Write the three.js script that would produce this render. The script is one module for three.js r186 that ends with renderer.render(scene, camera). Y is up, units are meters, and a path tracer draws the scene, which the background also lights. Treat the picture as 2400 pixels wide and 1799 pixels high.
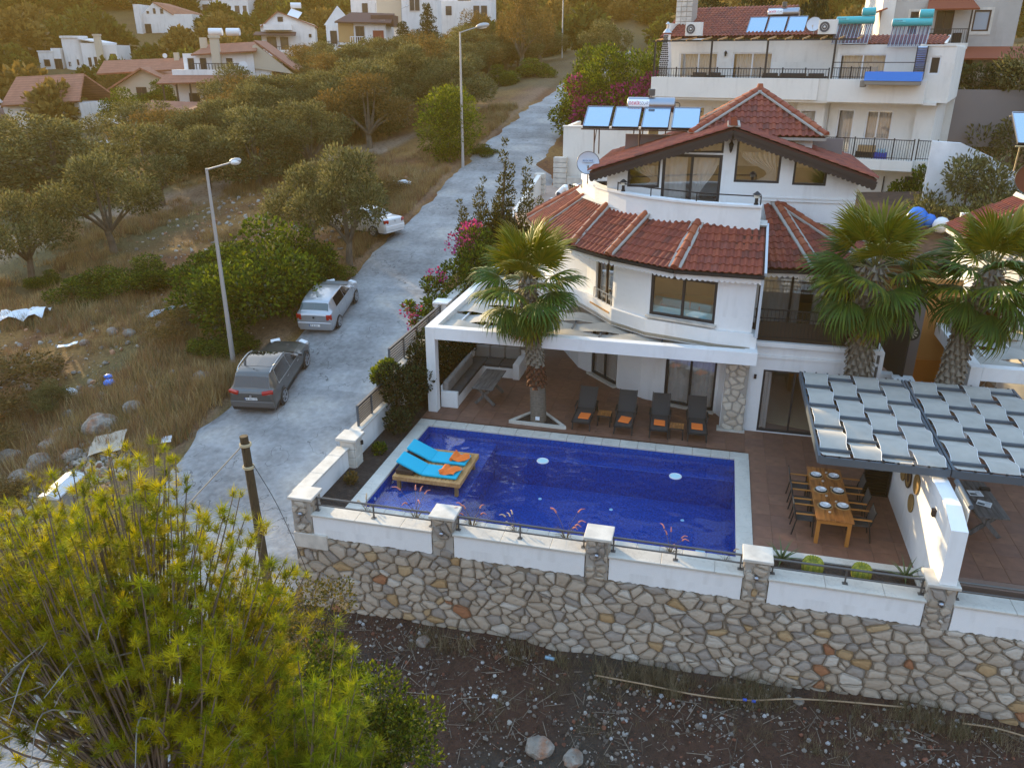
import * as THREE from 'three';
import { RoundedBoxGeometry } from 'three/addons/geometries/RoundedBoxGeometry.js';
import { MarchingCubes } from 'three/addons/objects/MarchingCubes.js';

// ---------- camera, sky, sun, exposure ----------
const V3 = THREE.Vector3, PI = Math.PI, D = PI / 180;
const scene = new THREE.Scene();
const camera = new THREE.PerspectiveCamera(51.14, 1024 / 767, 0.1, 1500);
camera.position.set(0, 11.5, 0);
camera.rotation.order = 'YXZ';
camera.rotation.set(-22.1 * D, 14.1 * D, 0);
const SUN_AZ = 50 * D, SUN_EL = 12 * D;
const sunDir = new V3(-Math.sin(SUN_AZ) * Math.cos(SUN_EL), Math.sin(SUN_EL), -Math.cos(SUN_AZ) * Math.cos(SUN_EL));
{
  const W = 256, Hh = 128, px = new Float32Array(W * Hh * 4);
  const mix = (a, b, t) => a.map((v, i) => v + (b[i] - v) * t);
  for (let j = 0; j < Hh; j++) for (let i = 0; i < W; i++) {
    const el = ((j + 0.5) / Hh - 0.5) * PI, az = ((i + 0.5) / W - 0.5) * 2 * PI;
    const d = new V3(Math.cos(az) * Math.cos(el), Math.sin(el), Math.sin(az) * Math.cos(el));
    const t = Math.pow(Math.max(0, Math.sin(el)), 0.45);
    let c = mix([1.25, 1.25, 1.3], [0.55, 0.95, 1.5], t);
    const g = Math.max(0, d.dot(sunDir)), k = Math.pow(g, 7) * 1.1 + Math.pow(g, 50) * 2;
    c = [c[0] + k * 1.25, c[1] + k * 0.95, c[2] + k * 0.5];
    if (el < 0) c = [0.3, 0.26, 0.2];
    px.set([c[0] * SKY_K(), c[1] * SKY_K(), c[2] * SKY_K(), 1], (j * W + i) * 4);
  }
  function SKY_K() { return 0.6; }
  const sky = new THREE.DataTexture(px, W, Hh, THREE.RGBAFormat, THREE.FloatType);
  sky.mapping = THREE.EquirectangularReflectionMapping; sky.magFilter = THREE.LinearFilter; sky.needsUpdate = true;
  scene.background = sky; scene.environment = sky;
}
const sun = new THREE.DirectionalLight(new THREE.Color().setRGB(1, 0.74, 0.4), 5);
sun.position.copy(sunDir).multiplyScalar(200).add(new V3(-5, 0, -30));
sun.target.position.set(-5, 0, -30); sun.castShadow = true; sun.shadow.radius = 1;
sun.shadow.mapSize.set(4096, 4096);
Object.assign(sun.shadow.camera, { left: -120, right: 120, top: 80, bottom: -80, near: 1, far: 500 });
scene.add(sun, sun.target);
scene.fog = new THREE.FogExp2(0xffcf70, 0.0006);
const renderer = new THREE.WebGLRenderer({ antialias: true });
renderer.toneMapping = THREE.LinearToneMapping;
renderer.toneMappingExposure = 2.05;
renderer.shadowMap.enabled = true;

// ---------- helpers ----------
const rng = (s) => () => { s = (s + 0x6d2b79f5) | 0; let t = Math.imul(s ^ (s >>> 15), 1 | s); t = (t + Math.imul(t ^ (t >>> 7), 61 | t)) ^ t; return ((t ^ (t >>> 14)) >>> 0) / 4294967296; };
const names = {};
function numbered(n) { n = n.replace(/_\d{3}$/, ''); const k = names[n] = (names[n] ?? -1) + 1; return k ? `${n}_${String(k).padStart(3, '0')}` : n; }
const absOf = new WeakMap();
const hash = (x, y, s = 0) => { let h = Math.imul(x | 0, 374761393) + Math.imul(y | 0, 668265263) + Math.imul(s | 0, 2147483647 ^ 0x5bd1e995); h = Math.imul(h ^ (h >>> 13), 1274126177); return ((h ^ (h >>> 16)) >>> 0) / 4294967296; };
function vnoise(x, y, per, s) {
  const xi = Math.floor(x), yi = Math.floor(y), fx = x - xi, fy = y - yi, u = fx * fx * (3 - 2 * fx), v = fy * fy * (3 - 2 * fy);
  const m = (a) => ((a % per) + per) % per, h = (a, b) => hash(m(a), m(b), s);
  return (h(xi, yi) * (1 - u) + h(xi + 1, yi) * u) * (1 - v) + (h(xi, yi + 1) * (1 - u) + h(xi + 1, yi + 1) * u) * v;
}
function fbm(x, y, per, s = 1, oct = 5) { let a = 0, w = 0.5, f = 1; for (let o = 0; o < oct; o++) { a += w * vnoise(x * f, y * f, per * f, s + o * 17); w *= 0.5; f *= 2; } return a; }
const n3 = (x, z, s = 3) => fbm(x, z, 4096, s, 4) - 0.47;
const toS = (l) => Math.round(255 * Math.min(1, Math.max(0, l <= 0.0031308 ? 12.92 * l : 1.055 * Math.pow(l, 1 / 2.4) - 0.055)));
// texture computed per texel; fn(u,v) gives a linear colour, u and v in 0..1 and tileable; metres is the size of one repeat
function tex(size, metres, fn, data = false) {
  const a = new Uint8Array(size * size * 4);
  for (let j = 0; j < size; j++) for (let i = 0; i < size; i++) { const c = fn(i / size, j / size); for (let k = 0; k < 3; k++) a[(j * size + i) * 4 + k] = data ? Math.round(255 * Math.min(1, Math.max(0, c[k]))) : toS(c[k]); a[(j * size + i) * 4 + 3] = 255; }
  const t = new THREE.DataTexture(a, size, size); t.wrapS = t.wrapT = THREE.RepeatWrapping; t.magFilter = THREE.LinearFilter; t.minFilter = THREE.LinearMipmapLinearFilter; t.generateMipmaps = true;
  if (!data) t.colorSpace = THREE.SRGBColorSpace;
  t.repeat.set(1 / metres, 1 / metres); t.needsUpdate = true; return t;
}
const bumpT = (size, metres, fn) => tex(size, metres, (u, v) => { const b = fn(u, v); return [b, b, b]; }, true);
const C = (r, g, b) => new THREE.Color().setRGB(r, g, b);
function M(c, rough = 0.85, o = {}) { const p = o.phys ? new THREE.MeshPhysicalMaterial() : new THREE.MeshStandardMaterial(); const q = { ...o }; delete q.phys; p.color = Array.isArray(c) ? C(...c) : c; p.roughness = rough; p.metalness = 0; p.side = THREE.DoubleSide; Object.assign(p, q); return p; }
const mixc = (a, b, t) => [a[0] + (b[0] - a[0]) * t, a[1] + (b[1] - a[1]) * t, a[2] + (b[2] - a[2]) * t];

function flat(g) { // non-indexed copy with position, normal, uv and, if there, color
  let n = g.index ? g.toNonIndexed() : g; if (!n.attributes.normal) n.computeVertexNormals();
  for (const k of Object.keys(n.attributes)) if (!['position', 'normal', 'uv', 'color'].includes(k)) n.deleteAttribute(k);
  return n;
}
function merge(list) {
  list = list.flat(9).filter(Boolean).map(flat);
  let n = 0, col = false; for (const g of list) { n += g.attributes.position.count; col = col || !!g.attributes.color; }
  const p = new Float32Array(n * 3), m = new Float32Array(n * 3), u = new Float32Array(n * 2), c = col ? new Float32Array(n * 3).fill(1) : null; let o = 0;
  for (const g of list) { p.set(g.attributes.position.array, o * 3); m.set(g.attributes.normal.array, o * 3); if (g.attributes.uv) u.set(g.attributes.uv.array, o * 2); if (g.attributes.color) c.set(g.attributes.color.array, o * 3); o += g.attributes.position.count; }
  const r = new THREE.BufferGeometry(); r.setAttribute('position', new THREE.BufferAttribute(p, 3)); r.setAttribute('normal', new THREE.BufferAttribute(m, 3)); r.setAttribute('uv', new THREE.BufferAttribute(u, 2)); if (col) r.setAttribute('color', new THREE.BufferAttribute(c, 3)); return r;
}
function uvm(g) { // uv in metres from the face each vertex looks along
  const p = g.attributes.position, n = g.attributes.normal, u = new Float32Array(p.count * 2);
  for (let i = 0; i < p.count; i++) { const ax = Math.abs(n.getX(i)), ay = Math.abs(n.getY(i)), az = Math.abs(n.getZ(i)); const x = p.getX(i), y = p.getY(i), z = p.getZ(i); if (ay > ax && ay > az) { u[2 * i] = x; u[2 * i + 1] = z; } else if (ax > az) { u[2 * i] = z; u[2 * i + 1] = y; } else { u[2 * i] = x; u[2 * i + 1] = y; } }
  g.setAttribute('uv', new THREE.BufferAttribute(u, 2)); return g;
}
function mk(name, g, m) { const geo = Array.isArray(g) ? merge(g) : g; if (m.map || m.bumpMap || m.roughnessMap) if (!m.userData.ownUV) uvm(geo); const o = new THREE.Mesh(geo, m); o.name = name; o.castShadow = o.receiveShadow = true; return o; }
function tag(o, label, category, group) { o.userData.label = label; o.userData.category = category; if (group) o.userData.group = group; return o; }
// a thing: a group at its base. Geometry of its parts is given in world metres (turn = 0) or in its own axes (local = true)
function thing(name, label, category, pos = [0, 0, 0], o = {}) { const g = new THREE.Group(); g.name = numbered(name); g.position.set(...pos); g.rotation.y = o.turn || 0; tag(g, label, category, o.group); scene.add(g); absOf.set(g, o.local || o.turn ? null : pos); return g; }
function part(parent, name, g, m, label) { const a = absOf.get(parent), o = mk(name, Array.isArray(g) ? g : g.clone(), m); if (a) o.geometry.translate(-a[0], -a[1], -a[2]); absOf.set(o, a); if (label) o.userData.label = label; parent.add(o); return o; }
const stuff = (o) => { o.userData.kind = 'stuff'; return o; };
function single(name, label, category, g, m, group) { const geo = Array.isArray(g) ? merge(g) : g; geo.computeBoundingBox(); const b = geo.boundingBox, c = [(b.min.x + b.max.x) / 2, b.min.y, (b.min.z + b.max.z) / 2]; const o = mk(numbered(name), geo, m); o.geometry.translate(-c[0], -c[1], -c[2]); o.position.set(...c); scene.add(tag(o, label, category, group)); absOf.set(o, c); return o; }
function struct(name, g, m) { const o = mk(numbered(name), g, m); o.userData.kind = 'structure'; scene.add(o); absOf.set(o, null); return o; }
function dup(root, pos, turn, label, group, scale) { const r = root.clone(); r.name = numbered(root.name); r.position.set(...pos); if (turn !== undefined) r.rotation.y = turn; if (label) r.userData.label = label; if (group) r.userData.group = group; if (scale) Array.isArray(scale) ? r.scale.set(...scale) : r.scale.setScalar(scale); scene.add(r); return r; }

const box = (w, h, d, x = 0, y = 0, z = 0, ry = 0, rx = 0, rz = 0) => { const g = new THREE.BoxGeometry(w, h, d); if (rz) g.rotateZ(rz); if (rx) g.rotateX(rx); if (ry) g.rotateY(ry); return g.translate(x, y, z); };
const bx = (x0, x1, y0, y1, z0, z1) => box(Math.abs(x1 - x0), Math.abs(y1 - y0), Math.abs(z1 - z0), (x0 + x1) / 2, (y0 + y1) / 2, (z0 + z1) / 2);
const rb = (x0, x1, y0, y1, z0, z1, r = 0.02, s = 2) => new RoundedBoxGeometry(Math.abs(x1 - x0), Math.abs(y1 - y0), Math.abs(z1 - z0), s, r).translate((x0 + x1) / 2, (y0 + y1) / 2, (z0 + z1) / 2);
function basis(a, b) { const d = b.clone().sub(a), l = d.length(); d.normalize(); const up = Math.abs(d.y) > 0.99 ? new V3(1, 0, 0) : new V3(0, 1, 0); const s = new V3().crossVectors(up, d).normalize(), t = new V3().crossVectors(d, s); return { m: new THREE.Matrix4().makeBasis(s, t, d).setPosition(a.clone().add(b).multiplyScalar(0.5)), l }; }
const beam = (a, b, w, h) => { const { m, l } = basis(new V3(...a), new V3(...b)); return new THREE.BoxGeometry(w, h, l).applyMatrix4(m); };
const bar = (a, b, r, n = 6, r2 = r) => { const { m, l } = basis(new V3(...a), new V3(...b)); return new THREE.CylinderGeometry(r2, r, l, n).rotateX(PI / 2).applyMatrix4(m); };
const tube = (pts, r, seg = 24, n = 6) => new THREE.TubeGeometry(new THREE.CatmullRomCurve3(pts.map((p) => new V3(...p))), seg, r, n);
const cyl = (r0, r1, h, x, y, z, n = 16) => new THREE.CylinderGeometry(r1, r0, h, n).translate(x, y + h / 2, z);
const sph = (r, x, y, z, w = 12, h = 8) => new THREE.SphereGeometry(r, w, h).translate(x, y, z);
const ring = (R, r, x, y, z, n = 24) => new THREE.TorusGeometry(R, r, 6, n).translate(x, y, z);
function shape(pts, holes = []) { const s = new THREE.Shape(pts.map((p) => new THREE.Vector2(...p))); for (const h of holes) s.holes.push(new THREE.Path(h.map((p) => new THREE.Vector2(...p)))); return s; }
const ext = (pts, d, holes) => new THREE.ExtrudeGeometry(shape(pts, holes), { depth: d, bevelEnabled: false });
const slab = (pts, y0, y1, holes = []) => { const f = (q) => q.map(([x, z]) => [x, -z]); return ext(f(pts), y1 - y0, holes.map(f)).rotateX(-PI / 2).translate(0, y0, 0); };
// local frame on a vertical wall from a to b (plan points): x along, y up, z out of the wall
function wallFrame(ax, az, bxx, bz) { const l = Math.hypot(bxx - ax, bz - az), u = new V3((bxx - ax) / l, 0, (bz - az) / l), n = new V3(-u.z, 0, u.x); if (0) n.negate(); return { m: new THREE.Matrix4().makeBasis(u, new V3(0, 1, 0), n).setPosition(ax, 0, az), l }; }
const put = (g, F) => (Array.isArray(g) ? g.map((q) => put(q, F)) : g.applyMatrix4(F.m));
const rect = (x0, x1, y0, y1) => [[x0, y0], [x1, y0], [x1, y1], [x0, y1]];
const wallPanel = (F, pts, holes, t = 0.2) => put(ext(pts, t, holes).translate(0, 0, -t), F);
function inset(pts, d) { // shrink a convex polygon
  const n = pts.length, out = []; let area = 0; for (let i = 0; i < n; i++) { const a = pts[i], b = pts[(i + 1) % n]; area += a[0] * b[1] - b[0] * a[1]; } const s = area > 0 ? 1 : -1;
  for (let i = 0; i < n; i++) { const p = pts[(i + n - 1) % n], c = pts[i], q = pts[(i + 1) % n]; const L = (a, b) => { const dx = b[0] - a[0], dy = b[1] - a[1], l = Math.hypot(dx, dy) || 1; return [-dy / l * s, dx / l * s]; }; const n1 = L(p, c), n2 = L(c, q), k = 1 + n1[0] * n2[0] + n1[1] * n2[1]; out.push([c[0] + (n1[0] + n2[0]) / Math.max(k, 0.2) * d, c[1] + (n1[1] + n2[1]) / Math.max(k, 0.2) * d]); }
  return out;
}
// a window or glazed door set in a wall frame: frame part with a pane sub-part per light
function windowPart(parent, F, pts, o = {}) {
  const fw = o.fw ?? 0.07, dep = o.dep ?? 0.08, zo = o.z ?? -0.06, inn = inset(pts, fw), gs = [ext(pts, dep, [inn]).translate(0, 0, zo)];
  const xs = pts.map((p) => p[0]), x0 = Math.min(...xs), x1 = Math.max(...xs), ys = pts.map((p) => p[1]), y0 = Math.min(...ys), y1 = Math.max(...ys);
  for (const t of o.mull || []) { const x = x0 + (x1 - x0) * t; gs.push(box(fw * 0.9, topAt(pts, x) - y0 - 2 * fw + 0.02, dep * 0.9, x, (y0 + topAt(pts, x)) / 2, zo + dep * 0.5)); }
  for (const t of o.bars || []) { const y = y0 + (y1 - y0) * t; gs.push(box(x1 - x0 - 2 * fw + 0.01, fw * 0.8, dep * 0.85, (x0 + x1) / 2, y, zo + dep * 0.5)); }
  const f = part(parent, o.name || 'window', put(gs, F), o.mat || MAT.frame);
  part(f, 'pane', put([ext(inn, 0.012).translate(0, 0, zo + dep * 0.35)], F), o.glass || MAT.glass);
  if (o.sill) part(f, 'sill', put([box(x1 - x0 + 0.16, 0.06, 0.2, (x0 + x1) / 2, y0 - 0.035, 0.07)], F), o.sill);
  return f;
}
function topAt(pts, x) { let t = -1e9; for (let i = 0; i < pts.length; i++) { const a = pts[i], b = pts[(i + 1) % pts.length]; if ((a[0] - x) * (b[0] - x) <= 0 && a[0] !== b[0]) t = Math.max(t, a[1] + (b[1] - a[1]) * (x - a[0]) / (b[0] - a[0])); } return t; }
// hanging cloth with folds, in a wall frame
function cloth(F, x0, x1, y0, y1, z, o = {}) {
  const nx = o.nx ?? Math.max(12, Math.round((x1 - x0) / 0.05)), ny = 8, g = new THREE.PlaneGeometry(1, 1, nx, ny), p = g.attributes.position, R = rng(o.seed ?? 5), ph = R() * 9;
  for (let i = 0; i < p.count; i++) { const u = p.getX(i) + 0.5, v = p.getY(i) + 0.5; let x = x0 + (x1 - x0) * u; if (o.tie) { const k = Math.exp(-Math.pow((v - 0.25) / 0.4, 2)); const ax = o.tie > 0 ? x1 : x0; x = ax + (x - ax) * (1 - 0.75 * k * (v < 0.25 ? 1 : 1)); } p.setXYZ(i, x, y0 + (y1 - y0) * v, z + 0.035 * Math.sin(u * (x1 - x0) * 38 + ph + Math.sin(v * 3) * 0.6)); }
  g.computeVertexNormals(); return put(g, F);
}
const sm = (a, b, x) => { const t = Math.min(1, Math.max(0, (x - a) / (b - a))); return t * t * (3 - 2 * t); };

// ---------- materials ----------
const MAT = {};
const grain = (s, k) => bumpT(256, s, (u, v) => fbm(u * 16, v * 16, 16, k));
const plasterBump = grain(1.2, 5);
const plasterMap = (r, g, b, amt = 0.06, s = 7) => tex(512, 4, (u, v) => { const n = fbm(u * 4, v * 4, 4, s), f = fbm(u * 40, v * 40, 40, s + 3, 2), st = Math.max(0, fbm(u * 14, v * 1.0 * 2, 14, s + 9) - 0.56) * 0.5; const k = 1 - amt * 2 * (0.6 - n) - 0.05 * (f - 0.4) - st; return [r * k, g * k * (1 - st * 0.06), b * k * (1 - st * 0.14)]; });
MAT.white = M([1, 1, 1], 0.85, { map: plasterMap(0.78, 0.78, 0.77), bumpMap: plasterBump, bumpScale: 0.002 });
MAT.cream = M([1, 1, 1], 0.85, { map: plasterMap(0.72, 0.69, 0.63, 0.08, 21), bumpMap: plasterBump, bumpScale: 0.003 });
MAT.greyPlaster = M([1, 1, 1], 0.9, { map: plasterMap(0.42, 0.4, 0.37, 0.2, 31), bumpMap: plasterBump, bumpScale: 0.004 });
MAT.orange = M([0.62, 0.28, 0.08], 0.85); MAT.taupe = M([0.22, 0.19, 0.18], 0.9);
MAT.frame = M([0.022, 0.022, 0.025], 0.45);
MAT.whiteFrame = M([0.7, 0.7, 0.7], 0.4);
MAT.iron = M([0.02, 0.02, 0.022], 0.5, { metalness: 0.3 });
MAT.steel = M([0.5, 0.5, 0.5], 0.35, { metalness: 0.9 });
MAT.greyRail = M([0.11, 0.105, 0.1], 0.45, { metalness: 0.4 });
MAT.slate = M([0.075, 0.095, 0.115], 0.5);
MAT.brown = M([0.05, 0.028, 0.018], 0.7);
MAT.glass = M([1, 1, 1], 0.02, { phys: true, transmission: 1, thickness: 0, ior: 2.1, specularIntensity: 1 });
MAT.darkGlass = M([0.025, 0.03, 0.035], 0.08, { phys: true, specularIntensity: 1 });
MAT.curtain = M([0.62, 0.6, 0.56], 0.95, { phys: true, transmission: 0.25, thickness: 0 });
MAT.gold = M([0.5, 0.4, 0.24], 0.95);
MAT.dark = M([0.02, 0.018, 0.017], 0.9);
const marbleFn = (u, v) => { const n = fbm(u * 5, v * 5, 5, 41), w = Math.abs(fbm(u * 9, v * 9, 9, 43) - 0.47); const k = 0.86 + 0.24 * (n - 0.4) - Math.max(0, 0.035 - w) * 3.5; return [0.62 * k, 0.575 * k, 0.5 * k]; };
MAT.marble = M([1, 1, 1], 0.55, { map: tex(512, 2.2, marbleFn), bumpMap: grain(0.8, 47), bumpScale: 0.001 });
MAT.capStone = M([1, 1, 1], 0.75, { map: tex(256, 1.6, (u, v) => { const k = 0.8 + 0.5 * (fbm(u * 6, v * 6, 6, 51) - 0.45); return [0.68 * k, 0.63 * k, 0.55 * k]; }) });
MAT.mortar = M([0.36, 0.33, 0.29], 0.95, { bumpMap: grain(0.6, 53), bumpScale: 0.004 });
MAT.darkMortar = M([0.2, 0.165, 0.125], 0.95, { bumpMap: grain(0.6, 53), bumpScale: 0.01 });
MAT.stone = M([1, 1, 1], 0.9, { vertexColors: true, map: tex(512, 1.1, (u, v) => { const k = 0.74 + 0.85 * fbm(u * 10, v * 10, 10, 61) + 0.12 * (hash(u * 512, v * 512, 3) - 0.5); return [k, k * 0.99, k * 0.97]; }), bumpMap: bumpT(512, 0.8, (u, v) => fbm(u * 14, v * 14, 14, 63)), bumpScale: 0.02 });
MAT.soil = M([1, 1, 1], 1, { map: tex(512, 2, (u, v) => { const k = 0.35 + 1.3 * fbm(u * 18, v * 18, 18, 71); return [0.035 * k, 0.024 * k, 0.019 * k]; }), bumpMap: bumpT(256, 1, (u, v) => fbm(u * 20, v * 20, 20, 73)), bumpScale: 0.05 });
const woodFn = (a, b, s) => (u, v) => { const n = fbm(u * 22, v * 2, 22, s), k = fbm(u * 3, v * 3, 3, s + 4); return mixc(a, b, Math.min(1, Math.max(0, 0.2 + 1.1 * (n - 0.3) + 0.5 * (k - 0.45)))); };
MAT.teak = M([1, 1, 1], 0.6, { map: tex(256, 0.8, woodFn([0.36, 0.17, 0.05], [0.62, 0.36, 0.14], 81)) });
MAT.tableWood = M([1, 1, 1], 0.4, { map: tex(512, 1.1, woodFn([0.13, 0.045, 0.012], [0.5, 0.2, 0.05], 83)) });
MAT.legWood = M([0.42, 0.17, 0.035], 0.5);
MAT.greyWood = M([1, 1, 1], 0.7, { map: tex(512, 1, woodFn([0.045, 0.043, 0.042], [0.2, 0.195, 0.19], 85)) });
MAT.barkGrey = M([1, 1, 1], 0.95, { map: tex(256, 0.8, (u, v) => { const k = 0.4 + 1.2 * fbm(u * 16, v * 5, 16, 91); return [0.14 * k, 0.11 * k, 0.08 * k]; }), bumpMap: bumpT(256, 0.5, (u, v) => fbm(u * 16, v * 4, 16, 93)), bumpScale: 0.03 });
MAT.orangeCloth = M([0.85, 0.19, 0.03], 0.95, { bumpMap: grain(0.15, 95), bumpScale: 0.003 });
MAT.turq = M([0.0, 0.42, 0.6], 0.75, { bumpMap: grain(0.3, 97), bumpScale: 0.001 });
MAT.wicker = M([0.035, 0.03, 0.028], 0.6, { bumpMap: bumpT(64, 0.06, (u, v) => 0.5 + 0.5 * Math.sin(u * 6.283 * 2) * Math.sin(v * 6.283 * 2)), bumpScale: 0.004 });
MAT.sling = M([0.045, 0.043, 0.042], 0.8);
MAT.cushGrey = M([0.25, 0.235, 0.22], 0.95, { bumpMap: grain(0.2, 101), bumpScale: 0.003 });
MAT.cushDark = M([0.06, 0.058, 0.058], 0.95, { bumpMap: grain(0.2, 101), bumpScale: 0.003 });
MAT.canvas = M([1, 1, 1], 0.9, { phys: true, transmission: 0.18, thickness: 0, map: tex(256, 1.4, (u, v) => { const k = 0.86 + 0.3 * (fbm(u * 5, v * 5, 5, 103) - 0.45); return [0.5 * k, 0.475 * k, 0.42 * k]; }) });
MAT.black = M([0.012, 0.012, 0.013], 0.6);
MAT.tankSteel = M([0.34, 0.36, 0.4], 0.3, { metalness: 0.95 });
MAT.solarGlass = M([0.42, 0.52, 0.62], 0.05, { metalness: 0.85 });
MAT.teal = M([0.05, 0.42, 0.45], 0.4); MAT.paper = M([0.7, 0.72, 0.74], 0.7); MAT.blueBag = M([0.02, 0.16, 0.6], 0.4);
MAT.rust = M([0.07, 0.035, 0.022], 0.8); MAT.dish = M([0.55, 0.6, 0.66], 0.5); MAT.brownDish = M([0.2, 0.06, 0.025], 0.6);
const tileMats = [[0.21, 0.042, 0.02], [0.17, 0.034, 0.018], [0.25, 0.055, 0.024], [0.13, 0.03, 0.018], [0.19, 0.048, 0.03]].map((c, i) => M([1, 1, 1], 0.75, { map: tex(64, 0.5, (u, v) => { const k = 0.72 + 0.6 * fbm(u * 6, v * 6, 6, 111 + i); return [c[0] * k, c[1] * k, c[2] * k]; }) }));
MAT.roofBase = M([0.07, 0.022, 0.014], 0.9); MAT.ridge = M([0.24, 0.058, 0.026], 0.8); MAT.ridge2 = M([0.3, 0.085, 0.035], 0.8);
const textMat = (w, h, draw, o = {}) => { const cv = document.createElement('canvas'); cv.width = w; cv.height = h; const x = cv.getContext('2d'); draw(x, w, h); const t = new THREE.CanvasTexture(cv); t.colorSpace = THREE.SRGBColorSpace; const m = M([1, 1, 1], o.rough ?? 0.5, { map: t, ...(o.m || {}) }); m.userData.ownUV = true; return m; };
// ---------- terrain ----------
const ZS = [-400, -130, -115, -95, -75, -56, -31.7, -25.8, -16.4, -10, -4, 0, 30, 60, 110, 200, 400], YS = [22, 12.0, 11.2, 9.6, 7.2, 4.3, 0.2, -1.1, -2.6, -3.4, -4.6, -5.4, -12, -14, -6, 22, 50];
function Yr(z) { if (z <= ZS[0]) return YS[0]; for (let i = 1; i < ZS.length; i++) if (z <= ZS[i]) return YS[i - 1] + (YS[i] - YS[i - 1]) * (z - ZS[i - 1]) / (ZS[i] - ZS[i - 1]); return YS[YS.length - 1]; }
const YrS = (z) => (Yr(z - 2) + 2 * Yr(z) + Yr(z + 2)) / 4;
function H(x, z) {
  let y = YrS(z);
  if (x < -18) y -= 0.085 * Math.min(-18 - x, 70) * sm(0, 8, -18 - x);
  if (x > 10) y += 0.08 * Math.min(x - 10, 40);
  const R = Math.hypot(x, z); if (z < 0) y += 0.2 * Math.min(80, Math.max(0, R - 150));
  return y;
}
const inLot = (x, z) => x > -10.35 && x < 40 && z > -36 && z < -16.5;
const onRoad = (x, z) => sm(-18.9, -17.9, x) * (1 - sm(-10.9, -10.2, x));
function Hg(x, z) { // the ground sheet: rough off the road, sunk under the road and the built lot
  let y = H(x, z); const R = Math.hypot(x, z + 20), r = onRoad(x, z);
  y += (1 - r) * (n3(x * 0.35, z * 0.35) * 0.5 + n3(x * 1.3 + 9, z * 1.3) * 0.22 + (R > 90 ? n3(x * 0.05, z * 0.05, 9) * 5 * sm(90, 200, R) : 0));
  if (r > 0) y -= 0.12 * r;
  if (inLot(x, z)) y = Math.min(y, -2.3);
  if (x > -9 && z < -36 && z > -60 && x < 14) y = Math.min(y, 3.3 + 0.3 * sm(-44, -36, z) * -6);
  return y;
}
const warp = (n, lim, k) => Array.from({ length: n }, (_, i) => { const t = (i / (n - 1)) * 2 - 1; return Math.sign(t) * (Math.pow(Math.abs(t), k) * lim); });
{
  const xs = [...new Set([...warp(240, 420, 2.6).map((v) => v - 14)])].sort((a, b) => a - b), zs = warp(260, 420, 2.5).map((v) => v - 26).sort((a, b) => a - b);
  const nx = xs.length, nz = zs.length, pos = new Float32Array(nx * nz * 3), col = new Float32Array(nx * nz * 3), idx = [];
  for (let j = 0; j < nz; j++) for (let i = 0; i < nx; i++) {
    const x = xs[i], z = zs[j], o = (j * nx + i) * 3; pos[o] = x; pos[o + 1] = Hg(x, z); pos[o + 2] = z;
    const a = fbm(x * 0.12 + 50, z * 0.12 + 50, 999, 5), b = fbm(x * 0.5 + 50, z * 0.5 + 50, 999, 8), c2 = fbm(x * 0.045 + 70, z * 0.045 + 90, 999, 12);
    let c = mixc([0.2, 0.11, 0.03], [0.29, 0.15, 0.04], a); // dry grass
    c = mixc(c, [0.15, 0.058, 0.02], Math.min(1, Math.max(0, (b - 0.46) * 6))); // red earth
    c = mixc(c, [0.1, 0.085, 0.03], Math.min(1, Math.max(0, (c2 - 0.5) * 7)));
    const pathD = Math.abs((x + 44) * 0.62 + (z + 44) * 0.55 + 4 * (a - 0.5)); if (x < -26 && z > -75) c = mixc([0.34, 0.25, 0.18], c, sm(1.2, 3.4, pathD)); // pale track among the olives
    const edge = 1 - sm(0.4, 3.2, -18 - x); if (x < -18 && z < -10) c = mixc(c, [0.26, 0.16, 0.1], edge * 0.7);
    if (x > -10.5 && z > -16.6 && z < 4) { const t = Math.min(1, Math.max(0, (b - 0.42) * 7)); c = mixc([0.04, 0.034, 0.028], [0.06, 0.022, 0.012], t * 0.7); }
    if (Math.hypot(x, z) > 90) c = mixc(c, [0.07, 0.065, 0.025], 0.65);
    if (z > 20) c = mixc(c, [0.3, 0.19, 0.07], 0.7);
    col.set(c, o);
    if (i < nx - 1 && j < nz - 1) { const k = j * nx + i; idx.push(k, k + nx, k + 1, k + 1, k + nx, k + nx + 1); }
  }
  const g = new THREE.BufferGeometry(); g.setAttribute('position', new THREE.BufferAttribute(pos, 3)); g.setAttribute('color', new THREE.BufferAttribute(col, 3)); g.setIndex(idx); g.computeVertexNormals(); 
  struct('ground', g, M([1, 1, 1], 1, { vertexColors: true, map: tex(1024, 3, (u, v) => { const n = fbm(u * 24, v * 24, 24, 121), s = fbm(u * 90, v * 90, 90, 125, 2); const k = 0.35 + 1.15 * n + 0.35 * (s - 0.4); return [k, k * 0.97, k * 0.92]; }), bumpMap: bumpT(512, 1.5, (u, v) => fbm(u * 24, v * 24, 24, 123)), bumpScale: 0.08 }));
}
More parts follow.
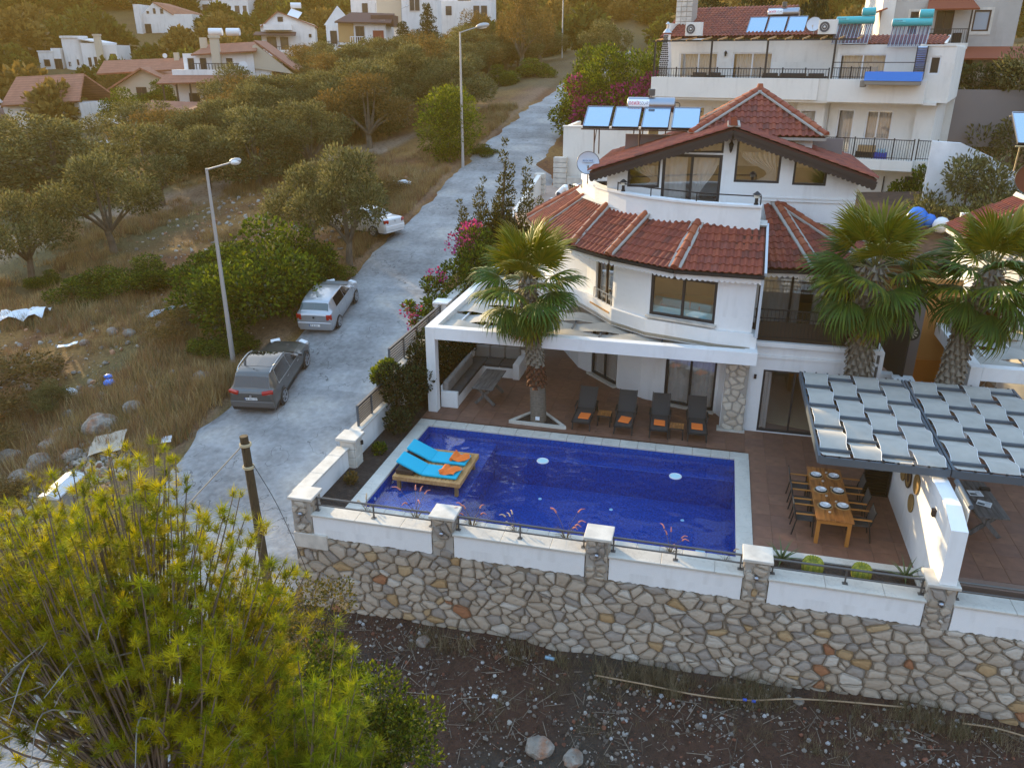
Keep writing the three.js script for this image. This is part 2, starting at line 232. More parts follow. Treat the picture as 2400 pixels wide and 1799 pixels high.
// the road: a worn concrete strip laid along z, its edges ragged
const roadTex = tex(1024, 9, (u, v) => {
  const n = fbm(u * 5, v * 5, 5, 131), f = fbm(u * 60, v * 60, 60, 133, 3), w = Math.abs(fbm(u * 4 + 0.3, v * 3, 4 * 3, 137, 6) - 0.47), st = fbm(u * 2, v * 9, 18, 139);
  let k = 0.76 + 0.9 * (n - 0.45) + 0.45 * (f - 0.42) + 0.5 * (st - 0.45); const crack = w < 0.0022 ? 0.45 : 1; k *= crack;
  return mixc([0.33 * k, 0.325 * k, 0.32 * k], [0.4 * k, 0.34 * k, 0.27 * k], Math.max(0, n - 0.5) * 2);
});
const roadMat = M([1, 1, 1], 0.9, { map: roadTex, bumpMap: bumpT(512, 2, (u, v) => fbm(u * 30, v * 30, 30, 141)), bumpScale: 0.02 });
{
  const nz = 260, nx = 14, pos = [], idx = [];
  for (let j = 0; j <= nz; j++) { const z = -2 - Math.pow(j / nz, 1.15) * 145; for (let i = 0; i <= nx; i++) {
    const e = n3(z * 0.5, i < 7 ? 3 : 30) * 1.6 + n3(z * 2.1, i < 7 ? 7 : 40) * 0.7, narrow = sm(-60, -95, z) * 1.2; const xl = -17.95 + 0.9 * sm(-22, -17, z) + e * 0.7 + narrow - 0.02 * Math.max(0, -z - 75), xr = (z > -36 ? -10.45 : -12.6 - e * 0.5 + (z < -40 && z > -58 ? 2.0 * sm(-40, -46, z) * (1 - sm(-54, -58, z)) : 0)) - 0.04 * Math.max(0, -z - 68);
    const t = i / nx, x = xl + (xr - xl) * t; pos.push(x, H(x, z) + (t === 0 || t === 1 ? -0.12 : 0.02 - 0.05 * Math.pow(2 * t - 1, 4)), z); if (i < nx && j < nz) { const k = j * (nx + 1) + i; idx.push(k, k + 1, k + nx + 1, k + 1, k + nx + 2, k + nx + 1); } } }
  const g = new THREE.BufferGeometry(); g.setAttribute('position', new THREE.Float32BufferAttribute(pos, 3)); g.setIndex(idx); g.computeVertexNormals(); struct('road', g, roadMat);
}
// paved forecourt behind the villa where the blue car stands
struct('driveway', slab([[-11.2, -55], [-3.5, -55], [-3.5, -38], [-9, -38], [-11, -44]], 3.2, 3.72), M([1, 1, 1], 0.9, { map: tex(256, 2, (u, v) => { const k = 0.85 + 0.4 * (fbm(u * 8, v * 8, 8, 151) - 0.45); return [0.42 * k, 0.31 * k, 0.25 * k]; }) }));
// ---------- stones, roof tiles ----------
// irregular stones over a w x h panel: cells of jittered sites, each pulled back by the joint, domed and rough-edged
function stoneCells(w, h, cw, ch, seed, joint = 0.028) {
  const R = rng(seed), nx = Math.max(2, Math.round(w / cw)), ny = Math.max(1, Math.round(h / ch)), S = [];
  for (let j = -1; j <= ny; j++) for (let i = -1; i <= nx; i++) { if (R() < 0.12) continue; S.push([(i + 0.5 + (j & 1 ? 0.25 : -0.25) + (R() - 0.5) * 0.85) * w / nx, (j + 0.5 + (R() - 0.5) * 0.85) * h / ny, (R() - 0.5) * 0.035]); if (R() < 0.16) S.push([(i + R()) * w / nx, (j + R()) * h / ny, -0.03]); }
  const k = cw / ch, out = [];
  for (const s of S) {
    if (s[0] < 0 || s[0] > w || s[1] < 0 || s[1] > h) continue;
    let P = [[0.004, 0.004], [w - 0.004, 0.004], [w - 0.004, h - 0.004], [0.004, h - 0.004]];
    for (const q of S) { if (q === s || Math.abs(q[0] - s[0]) > cw * 2.6 || Math.abs(q[1] - s[1]) > ch * 2.6) continue;
      const dx = (q[0] - s[0]) / k, dy = q[1] - s[1], l = Math.hypot(dx, dy); if (l < 1e-4) continue; const nxv = dx / l, nyv = dy / l, lim = l / 2 + (s[2] - q[2]) - joint / 2;
      const f = (p) => (p[0] - s[0]) / k * nxv + (p[1] - s[1]) * nyv - lim, N = []; for (let i = 0; i < P.length; i++) { const a = P[i], b = P[(i + 1) % P.length], fa = f(a), fb = f(b); if (fa <= 0) N.push(a); if ((fa < 0) !== (fb < 0) && fa !== fb) { const t = fa / (fa - fb); N.push([a[0] + (b[0] - a[0]) * t, a[1] + (b[1] - a[1]) * t]); } } P = N; if (P.length < 3) break; }
    if (P.length < 3) continue; let A = 0, cx = 0, cy = 0; for (let i = 0; i < P.length; i++) { const a = P[i], b = P[(i + 1) % P.length]; A += a[0] * b[1] - b[0] * a[1]; cx += a[0]; cy += a[1]; } A /= 2; cx /= P.length; cy /= P.length; if (A < 0.004) continue;
    const Q = []; for (let i = 0; i < P.length; i++) { const a = P[i], b = P[(i + 1) % P.length], l = Math.hypot(b[0] - a[0], b[1] - a[1]); if (l < 0.03) { Q.push(a); continue; } const n = l > 0.2 ? 3 : 2; for (let t = 0; t < n; t++) { const f = (t + 0.28) / n + (R() - 0.5) * 0.12; let x = a[0] + (b[0] - a[0]) * f, y = a[1] + (b[1] - a[1]) * f; const s2 = 1 - 0.05 * R(); Q.push([cx + (x - cx) * s2, cy + (y - cy) * s2]); } }
    out.push({ pts: Q, c: [cx, cy], area: A });
  }
  return out;
}
function stoneGeo(cell, depth, color, R) {
  const n = cell.pts.length, pos = [], idx = [], L = [[1, 0], [0.97, 0.65], [0.8, 1]], tx = (R() - 0.5) * 0.3, ty = (R() - 0.5) * 0.3;
  for (const [s, d] of L) for (const p of cell.pts) { const x = cell.c[0] + (p[0] - cell.c[0]) * s, y = cell.c[1] + (p[1] - cell.c[1]) * s; pos.push(x, y, depth * d * (d === 1 ? 0.9 + 0.25 * R() + tx * (p[0] - cell.c[0]) + ty * (p[1] - cell.c[1]) : 1)); }
  pos.push(cell.c[0], cell.c[1], depth * (0.98 + 0.2 * R())); const c = n * 3;
  for (let i = 0; i < n; i++) { const j = (i + 1) % n; for (let l = 0; l < 2; l++) idx.push(l * n + i, l * n + j, (l + 1) * n + i, l * n + j, (l + 1) * n + j, (l + 1) * n + i); idx.push(2 * n + i, 2 * n + j, c); }
  const g = new THREE.BufferGeometry(); g.setAttribute('position', new THREE.Float32BufferAttribute(pos, 3)); g.setIndex(idx); g.computeVertexNormals();
  const col = new Float32Array(pos.length); for (let i = 0; i < pos.length / 3; i++) col.set(color, i * 3); g.setAttribute('color', new THREE.BufferAttribute(col, 3)); return g;
}
const stoneTone = (R, warm = 0.3) => { const r = R(); let c; if (r < 0.6) c = mixc([0.36, 0.295, 0.225], [0.46, 0.39, 0.31], R()); else if (r < 0.8) c = mixc([0.27, 0.235, 0.2], [0.35, 0.31, 0.27], R()); else if (r < 0.8 + warm * 0.35) c = mixc([0.36, 0.23, 0.11], [0.42, 0.3, 0.17], R()); else if (r < 0.8 + warm * 0.42) c = mixc([0.28, 0.12, 0.06], [0.34, 0.16, 0.08], R()); else c = mixc([0.46, 0.41, 0.34], [0.53, 0.48, 0.41], R()); return c; };
function stonePanel(parent, w, h, place, o = {}) { // stones as parts of parent, the biggest first; what is past the limit joins one mass
  const R = rng(o.seed || 7), cells = stoneCells(w, h, o.cw || 0.42, o.ch || 0.3, o.seed || 7, o.joint), gs = cells.map((c) => ({ a: c.area, g: place(stoneGeo(c, o.depth || 0.05, (o.tone || ((c2) => stoneTone(R, o.warm)))(c), R)) })).sort((a, b) => b.a - a.a);
  const lim = o.limit ?? 300; gs.slice(0, lim).forEach((s) => part(parent, 'stone', [s.g], MAT.stone)); if (gs.length > lim) stuff(part(parent, 'small_stones', gs.slice(lim).map((s) => s.g), MAT.stone));
}
function tileGeo(w = 0.215, l = 0.4) { // an S-profile clay tile, lower end towards +y(down slope = -v): x across, y up the slope, z off the roof
  const pr = [[0, 0.004], [0.25, 0.0], [0.38, 0.022], [0.56, 0.05], [0.74, 0.05], [0.9, 0.022], [1, 0.004]], pos = [], idx = [], n = pr.length;
  for (const [y, up, th] of [[0, 0.032, 0], [0, 0.032, -0.026], [l, 0.004, 0]]) for (const [x, z] of pr) pos.push((x - 0.5) * w, y, z + up + th);
  for (let i = 0; i < n - 1; i++) { idx.push(i, i + 1, 2 * n + i, i + 1, 2 * n + i + 1, 2 * n + i, n + i, n + i + 1, i, n + i + 1, i + 1, i); }
  const g = new THREE.BufferGeometry(); g.setAttribute('position', new THREE.Float32BufferAttribute(pos, 3)); g.setIndex(idx); const f = g.toNonIndexed(); f.computeVertexNormals(); return f;
}
const TILE = tileGeo(), TILES = tileMats.map((m) => { const g = uvm(TILE.clone()); return { g, m }; });
const inPoly = (P, x, y) => { let r = false; for (let i = 0, j = P.length - 1; i < P.length; j = i++) if ((P[i][1] > y) !== (P[j][1] > y) && x < (P[j][0] - P[i][0]) * (y - P[i][1]) / (P[j][1] - P[i][1]) + P[i][0]) r = !r; return r; };
// a tiled roof face: a,b along the eave (left to right seen from outside), then the upper corners
function roofFace(roof, pts, o = {}) {
  const a = new V3(...pts[0]), b = new V3(...pts[1]), u = b.clone().sub(a), len = u.length(); u.normalize(); let n = new V3(); for (let i = 2; i < pts.length; i++) n.add(new V3().crossVectors(b.clone().sub(a), new V3(...pts[i]).sub(a))); n.normalize(); if (n.y < 0) n.negate();
  let v = new V3().crossVectors(n, u); if (v.y < 0) v.negate(); const P = pts.map((p) => { const d = new V3(...p).sub(a); return [d.dot(u), d.dot(v)]; });
  const R = rng(o.seed || 3), xs = P.map((p) => p[0]), ys = P.map((p) => p[1]), tw = 0.215, th = 0.33, masses = {}; const right = new V3().crossVectors(v, n);
  for (let r = 0; r * th < Math.max(...ys); r++) for (let c = Math.floor(Math.min(...xs) / tw) - 1; c * tw < Math.max(...xs) + tw; c++) {
    const x = (c + 0.5) * tw, y = r * th - 0.04, s = o.trim ?? 0.02; if (!inPoly(P, x, Math.max(y + th * 0.5, 0.01)) ) continue; void s;
    const k = Math.floor(R() * R() * 5) % 5, w = R() < 0.25 ? 1 : 0; const p = a.clone().addScaledVector(u, x).addScaledVector(v, y + (R() - 0.5) * 0.012).addScaledVector(n, 0.02);
    const m = new THREE.Matrix4().makeBasis(u.clone().applyAxisAngle(n, (R() - 0.5) * 0.03), v, n).setPosition(p); if (u.clone().cross(v).dot(n) < 0) m.makeBasis(u.clone().negate(), v, n).setPosition(p);
    const t = TILES[(k + w) % 5];
    if (o.single) { const q = new THREE.Mesh(t.g, t.m); q.name = 'roof_tile'; q.castShadow = q.receiveShadow = true; const ab = absOf.get(roof); if (ab) m.premultiply(new THREE.Matrix4().makeTranslation(-ab[0], -ab[1], -ab[2])); q.applyMatrix4(m); roof.add(q); } else (masses[(k + w) % 5] ??= []).push(t.g.clone().applyMatrix4(m));
  }
  for (const k in masses) stuff(part(roof, 'roof_tiles', masses[k], TILES[k].m));
}
const sheet = (pts, t = 0.05) => { // a thick flat polygon in space
  const n = pts.length, pos = []; const V = pts.map((p) => new V3(...p)), nr = new V3(); for (let i = 1; i < n - 1; i++) nr.add(new V3().crossVectors(V[i].clone().sub(V[0]), V[i + 1].clone().sub(V[0]))); nr.normalize(); if (nr.y < 0 || (Math.abs(nr.y) < 1e-6 && nr.z < 0)) { V.reverse(); nr.negate(); } const L = V.map((q) => q.clone().addScaledVector(nr, -t)); const tri = (a, b, c) => pos.push(...a.toArray(), ...b.toArray(), ...c.toArray());
  for (let i = 1; i < n - 1; i++) { tri(V[0], V[i], V[i + 1]); tri(L[0], L[i + 1], L[i]); } for (let i = 0; i < n; i++) { const j = (i + 1) % n; tri(V[i], L[i], V[j]); tri(V[j], L[i], L[j]); }
  const g = new THREE.BufferGeometry(); g.setAttribute('position', new THREE.Float32BufferAttribute(pos, 3)); g.computeVertexNormals(); return g;
};
function ridgeTiles(parent, p, q, o = {}) { // half-round tiles lapped along a hip or ridge, bedded in cement
  const a = new V3(...p), b = new V3(...q), l = a.distanceTo(b), n = Math.max(1, Math.round(l / 0.36)), { m } = basis(a, b), r = o.r || 0.12;
  part(parent, 'ridge_mortar', [box(r * 3.4, 0.05, l, 0, 0.012, 0).applyMatrix4(m)], MAT.mortar);
  for (let i = 0; i < n; i++) { const g = new THREE.CylinderGeometry(r * 0.86, r, l / n + 0.05, 8, 1, true, -PI / 2, PI).rotateX(PI / 2).rotateZ(PI).scale(1, -0.85, 1); const g2 = new THREE.CylinderGeometry(r * 0.86, r, l / n + 0.05, 8, 1, false, PI / 2, PI).rotateX(PI / 2); void g; g2.rotateX(0.03).translate(0, 0.03, -l / 2 + (i + 0.5) * l / n); part(parent, 'ridge_tile', [g2.applyMatrix4(m)], hash(i, Math.round(p[0] * 50), 5) < 0.6 ? MAT.ridge : MAT.ridge2); }
}
// scalloped board under an eave
function valance(a, b, h = 0.16) { const A = new V3(...a), B = new V3(...b), l = A.distanceTo(B), n = Math.max(2, Math.round(l / 0.16)), pts = [[0, 0.02], [l, 0.02]]; for (let i = n * 4; i >= 0; i--) pts.push([l * i / (n * 4), -h * 0.68 - h * 0.32 * Math.abs(Math.sin(i / 4 * PI))]); const u = B.clone().sub(A).normalize(), up = new V3(0, 1, 0).addScaledVector(u, -u.y).normalize(), nn = new V3().crossVectors(u, up); return ext(pts, 0.03).applyMatrix4(new THREE.Matrix4().makeBasis(u, up, nn).setPosition(A)); }

// ---------- the villa ----------
const VB = [-2, 0, -27];
const EV = [[1.62, -24.5], [-1.04, -24.6], [-3.25, -25.9], [-4.69, -27.17], [-6.42, -29.75], [-7.28, -31.8], [-7.46, -34.2]];
const TV = [[1.62, -26.2], [-0.45, -26.5], [-2.2, -27.2], [-3.7, -28.42], [-4.8, -30.25], [-5.3, -32.05], [-5.3, -34.2]];
const WV = [[1.42, -24.85], [0.42, -24.95], [-1.85, -25.62], [-3.02, -26.5], [-4.3, -28.3], [-5.9, -30.1], [-6.8, -32.1], [-6.95, -34.4]];
const LV = [[1.5, -24.7], [0.42, -24.8], [-1.9, -25.48], [-3.12, -26.38], [-4.42, -28.2], [-6.02, -30.0], [-6.95, -32.05], [-7.1, -34.4]];
function buildVilla(label) {
  const v = thing('villa', label, 'villa', VB);
  // ground floor: curved glazed front, white piers
  const GF = [[-6.6, -33.5], [-4.75, -29.85], [-4.25, -29.4], [-2.95, -28.05], [-2.05, -27.35], [-1.3, -27.02], [0.66, -26.55], [0.85, -26.2]];
  const walls = [];
  for (let i = 0; i < GF.length - 1; i++) { const F = wallFrame(...GF[i], ...GF[i + 1]); const door = i === 2 || i === 5; walls.push(wallPanel(F, rect(-0.02, F.l + 0.02, -0.05, 3.0), door ? [rect(0.12, F.l - 0.1, 0.06, 2.28)] : [], 0.24)); if (door) { const P = rect(0.12, F.l - 0.1, 0.06, 2.28); const f = windowPart(v, F, P, { name: 'sliding_door', mull: [0.5], z: -0.12, fw: 0.08 }); part(f, 'curtain', [cloth(F, 0.2, F.l - 0.2, 0.1, 2.22, -0.2, { seed: i })], MAT.curtain); part(f, 'threshold', put([box(F.l - 0.1, 0.06, 0.3, F.l / 2, 0.03, 0.02)], F), MAT.marble); } }
  const FR = wallFrame(1.55, -25.4, 5.3, -25.4); // wall right of the stone column with the wide dining-room door
  walls.push(wallPanel(FR, rect(0, 3.75, -0.05, 3.02), [rect(0.45, 3.2, 0.02, 2.2)], 0.22), bx(0.8, 1.56, -0.05, 3.0, -27, -25.42), bx(5.08, 5.3, -0.05, 3.0, -34.5, -25.62), bx(-6.6, 5.3, -0.05, 3.0, -34.6, -34.4));
  const dd = windowPart(v, FR, rect(0.45, 3.2, 0.02, 2.2), { name: 'dining_door', mull: [0.36, 0.68], z: -0.12, fw: 0.07 }); part(dd, 'curtain', [cloth(FR, 0.5, 0.75, 0.05, 2.15, -0.25, { nx: 14 })], MAT.curtain);
  // first floor shell
  const order = [...WV].reverse();
  for (let i = 0; i < order.length - 1; i++) { const F = wallFrame(...order[i], ...order[i + 1]); let holes = [];
    const big = i === order.length - 3, left = i === order.length - 5;
    if (big) { const P = rect(F.l - 2.3, F.l - 0.12, 3.72, 5.08); holes = [P]; windowPart(v, F, P, { mull: [0.5], fw: 0.09, z: -0.1, sill: MAT.capStone }); }
    if (left) { const P = rect(F.l - 1.5, F.l - 0.22, 3.42, 5.12); holes = [P]; const w = windowPart(v, F, P, { mull: [0.5], fw: 0.07, z: -0.16, mat: MAT.brown, sill: MAT.teak }); part(w, 'guard_rail', put([box(1.28, 0.03, 0.03, F.l - 0.86, 3.95, 0.05), box(1.28, 0.03, 0.03, F.l - 0.86, 3.5, 0.05), ...[0, 0.32, 0.64, 0.96, 1.28].map((k) => box(0.025, 0.46, 0.025, F.l - 1.5 + k, 3.73, 0.05))], F), MAT.steel); part(w, 'curtain', [cloth(F, F.l - 1.42, F.l - 1.0, 3.5, 5.05, -0.3, { seed: 4 })], MAT.gold); }
    walls.push(wallPanel(F, rect(-0.03, F.l + 0.03, 3.0, 5.5), holes, 0.22)); }
  walls.push(bx(1.2, 1.42, 3.0, 5.5, -27.3, -24.95), bx(-6.95, 5.3, 3.0, 5.9, -34.6, -34.4), bx(5.08, 5.3, 3.16, 5.4, -34.4, -27.2));
  // recessed balcony on the right: glazed wall behind
  const FB = wallFrame(1.42, -27.2, 5.1, -27.2); walls.push(wallPanel(FB, rect(0, 3.68, 3.1, 5.7), [rect(0.25, 3.4, 3.14, 5.2)], 0.2));
  const bd = windowPart(v, FB, rect(0.25, 3.4, 3.14, 5.2), { name: 'balcony_door', mull: [0.33, 0.67], z: -0.1, fw: 0.08 }); part(bd, 'curtain', [cloth(FB, 0.35, 1.6, 3.2, 5.15, -0.2, { seed: 8 }), cloth(FB, 2.0, 3.3, 3.2, 5.15, -0.22, { seed: 9 })], MAT.curtain);
  part(v, 'wall', walls, MAT.white);
  part(v, 'floor', [slab([...LV.map((p) => [p[0], p[1]]), [5.28, -34.4], [5.28, -25.42], [1.5, -25.42]].reverse(), 3.02, 3.14), slab([[-6.6, -34.4], [5.05, -34.4], [5.05, -25.6], [0.9, -26.6], [-2, -27.5], [-4.6, -30]].reverse(), -0.1, 0.0), slab([[5.3, -28], [1.42, -28], ...WV.slice(0, 7), [-6.9, -34.3], [5.3, -34.3]], 5.62, 5.7)], MAT.gold);
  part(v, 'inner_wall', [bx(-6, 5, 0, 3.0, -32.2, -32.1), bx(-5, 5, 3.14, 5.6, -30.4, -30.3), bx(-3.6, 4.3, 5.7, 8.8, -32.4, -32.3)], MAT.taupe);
  // projecting white band round the first floor and the balcony edge
  part(v, 'ledge', [slab([...LV, [-6.9, -34.4], ...[...WV].reverse().slice(1)].map((p) => p), 3.5, 3.58), slab([...LV.map((p) => [p[0], p[1]]), [-6.8, -34.4], ...[...WV].reverse().map((p) => [p[0] + 0.02, p[1] - 0.02])], 3.0, 3.5), bx(1.5, 5.42, 3.03, 3.18, -25.55, -25.24), bx(1.5, 5.38, 2.62, 2.7, -25.42, -25.34), bx(1.44, 1.62, 3.0, 3.5, -25.5, -24.7)], MAT.white);
  part(v, 'balcony_floor', [bx(1.5, 5.3, 3.14, 3.19, -27.2, -25.4)], MAT.brown);
  const rail = part(v, 'balcony_railing', [box(3.75, 0.04, 0.05, 3.4, 4.2, -25.42), box(3.75, 0.03, 0.03, 3.4, 3.92, -25.42), box(3.75, 0.03, 0.03, 3.4, 3.3, -25.42), bx(5.25, 5.29, 3.2, 4.22, -27.1, -25.42)], MAT.iron);
  for (let i = 0; i <= 32; i++) part(rail, 'baluster', [box(0.016, 0.9, 0.016, 1.56 + i * 0.116, 3.75, -25.42)], MAT.iron);
  part(v, 'screen', [box(3.7, 0.62, 0.01, 3.4, 3.5, -25.46)], M([0.05, 0.035, 0.025], 0.9));
  // stone-faced column and the stone return beside the corner
  const col = part(v, 'stone_column', [bx(0.82, 1.55, 0, 2.7, -25.9, -25.24)], MAT.mortar);
  stonePanel(col, 0.75, 2.64, (g) => g.translate(0.81, 0.03, -25.24), { cw: 0.3, ch: 0.24, seed: 17, warm: 0.03, depth: 0.035, joint: 0.02, tone: (() => { const R = rng(4); return () => mixc([0.5, 0.42, 0.33], [0.62, 0.55, 0.45], R()); })() });
  stonePanel(col, 2.0, 0.62, (g) => g.rotateZ(PI / 2).translate(0.62, 0, 0).rotateY(PI / 2).translate(1.43, 3.52, -25.0 + 0.06), { cw: 0.32, ch: 0.3, seed: 19, warm: 0.1, depth: 0.03 });
  part(v, 'plinth', [bx(0.72, 1.62, 0, 0.05, -25.5, -25.12)], MAT.marble);
  // lower roof of six tiled facets round the curve
  const Y0 = 5.5, Y1 = 6.62, roof = part(v, 'roof', EV.slice(0, -1).map((e, i) => sheet([[e[0], Y0, e[1]], [EV[i + 1][0], Y0, EV[i + 1][1]], [TV[i + 1][0], Y1, TV[i + 1][1]], [TV[i][0], Y1, TV[i][1]]], 0.07)), MAT.roofBase);
  for (let i = 0; i < 6; i++) roofFace(roof, [[EV[i + 1][0], Y0, EV[i + 1][1]], [EV[i][0], Y0, EV[i][1]], [TV[i][0], Y1, TV[i][1]], [TV[i + 1][0], Y1, TV[i + 1][1]]], { single: i < 3, seed: 20 + i });
  for (let i = 1; i < 6; i++) ridgeTiles(roof, [EV[i][0], Y0 + 0.05, EV[i][1]], [TV[i][0], Y1 + 0.1, TV[i][1]]);
  const gut = [], val = []; for (let i = 0; i < 6; i++) { const a = [EV[i][0], Y0 - 0.06, EV[i][1] + 0.06], b = [EV[i + 1][0] - (i > 2 ? 0.06 : 0), Y0 - 0.06, EV[i + 1][1] + 0.06]; gut.push(beam(a, b, 0.11, 0.1)); val.push(valance([EV[i + 1][0] + 0.06, Y0 - 0.12, EV[i + 1][1] - 0.06], [EV[i][0], Y0 - 0.12, EV[i][1] - 0.08], 0.2)); }
  part(v, 'gutter', gut, MAT.iron); part(v, 'valance', val, MAT.white); part(v, 'soffit', EV.slice(0, -1).map((e, i) => sheet([[e[0], Y0 - 0.09, e[1] - 0.05], [EV[i + 1][0], Y0 - 0.09, EV[i + 1][1] - 0.05], [WV[Math.min(7, i + 2)][0], Y0 - 0.09, WV[Math.min(7, i + 2)][1]], [WV[i + (i ? 1 : 0)][0], Y0 - 0.09, WV[i + (i ? 1 : 0)][1]]], 0.02)), MAT.white);
  part(v, 'verge', [beam([1.64, 5.52, -24.48], [1.64, 6.68, -26.25], 0.07, 0.14), bx(1.55, 1.63, 3.5, 5.4, -24.62, -24.55)], M([0.5, 0.54, 0.58], 0.5));
  part(v, 'flashing', TV.slice(0, -1).map((e, i) => sheet([[e[0], Y1 + 0.07, e[1] + 0.12], [TV[i + 1][0] - (i > 2 ? 0.12 : 0), Y1 + 0.07, TV[i + 1][1] + 0.12], [TV[i + 1][0] + 0.02, Y1 + 0.2, TV[i + 1][1] - 0.06], [e[0], Y1 + 0.2, e[1] - 0.06]], 0.03)), M([0.5, 0.49, 0.46], 0.9, { bumpMap: plasterBump, bumpScale: 0.02 }));
  // right wing roof turning round its corner
  const G = [[1.72, 5.5, -25.45], [3.2, 5.5, -25.62], [4.75, 5.5, -27.1], [5.5, 5.5, -29.2], [5.5, 5.5, -33]], PK = [1.95, 6.95, -28.75];
  const rw = part(v, 'wing_roof', [...[0, 1, 2].map((i) => sheet([G[i], G[i + 1], PK], 0.06)), sheet([G[3], G[4], [1.95, 6.95, -33], PK], 0.06)], MAT.roofBase);
  for (let i = 0; i < 3; i++) { roofFace(rw, [G[i], G[i + 1], [PK[0] + 0.01, PK[1], PK[2]], [PK[0] - (i ? 0 : 0.35), PK[1], PK[2]]], { seed: 40 + i }); ridgeTiles(rw, [G[i + 1][0], G[i + 1][1] + 0.06, G[i + 1][2]], [PK[0], PK[1] + 0.08, PK[2]]); }
  part(v, 'wing_gutter', [beam([1.7, 5.42, -25.4], [3.22, 5.42, -25.56], 0.1, 0.1), beam([3.22, 5.42, -25.56], [4.8, 5.42, -27.05], 0.1, 0.1), beam([4.8, 5.42, -27.05], [5.56, 5.42, -29.2], 0.1, 0.1)], MAT.iron);
  part(v, 'wing_valance', [valance([1.72, 5.4, -25.6], [3.2, 5.4, -25.76], 0.22), valance([3.2, 5.4, -25.76], [4.72, 5.4, -27.2], 0.22)], MAT.white);
  // balcony parapet round the top floor
  const PP = [[1.4, -26.1], [0.5, -26.16], [-0.4, -26.3], [-1.3, -26.62], [-2.15, -27.08], [-2.95, -27.65], [-3.65, -28.33], [-4.25, -29.2], [-4.72, -30.2], [-5.02, -31.1], [-5.2, -32.2]], pin = PP.map((p, i) => { const a = PP[Math.max(0, i - 1)], b = PP[Math.min(PP.length - 1, i + 1)], dx = b[0] - a[0], dz = b[1] - a[1], l = Math.hypot(dx, dz); return [p[0] - dz / l * 0.2, p[1] + dx / l * 0.2]; }), off = (k) => PP.map((p, i) => [p[0] + (pin[i][0] - p[0]) * k, p[1] + (pin[i][1] - p[1]) * k]);
  part(v, 'parapet', [slab([...PP, ...[...pin].reverse()], 5.9, 7.22)], MAT.white); part(v, 'coping', [slab([...off(-0.3), ...off(1.3).reverse()], 7.22, 7.29)], MAT.white);
  part(v, 'terrace_floor', [slab([...pin, [-3.8, -33], [-3.7, -28.6], [1.4, -28.6]], 6.3, 6.42)], MAT.marble);
  const hr = part(v, 'terrace_railing', [beam([1.35, 7.55, -26.2], [-0.4, 7.55, -26.4], 0.035, 0.035), beam([-0.4, 7.55, -26.4], [-2.1, 7.55, -27.15], 0.035, 0.035), beam([-2.1, 7.55, -27.15], [-3.3, 7.55, -28.05], 0.035, 0.035)], MAT.iron);
  for (const p of [[1.35, -26.2], [-0.6, -26.44], [-2.1, -27.15], [-3.3, -28.05]]) part(hr, 'post', [box(0.035, 0.32, 0.035, p[0], 7.42, p[1])], MAT.iron);
  for (const p of [[1.22, -26.22], [-3.1, -27.92]]) { const L = part(v, 'lantern', [cyl(0.07, 0.07, 0.05, p[0], 7.29, p[1]), cyl(0.05, 0.05, 0.24, p[0], 7.33, p[1]), cyl(0.14, 0.02, 0.1, p[0], 7.6, p[1])], MAT.iron); part(L, 'lamp_glass', [cyl(0.09, 0.09, 0.1, p[0], 7.5, p[1])], M([0.6, 0.58, 0.5], 0.4)); }
  // gabled top floor
  const FG = wallFrame(-3.75, -28.6, 4.45, -28.6), k = (x) => x + 3.75, top = (x) => 9.3 - Math.abs(x - 0.35) * 0.327;
  const openings = [[[k(-3.05), 7.35], [k(-1.95), 7.35], [k(-1.95), top(-1.95) - 0.22], [k(-3.05), top(-3.05) - 0.12]], rect(k(-1.88), k(0.1), 6.46, 8.5), [[k(-1.7), 8.56], [k(0.1), 8.56], [k(0.1), 8.97]], [[k(0.52), 7.63], [k(1.98), 7.63], [k(1.98), top(1.98) - 0.18], [k(0.52), top(0.52) - 0.15]], [[k(2.4), 7.6], [k(3.46), 7.6], [k(3.46), top(3.46) - 0.18], [k(2.4), top(2.4) - 0.18]]];
  part(v, 'gable_wall', [wallPanel(FG, [[0, 5.7], [8.2, 5.7], [8.2, 7.95], [k(0.35), 9.32], [0, 7.95]], openings, 0.22), bx(-3.75, -3.55, 5.7, 7.95, -34.4, -28.82), bx(4.25, 4.45, 5.7, 7.95, -34.4, -28.82), bx(1.4, 4.42, 7.16, 7.2, -28.58, -28.55), bx(1.4, 4.42, 7.06, 7.1, -28.58, -28.54)], MAT.white);
  openings.forEach((P, i) => { const w = windowPart(v, FG, P, { name: i === 1 ? 'terrace_door' : 'gable_window', mull: i === 1 ? [0.5] : [], fw: i === 1 ? 0.1 : 0.07, z: -0.12 }); const x = P.map((p) => p[0]), y = P.map((p) => p[1]), x0 = Math.min(...x) + 0.08, x1 = Math.max(...x) - 0.08, y0 = Math.min(...y) + 0.05; if (i !== 2 && i !== 4) part(w, 'curtain', i === 1 ? [cloth(FG, x0, x0 + 0.75, y0, 8.4, -0.3, { seed: 2 }), cloth(FG, x0 + 0.95, x1, y0, 8.4, -0.32, { seed: 3, tie: -1 })] : [cloth(FG, x0, x1, y0, Math.min(topAt(P, x0 + 0.05), topAt(P, x1 - 0.05)) - 0.05, -0.3, { seed: i, tie: 1, nx: 40 })], MAT.curtain); });
  const rl = (x, y) => y - Math.abs(x - 0.35) * 0.326, zf = -28.0, zb = -34.6, xl = -4.3, xr = 4.9, ry = 9.42;
  const gr = part(v, 'gable_roof', [sheet([[xl, rl(xl, ry), zf], [0.35, ry, zf], [0.35, ry, zb], [xl, rl(xl, ry), zb]], 0.1), sheet([[0.35, ry, zf], [xr, rl(xr, ry), zf], [xr, rl(xr, ry), zb], [0.35, ry, zb]], 0.1)], MAT.roofBase);
